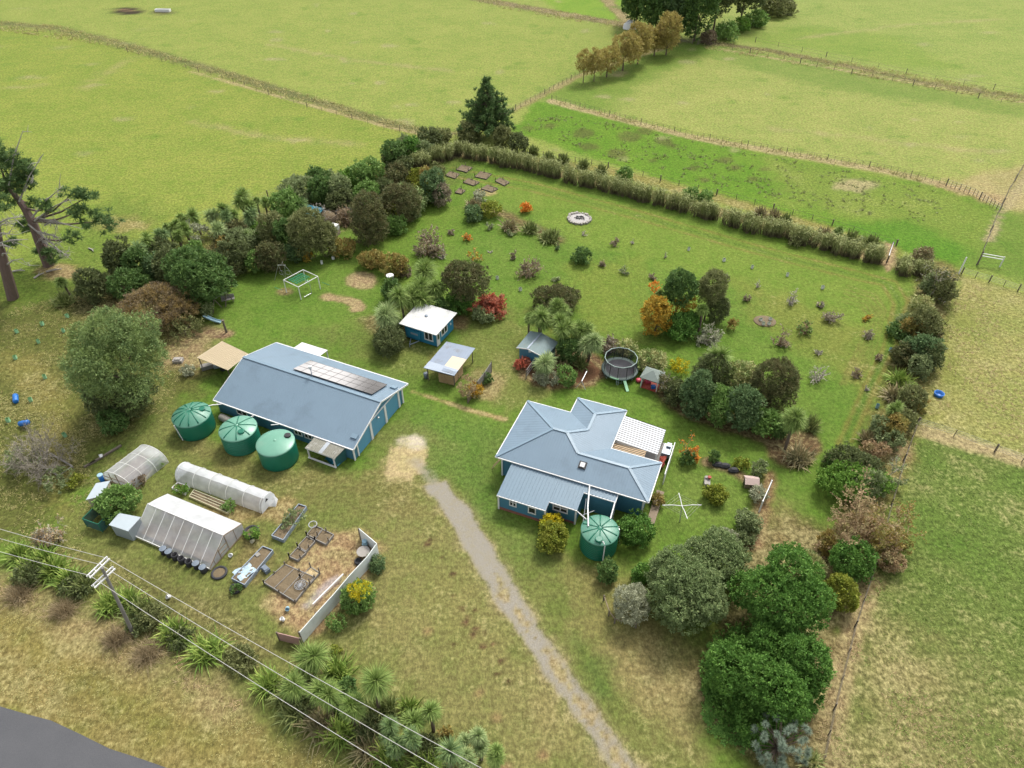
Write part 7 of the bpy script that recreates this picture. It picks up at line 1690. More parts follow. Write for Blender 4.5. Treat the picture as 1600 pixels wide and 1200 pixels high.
belt = [((171, 368, 206, 436), 'darkolive', 'tall dark bush at the left end of the belt', {}), ((196, 396, 226, 436), 'dark', 'dark green bush filling the left end of the belt', {}), ((236, 378, 268, 408), 'darkolive', 'dark bush behind the thin-trunked cabbage group', {}), ((228, 402, 258, 434), 'bluegreen', 'teal-dark bush at the left third of the belt', {}), ((246, 394, 292, 442), 'darkolive', 'rounded dark olive bush left of the big dome', {}), ((286, 385, 314, 412), 'mid', 'mid-green bush top above the big dark dome', {}), ((269, 400, 350, 472), 'dark', 'biggest dark green domed bush on the lawn edge of the belt', dict(nl=14, lr=.4)), ((270, 412, 296, 450), 'bluegreen', 'blue-green bush on the left shoulder of the big dome', {}), ((180, 430, 222, 464), 'dark', 'dark rounded bush below the left end of the belt', {}), ((298, 348, 320, 378), 'palegrey', 'grey flowering shrub among the cabbage trees', dict(dens=.6)), ((340, 355, 378, 382), 'brownolive', 'brown-topped dome in the middle of the belt', {}), ((358, 365, 390, 394), 'greygreen', 'grey-green bush right of the brown-topped dome', {}), ((394, 350, 416, 372), 'bright', 'light green bush left of the tall olive shrub', {}), ((396, 360, 414, 384), 'greygreen', 'pale green small bush under the light green one', {}), ((414, 336, 440, 388), 'olive', 'tall olive shrub, left of the dark gap', dict(cmax=1.7, asp=.35)), ((434, 342, 460, 396), 'dark', 'tall dark shrub between the two tall olive shrubs', dict(cmax=1.7)), ((455, 336, 497, 400), 'olive', 'tallest conical olive shrub at the lawn edge of the belt', dict(cmax=1.6, asp=.35)), ((494, 350, 522, 400), 'olive', 'slim olive shrub left of the beehive boxes', dict(cmax=1.7, asp=.35)), ((342, 376, 364, 396), 'ochre', 'ochre-olive bush above the dark olive bush', {}), ((350, 384, 386, 424), 'darkolive', 'dark olive bush right of the bare brown tree', {}), ((403, 384, 442, 422), 'brownolive', 'dull brown domed bush behind the thin A-frame', {}), ((390, 398, 410, 424), 'mid', 'fresh green bush left of the dull brown dome', {}), ((448, 380, 474, 406), 'bluegreen', 'teal-green bush at the foot of the tallest olive shrub', {}), ((468, 388, 483, 406), 'autumn', 'small golden-brown shrub at the foot of the tallest olive shrub', dict(dens=.6)),
        ((429, 304, 466, 340), 'mid', 'dense green tree on the paddock line left of the sheds', dict(nl=12)), ((440, 283, 490, 312), 'greygreen', 'grey-green sprawling shrub on the paddock line', dict(dens=.8)), ((482, 268, 508, 292), 'dark', 'dark green treetop on the paddock line, upper left', {}), ((492, 272, 522, 290), 'greygreen', 'arched grey-green shrub on the paddock line', {}), ((485, 280, 518, 316), 'dark', 'dark green tree behind the teal sheet roof', {}), ((512, 280, 542, 312), 'greygreen', 'grey-green tree right of the dark tree behind the compost heap', {}), ((530, 273, 554, 296), 'bright', 'bright green shrub on the paddock line in the upper belt', {}), ((548, 260, 574, 290), 'mid', 'mid-green shrub on the paddock line left of the flowering flax', {}), ((564, 254, 592, 282), 'mid', 'mid-green tree next to the flowering flax', {}), ((518, 300, 548, 326), 'darkolive', 'dark olive scrub bush above the compost bay', {}), ((556, 288, 590, 312), 'mid', 'green scrub bush above the blue barrel', {}), ((601, 224, 630, 262), 'dark', 'dark green tree at the upper end of the belt, left of two', {}), ((634, 216, 656, 250), 'darkbroad', 'dark green tree at the upper end of the belt, right of two', {}), ((622, 218, 640, 244), 'greygreen', 'grey-green narrow tree between the two dark upper trees', dict(cmax=1.7)), ((653, 215, 672, 252), 'greygreen', 'loose grey-green tree left of the reed hedge corner', dict(dens=.6)), ((606, 244, 640, 268), 'darkolive', 'dark olive undergrowth bush below the two dark upper trees', {}), ((606, 264, 634, 290), 'brownolive', 'brown twiggy mass in the upper belt', dict(dens=.7)), ((588, 284, 614, 304), 'darkolive', 'dark spiky bush above the dark olive dome', {}), ((638, 276, 656, 290), 'yellowgreen', 'yellow-green bush on the lawn side of the upper belt, upper one', {}), ((644, 268, 662, 286), 'yellowgreen', 'yellowish bush under the brown twiggy mass', {}), ((656, 266, 674, 292), 'ochre', 'ochre-brown bush at the upper lawn corner', {}), ((632, 294, 658, 330), 'cabbagepale', 'large shaggy grey-green bush right of the dark olive dome', dict(asp=.25, k=.005)), ((599, 294, 644, 344), 'brownolive', 'dark olive dome at the lawn edge right of the blue barrel', dict(asp=.3, nl=12)), ((550, 316, 598, 380), 'brownolive', 'large brown-olive dome nearest the beehive boxes', dict(asp=.3, nl=12, cmax=1.3)), ((590, 318, 616, 352), 'yellowgreen', 'yellow-green bush right of the large brown-olive dome', {}), ((652, 286, 672, 318), 'yellowgreen', 'yellow-green bush left of the dark teal bush at the upper lawn', {}), ((663, 274, 694, 316), 'bluegreen', 'dark teal bush at the upper lawn edge', {}), ((678, 262, 692, 290), 'olive', 'narrow olive shrub behind the dark teal bush', dict(cmax=2)), ((678, 292, 700, 318), 'tanbrown', 'reddish-brown bush at the tip of the upper belt', {}), ((606, 338, 630, 362), 'mid', 'low green bush in front of the dark olive dome', {}), ((628, 326, 652, 342), 'greygreen', 'low grey-green bush at the foot of the shaggy grey bush', {}), ((322, 396, 346, 414), 'darkolive', 'dark bush under the bare brown tree', {}), ((126, 428, 166, 468), 'darkolive', 'dark low bush between the flax and the dark rounded bush', {}), ((656, 206, 684, 228), 'darkolive', 'dark scrub by the ditch end above the reed hedge corner', {}), ((676, 208, 700, 224), 'olive', 'olive scrub bush at the fence corner left of the lone pine', {})]
for bb, mt, lb, kw in belt: S_(grow(bb, 1.24), mt, lb, group='bushes of the left shelter belt', **kw)
twiggy((314, 375, 360, 448), 'twig_brown', 'bare purplish-brown tree rising from the belt behind the big dark dome', 'bare_tree', 'tree', leaf='brown', ln=900, n0=12)
twiggy((520, 318, 556, 352), 'twig_brown', 'tangle of brown bare stalks around the compost bins', leaf='brown', ln=300, n0=18)
twiggy((488, 318, 520, 348), 'twig_grey', 'tangle of pale bare stalks beside the teal sheet roof', n0=18)
flax((592, 258, 620, 284), 'flowering flax with cream stalks in the upper belt', 'flaxcream')
flax((580, 270, 596, 284), 'small flowering flax left of the larger one in the upper belt', 'flaxcream')
flax((78, 448, 116, 478), 'dark green flax clump under the big pines', 'flax')
reeds('short clump of grey-green reeds at the upper lawn corner of the belt', [(648, 262), (668, 258)], 3.0, 2.6, 190, 'reed_clump')
# ------------------------------------------------------------------ the reed hedge
reeds('longest run of the grey-green reed hedge, from the far corner to the small gap', [(668, 252), (690, 252), (718, 243), (745, 248), (800, 261), (850, 273), (900, 287), (950, 299), (1000, 313), (1060, 328), (1119, 345)], 3.3, 1.9, 92)
reeds('grey-green reed hedge run between the small gap and the white gate', [(1127, 347), (1200, 366), (1250, 379), (1300, 393), (1340, 404), (1374, 411)], 3.1, 1.9, 110)
reeds('short end of the reed hedge right of the white gate', [(1402, 421), (1425, 428), (1450, 434)], 2.6, 2.0, 130)
for bb, lb, mt in (((822, 219, 844, 244), 'dark flax behind the reed hedge, first from the lone pine', 'flax'), ((846, 229, 870, 253), 'dark flax behind the reed hedge, left half of the touching pair', 'flax'), ((868, 232, 892, 255), 'dark flax behind the reed hedge, right half of the touching pair', 'flax'), ((899, 242, 924, 264), 'dark flax behind the reed hedge, right of the touching pair', 'flax'), ((929, 251, 949, 272), 'dark flax behind the reed hedge, last of the dark group', 'flax'), ((1176, 318, 1202, 340), 'pale-edged flax behind the middle of the reed hedge, left of two', 'flaxtan'), ((1200, 322, 1222, 344), 'pale-edged flax behind the middle of the reed hedge, right of two', 'flaxtan'), ((1218, 328, 1240, 350), 'small flax behind the middle of the reed hedge', 'flax'), ((1276, 348, 1306, 374), 'tan flax behind the reed hedge, first near the white gate', 'flaxtan'), ((1318, 350, 1350, 380), 'dark flax behind the reed hedge near the white gate', 'flax'), ((1346, 354, 1382, 386), 'last dark flax behind the reed hedge beside the white gate', 'flax')):
    flax(bb, lb, mt, 'flax clumps behind the reed hedge')
cabbage((1304, 352, 1320, 368), 'little cabbage tree between the flaxes near the white gate', base=(1312, 384), heads=1)
S_((964, 264, 986, 282), 'mid', 'small green bush behind the reed hedge past the dark flaxes')
S_((1070, 296, 1090, 314), 'mid', 'small green bush behind the reed hedge, left of a similar one')
S_((1092, 302, 1112, 320), 'mid', 'small green bush behind the reed hedge, right of a similar one')
S_((1232, 372, 1250, 384), 'olive', 'tiny olive bush just behind the reed hedge')
S_((772, 198, 800, 228), 'olive', 'dark scrub bush right of the lone pine')
S_((796, 212, 822, 240), 'darkolive', 'dark scrub between the lone pine and the dark flaxes')
S_((716, 196, 750, 222), 'olive', 'dark scrub at the left foot of the lone pine')
# ------------------------------------------------------------------ lone pine
def pine(base, top_px, halfw_px, label):
    r = seed(); g = at(*base); Y = g.y; mp_ = mpp(*base); lo, hi = 0, 40
    for _ in range(40):
        m = (lo+hi)/2; yc = -(Y*ST+(m-HCAM)*CT); zc = Y*CT-(m-HCAM)*ST
        if 600+FPX*yc/zc > top_px[1]: lo = m
        else: hi = m
    Ht = lo; W = halfw_px*mp_; t = thing('pine_tree', label, 'pine tree', g); m = MB(); parts = []
    m.tube([(0, 0, -.1), (0, 0, Ht*.5), (.1, 0, Ht*.97)], [.42, .26, .05], 8)
    nl = 15
    for i in range(nl):
        f = (i+.5)/nl; z = Ht*(.10+.88*f); R_ = W*1.22*(1-f)**.95*(1.15 if i % 3 else .75)*(0.95 if i else .6)
        for k in range(8 if f < .75 else 5):
            a = 2.4*k+i*1.3+r.uniform(-.3, .3); L = R_*r.uniform(.6, 1.05); e = np.array([math.cos(a)*L, math.sin(a)*L, z+L*.16-.2]); b = np.array([0, 0, z-L*.15]); m.tube([tuple(b), tuple((b+e)/2+np.array([0, 0, -.1])), tuple(e)], [.10*(1-f)+.03, .06, .03], 4)
            for s in np.linspace(.3, 1.03, max(3, int(L/.42))):
                c = b+(e-b)*s+r.normal(size=3)*.25; n = 30; dd = nrm(r.normal(size=(n, 3))+np.array([math.cos(a)*.6, math.sin(a)*.6, .7])); parts.append(leaves(r, c+dd*r.uniform(0, .5, (n, 1)), dd, r.uniform(.45, .75, n), .15))
    V, Q = cat(parts); link('crown', mesh_np('crown', V, Q, M_['needle']), t); m.build('trunk', M['pine_bark'], t)
pine((762, 212), (762, 121), 44, 'lone dark pine with a pointed top at the fence corner behind the reed hedge')
# big leaning pines at the left edge
def onY(px, py, Y):
    d = ray(px, py); s = Y/d[1]; return np.array([d[0]*s, Y, HCAM+d[2]*s])
def bigpine(base, spine, lobes, dead, label, r0):
    r = seed(); g = at(*base); o = np.array([g.x, g.y, 0]); t = thing('pine_tree', label, 'pine tree', g); m = MB(); parts = []; sp_ = [onY(x, y, g.y+dy)-o for x, y, dy in spine]
    m.tube([(0, 0, -.2)]+[tuple(p) for p in sp_], [r0]+[r0*(.85-.65*i/len(sp_)) for i in range(len(sp_))], 9); m.build('trunk', M['pine_bark'], t); lm = MB()
    for (x0, y0, x1, y1, dy, ai) in lobes:
        c = onY((x0+x1)/2, (y0+y1)/2, g.y+dy)-o; mp_ = (g.y+dy)/(FPX*CT); ax = np.array([(x1-x0)/2*mp_, (x1-x0)/2.6*mp_, (y1-y0)/2*mp_*.9]); b = sp_[ai]
        lm.tube([tuple(b), tuple((b+c)/2+np.array([0, 0, -.5])), tuple(c)], [.2, .13, .05], 6)
        k = int(max(8, 7*ax[0]*ax[2])); q = rdir(r, k, .2)*r.uniform(.35, 1, (k, 1))*ax+c
        for p in q: n = 56; dd = nrm(r.normal(size=(n, 3))+np.array([.1, 0, .5])); parts.append(leaves(r, p+dd*r.uniform(0, .6, (n, 1))*np.array([1.2, 1.2, .7]), dd, r.uniform(.4, .7, n), .11))
    lm.build('limb', M['pine_bark'], t); V, Q = cat(parts); link('crown', mesh_np('crown', V, Q, M_['needle']), t); dm_ = []; db = MB()
    for (x0, y0, x1, y1, dy, tw) in dead:
        a, b = onY(x0, y0, g.y)-o, onY(x1, y1, g.y+dy)-o; db.tube([tuple(a), tuple((a+b)/2+np.array([0, -.3, .35])), tuple(b)], [.14, .10, .03], 5)
        for k in range(tw):
            s = r.uniform(.3, 1); p = a+(b-a)*s; e = p+r.normal(size=3)*np.array([1.1, .8, .9]); db.tube([tuple(p), tuple((p+e)/2+r.normal(size=3)*.15), tuple(e)], [.05, .035, .015], 4)
            for _ in range(2): f = (p+e)/2; e2 = f+r.normal(size=3)*.6; db.tube([tuple(f), tuple(e2)], [.03, .012], 3)
    db.build('dead_branch', M['dead_wood'], t)
bigpine((76, 414), [(60, 372, 0), (50, 345, .5), (38, 325, 1), (24, 306, 1.5), (8, 284, 2)],
        [(-30, 222, 20, 268, 1, 4), (0, 238, 44, 290, 1, 4), (20, 250, 60, 282, 2, 4), (18, 276, 54, 306, 1, 4), (-30, 270, 22, 330, 1, 4), (96, 292, 130, 314, -2, 1), (124, 294, 155, 318, -2, 1), (102, 318, 140, 346, -3, 1), (134, 330, 186, 362, -3, 1), (60, 314, 90, 336, -1, 2), (24, 336, 52, 372, 1, 1), (100, 360, 126, 382, -2, 0), (40, 310, 60, 326, 2, 3), (66, 384, 100, 412, -1, 0), (52, 386, 66, 398, 1, 0)],
        [(54, 345, 118, 306, -2, 9), (50, 340, 100, 290, -1, 10), (58, 362, 96, 372, -3, 16), (44, 350, 112, 406, -3, 18), (62, 375, 104, 398, -2, 10), (30, 315, 68, 240, 2, 6), (14, 290, 36, 204, 2, 3), (58, 340, 130, 358, -3, 4), (70, 352, 90, 345, -2, 14)], 'huge leaning pine with bleached dead branches at the left edge', .85)
bigpine((20, 466), [(8, 420, 0), (-2, 380, .3), (-8, 340, .6), (-20, 290, 1)], [(-40, 290, 6, 345, 0, 3), (-50, 240, -6, 300, 0, 3), (8, 372, 28, 388, 0, 1), (-40, 345, 2, 372, 1, 2)],
        [(0, 380, 44, 374, -1, 3), (-4, 366, 20, 366, -1, 6), (-4, 350, 36, 338, 0, 6), (4, 400, 12, 396, -2, 3), (10, 414, 36, 404, -1, 2), (-6, 358, 22, 346, 1, 6), (0, 384, 16, 386, -3, 2)], 'bare-trunked pine at the very left edge with dead side branches', .8)
# ------------------------------------------------------------------ left rough: feathery tree, shrubs
GROW[0] = .9
t_ = S_((106, 478, 254, 645), 'feather', 'big feathery grey-green tree on the rough ground left of the carport', 'tree', 'tree', trunk=True, nl=26, lr=.27, asp=.34, cmax=1.15, cap=42000, dens=.62, ragged=.22, base=(184, 636), up=-.1, out=.6, tuft=1.3)
GROW[0] = 1.0
S_((134, 590, 236, 652), 'darkolive', 'dark undergrowth shrub beneath the feathery tree', cmax=.8)
S_((158, 640, 197, 678), 'dark', 'round clipped dark shrub at the foot of the feathery tree', cmax=.9)
S_((196, 444, 304, 520), 'rust', 'wide rusty-brown dome of a shrub with orange tips behind the feathery tree', cmax=.8, asp=.22, dens=.9, out=1.2, up=.6, ragged=.2, nl=14)
S_((262, 500, 314, 526), 'olive', 'low green scrub in front of the wide rusty shrub', dens=.3, cmax=.5)
twiggy((-14, 652, 120, 764), 'twig_dull', 'large bare grey tree sprawling over rough grass at the left edge', 'bare_tree', 'tree', n0=26, cmax=.55, upb=.6, n1m=10, n2m=9, wmul=.75)
twiggy((48, 806, 98, 856), 'twig_grey', 'round grey dry bush near the roadside wires', n0=30, cmax=.9, leaf='dead', ln=900)
S_((152, 758, 214, 812), 'mid', 'leafy yellow-green bush between the two small sheds', k=.0034, asp=.6, trunk=True, nl=10, cmax=.9)
S_((106, 742, 136, 760), 'yellowgreen', 'low yellow-green bush left of the sleepers by the tunnel house', dens=.5)
for x0, y0, x1, y1, lb in ((10, 700, 60, 735, 'green scrub patch under the bare grey tree, left one'), (64, 735, 110, 768, 'green scrub patch under the bare grey tree, lower one')): S_((x0, y0, x1, y1), 'greygreen', lb, dens=.25, cmax=.5)
S_((286, 574, 302, 588), 'palegrey', 'small silver shrub on bare soil left of the carport')
S_((316, 476, 332, 496), 'greygreen', 'small grey-green shrub beside the slide')
# garden plants
S_((530, 912, 580, 958), 'mid', 'green shrub with yellow flowers outside the white panel fence', cmax=.8)
S_((542, 906, 576, 938), 'yellow', 'bright yellow blossom crown outside the white panel fence', cmax=.7, dens=.3, k=.0028, base=(553, 950))
S_((576, 866, 600, 892), 'bluegreen', 'blue-grey shrub outside the top of the white panel fence', cmax=.8, asp=.3)
S_((512, 962, 540, 986), 'mid', 'low green shrub at the foot of the white panel fence', dens=.6, cmax=.7)
S_((442, 796, 474, 824), 'greygreen', 'green seedlings at the top end of the iron-sided bed', dens=.3, cmax=.45, lift=.3)
S_((384, 824, 404, 842), 'bright', 'small green plant in the tyre planter', dens=.6, lift=.3)
S_((232, 712, 250, 732), 'bright', 'green leafy crop in the bed beside the tunnel house', dens=.6, cmax=.5, lift=.2)
S_((274, 758, 294, 770), 'bright', 'green salad crop in the white-framed bed', dens=.6, cmax=.5, lift=.2)
S_((346, 784, 364, 800), 'mid', 'green weeds at the end of the broken white boards', dens=.6, cmax=.6, lift=.1)
S_((364, 912, 376, 928), 'dark', 'green plant growing in the tyre at the bed end', dens=.8, cmax=.7, lift=.2)
S_((200, 742, 232, 762), 'brown', 'dry brown plants beside the tunnel house wall', dens=.3, cmax=.6)
# ------------------------------------------------------------------ roadside flax and cabbage trees
FG = 'flax clumps along the roadside'
for bb, lb, mt in (((8, 848, 44, 876), 'pale flax at the left edge of the roadside row', 'flaxgreen'), ((18, 862, 56, 900), 'flax at the left end of the roadside row, second clump', 'flaxgreen'), ((44, 846, 84, 882), 'flax behind the second clump of the roadside row', 'flaxgreen'), ((58, 868, 102, 902), 'flax in the left roadside row under the middle wire', 'flaxgreen'), ((82, 884, 126, 916), 'flax in the left roadside row below the crossarms', 'flaxgreen'), ((112, 896, 146, 926), 'dark flax at the left of the power pole', 'flax'), ((146, 914, 184, 954), 'flax growing right behind the power pole', 'flaxgreen'), ((176, 918, 216, 950), 'flax just right of the power pole', 'flaxgreen'), ((196, 936, 242, 968), 'dark low flax right of the pole base', 'flax'), ((236, 954, 296, 1002), 'broad flax in the middle of the roadside row', 'flaxgreen'), ((278, 974, 352, 1036), 'largest bright flax before the gap in the roadside row', 'flaxgreen')):
    flax(grow(bb, 1.28), lb, mt, FG, n=260)
for bb, mt, lb in (((20, 876, 70, 912), 'darkolive', 'dark undergrowth shrub at the left end of the roadside flax row'), ((92, 900, 140, 934), 'darkolive', 'dark undergrowth shrub in the roadside row before the power pole'), ((216, 944, 262, 984), 'olive', 'olive undergrowth shrub between the pole flax and the broad flax'), ((196, 960, 232, 992), 'darkolive', 'dark low shrub at the foot of the power pole'), ((262, 980, 300, 1014), 'darkolive', 'dark undergrowth shrub below the broad flax of the roadside row'), ((352, 1010, 400, 1050), 'olive', 'olive low shrub in the gap before the dense roadside planting')):
    S_(bb, mt, lb, cmax=.55, dens=.7)
for bb, lb in (((148, 970, 204, 1014), 'russet tussock grass clump below the power pole, left one'), ((188, 988, 264, 1044), 'largest russet tussock grass clump below the power pole'), ((-6, 902, 58, 946), 'russet tussock grass clump at the left edge of the road verge'), ((60, 930, 130, 966), 'pale tussock grass clump on the verge left of the power pole')):
    flax(bb, lb, 'tussock', n=620, name='tussock_grass', W=.035, cat_='tussock', droop=.7)
fl2 = [((392, 1040, 440, 1082), 'flaxgreen', 'glossy flax at the left tip of the dense roadside planting'), ((424, 1052, 468, 1096), 'flax', 'dark flax beside the glossy one in the dense planting'), ((432, 1078, 486, 1126), 'flax', 'dark flax on the road side of the dense planting, left part'), ((466, 1094, 520, 1146), 'flaxtan', 'tan-streaked flax on the road side of the dense planting'), ((500, 1106, 556, 1158), 'flaxgreen', 'green flax on the road side under the lowest wire'), ((540, 1130, 600, 1190), 'flaxtan', 'tan-streaked flax low on the road side, right part'), ((576, 1150, 640, 1204), 'flaxgreen', 'green flax at the bottom edge, left of two'), ((636, 1164, 700, 1212), 'flaxgreen', 'green flax at the bottom edge, right of two'), ((500, 1026, 552, 1068), 'flaxgreen', 'pale green flax behind the front cabbage trees'), ((560, 1086, 612, 1130), 'flax', 'dark flax in the centre of the dense planting'), ((590, 1086, 620, 1118), 'flax', 'dark flax on the garden side of the dense planting'), ((626, 1096, 654, 1116), 'flaxgreen', 'pale flax beside the right cabbage group'), ((456, 1040, 486, 1066), 'flaxgreen', 'small glossy flax under the first cabbage tree')]
for bb, mt, lb in fl2: flax(grow(bb, 1.34), lb, mt, 'flax clumps of the dense roadside planting', n=230)
cb2 = [((454, 1000, 512, 1052), 'cabbage', 'dark green cabbage tree at the foot of the white panel fence', (494, 1066), 2), ((440, 1050, 484, 1096), 'cabbage', 'cabbage tree with thin trunk left in the dense planting', (470, 1110), 1), ((480, 1056, 532, 1102), 'cabbage', 'broad pale cabbage tree in the front of the dense planting', (520, 1128), 3), ((522, 1080, 568, 1128), 'cabbage', 'cabbage tree right of the broad pale one', (550, 1150), 1), ((553, 1042, 610, 1096), 'cabbage', 'tall cabbage tree with brown trunk at the garden side of the planting', (584, 1128), 2), ((594, 1116, 630, 1160), 'cabbageblue', 'blue-green cabbage tree in the centre of the dense planting', (622, 1180), 1), ((622, 1108, 664, 1144), 'cabbage', 'bright cabbage tree, left one of the right-hand pair', (652, 1164), 2), ((654, 1094, 692, 1136), 'cabbage', 'bright cabbage tree, right one of the right-hand pair', (680, 1156), 2), ((600, 1152, 634, 1186), 'cabbageblue', 'low blue-green cabbage tree near the lowest wire', (622, 1204), 1), ((630, 1136, 662, 1174), 'cabbageblue', 'dark blue-green cabbage tree under the middle wire', (652, 1196), 1), ((676, 1150, 722, 1200), 'cabbageblue', 'shaggy cabbage tree at the bottom edge by the wires', (704, 1224), 2), ((728, 1128, 760, 1162), 'cabbagepale', 'small pale cabbage tree at the right end of the roadside planting', (746, 1186), 1), ((714, 1144, 734, 1168), 'cabbagepale', 'smallest pale cabbage tree next to the right end', (728, 1188), 1), ((716, 1166, 748, 1204), 'cabbagepale', 'white-edged cabbage tree at the bottom edge', (738, 1224), 1), ((762, 1164, 794, 1200), 'cabbage', 'last cabbage tree at the bottom right of the planting', (784, 1222), 1), ((738, 1150, 764, 1180), 'cabbagepale', 'pale cabbage tree between the two right-end ones', (756, 1200), 1)]
for bb, mt, lb, b, hd in cb2: cabbage(grow(bb, 1.08), lb, mt, (b[0], b[1]-14), 'cabbage trees of the roadside planting', hd, 95)
S_((452, 1062, 500, 1112), 'darkolive', 'dark undergrowth shrub between the front flaxes of the roadside planting', cmax=.7)
S_((512, 1068, 560, 1118), 'dark', 'dark undergrowth shrub beneath the broad pale cabbage tree', cmax=.7)
S_((552, 1118, 606, 1160), 'darkolive', 'dark undergrowth shrub in the roadside planting under the middle wire', cmax=.7)
S_((640, 1150, 690, 1190), 'darkolive', 'dark undergrowth shrub below the bright cabbage pair', cmax=.7)
S_((700, 1172, 744, 1206), 'ochre', 'ochre undergrowth shrub at the bottom edge of the roadside planting', cmax=.6)
S_((688, 1138, 706, 1150), 'ochre', 'small ochre shrub between the two cabbage groups')
S_((518, 1010, 530, 1024), 'yellowgreen', 'tiny yellow-green shrub below the white fence')
# ------------------------------------------------------------------ far trees
WL = 'autumn willows along the far fence'
for bb, b, lb in (((902, 82, 924, 118), (914, 129), 'leftmost willow of the far fence row'), ((918, 82, 942, 116), (923, 127), 'second willow of the far fence row, touching the first'), ((934, 78, 966, 110), (940, 120), 'third willow of the far fence row, set slightly apart'), ((954, 58, 998, 98), (966, 110), 'fourth willow of the far fence row, olive and round'), ((982, 42, 1018, 88), (992, 100), 'fifth willow of the far fence row'), ((1008, 44, 1042, 80), (1024, 87), 'sixth willow of the far fence row'), ((1026, 28, 1064, 76), (1040, 86), 'last and tallest willow of the far fence row, by the dark wood')):
    S_(bb, 'willow', lb, 'willow', 'tree', WL, base=b, trunk=True, cmax=1.5, dens=.75, asp=.3, out=1.0, up=.5)
for bb, b, mt, lb in (((972, -34, 1024, 30), (1000, 42), 'dark', 'dark tree at the left end of the far wood'), ((1004, -50, 1058, 44), (1030, 56), 'dark', 'dark tree behind the tallest willow in the far wood'), ((1040, -40, 1086, 52), (1066, 60), 'bluegreen', 'grey-green tree in the middle of the far wood'), ((1064, -50, 1124, 56), (1096, 64), 'dark', 'darkest broad tree at the right middle of the far wood'), ((1100, -60, 1152, 22), (1128, 50), 'darkolive', 'tall bare-stemmed tree in the far wood, left of two'), ((1136, -60, 1200, 14), (1166, 36), 'darkolive', 'tall bare-stemmed tree at the right end of the far wood')):
    S_(bb, mt, lb, 'forest_tree', 'tree', 'dark trees of the far wood', base=b, trunk=True, cmax=2.2, nl=14, lr=.36)
for bb, mt, lb in (((1122, 40, 1152, 62), 'mid', 'green undergrowth bush at the foot of the far wood, left one'), ((1150, 30, 1170, 50), 'bright', 'bright green bush at the edge of the far wood'), ((1166, 20, 1196, 40), 'mid', 'green undergrowth bush at the right end of the far wood'), ((1098, 52, 1118, 68), 'brown', 'purplish-brown bush at the ditch end below the far wood'), ((1190, -4, 1240, 22), 'olive', 'olive low scrub right of the far wood')): S_(bb, mt, lb, cmax=.9)
# ------------------------------------------------------------------ grass tufts nobody could count
def tufts(name, label, regions, mat, per_m2, L, W, nb=5, el=.9, clumpy=.5):
    r = seed(); parts = []
    for pxs in regions:
        P = W2(pxs); a = np.array(P); lo, hi = a.min(0), a.max(0); n = int((hi-lo).prod()*per_m2)
        q = lo+r.random((n, 2))*(hi-lo); q = q[poly_sd(q, P) < 0]; q = q[fbm(q, .35, 77, 2)+r.normal(size=len(q))*.10 > clumpy]
        p = np.repeat(np.concatenate([q, np.zeros((len(q), 1))], 1), nb, 0); p[:, :2] += r.normal(size=(len(p), 2))*.10; d = rdir(r, len(p), el); d[:, 2] = np.abs(d[:, 2])
        parts.append(strips(r, p, d, L*r.uniform(.5, 1.3, len(p)), W, .25, 1)[:2])
    V, Q = cat(parts); tag(link(name, mesh_np(name, V, Q, M_[mat])), label, 'grass', None, 'stuff')
RL = [(-60, 500), (60, 470), (190, 455), (300, 500), (300, 560), (250, 660), (130, 690), (150, 760), (130, 850), (260, 930), (400, 990), (400, 1030), (300, 990), (150, 905), (0, 850), (-60, 830)]
tufts('rough_grass', 'rough green and brown grass tufts on the left slope', [RL], 'tuft', 9, .34, .055, 6, .7, .47)
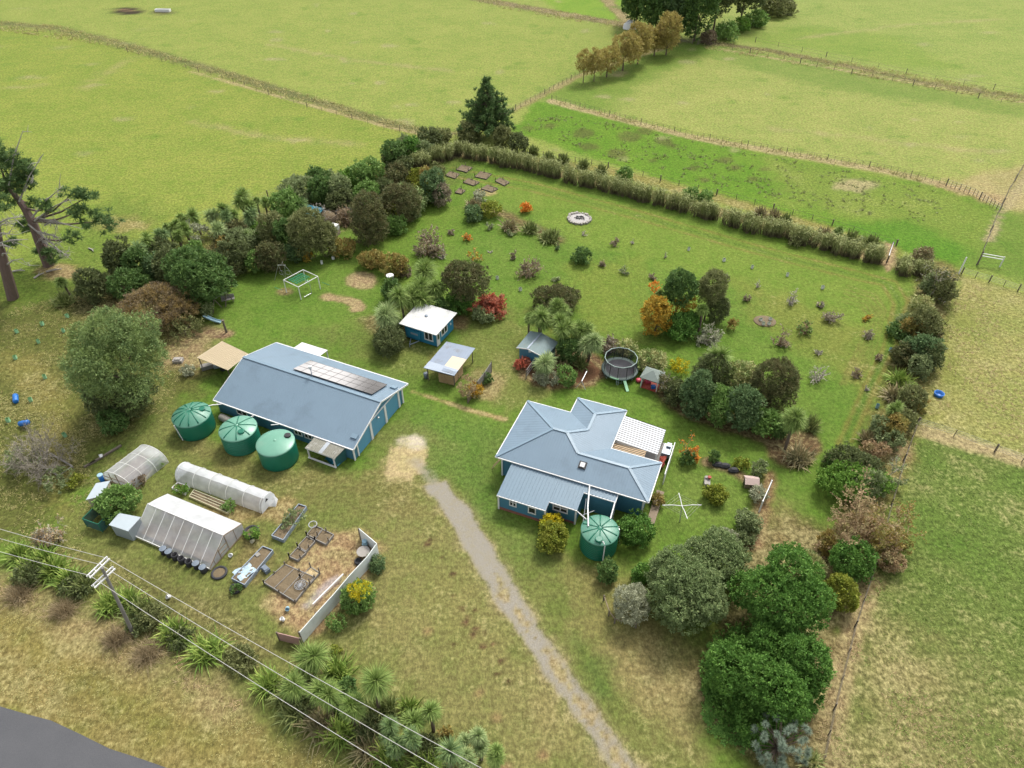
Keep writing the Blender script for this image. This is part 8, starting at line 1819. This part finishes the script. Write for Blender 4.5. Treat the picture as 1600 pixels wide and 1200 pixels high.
tufts('dry_grass', 'long dry straw grass along the road verge and fences', [[(0, 905), (110, 940), (260, 1012), (400, 1112), (330, 1100), (200, 1040), (60, 965), (0, 935)], [(150, 975), (185, 978), (262, 1025), (240, 1045), (170, 1010)], [(1352, 900), (1366, 905), (1300, 1190), (1262, 1190)], [(1480, 286), (1560, 306), (1556, 322), (1480, 294)]], 'tuftdry', 7, .55, .05, 6, .5, .5)
tufts('paddock_grass', 'tussocky grass of the right-hand paddock', [[(1385, 800), (1440, 690), (1600, 740), (1640, 1210), (1290, 1210), (1340, 980)]], 'tuftgreen', 8, .30, .05, 5, .6, .50)
tufts('paddock_straw', 'dry seed grass tussocks in the lower right paddock', [[(1340, 960), (1440, 1000), (1600, 1130), (1640, 1210), (1290, 1210)], [(1500, 440), (1600, 465), (1600, 715), (1445, 665)]], 'tuftdry', 4.5, .34, .05, 5, .5, .5)
tufts('rank_grass', 'rank grass along the far ditches and fence lines', [[(-40, 30), (90, 40), (180, 62), (330, 103), (480, 148), (600, 184), (680, 207), (670, 216), (480, 164), (330, 116), (180, 74), (0, 48)], [(745, -6), (880, 18), (985, 36), (980, 46), (860, 28), (745, 5)], [(1100, 62), (1330, 98), (1600, 148), (1600, 164), (1330, 116), (1100, 76)], [(862, 153), (1080, 209), (1380, 262), (1480, 286), (1480, 294), (1380, 271), (1080, 218), (862, 161)]], 'tuft', 2.0, .8, .11, 6, .7, .40)
tufts('rush_clumps', 'dark rushes and docks scattered over the lush paddock', [[(815, 205), (850, 168), (1000, 204), (1300, 262), (1480, 300), (1460, 350), (1300, 330), (1100, 290), (950, 246)]], 'olive', .8, .6, .10, 9, .9, .56)
tufts('verge_grass', 'short olive grass of the road verge', [[(0, 930), (200, 1020), (420, 1140), (640, 1240), (330, 1210), (0, 1085)]], 'tuft', 10, .20, .045, 5, .6, .45)
tufts('belt_grass', 'rank grass growing under the shelter belt and boundary shrubs', [[(160, 470), (300, 450), (440, 410), (560, 350), (700, 290), (690, 240), (560, 270), (400, 330), (200, 400)], [(1500, 430), (1440, 560), (1380, 720), (1310, 860), (1330, 880), (1400, 760), (1450, 650), (1490, 520)], [(800, 238), (1000, 290), (1200, 345), (1390, 392), (1385, 406), (1200, 356), (1000, 302), (800, 250)]], 'tuft', 5, .5, .07, 6, .7, .42)
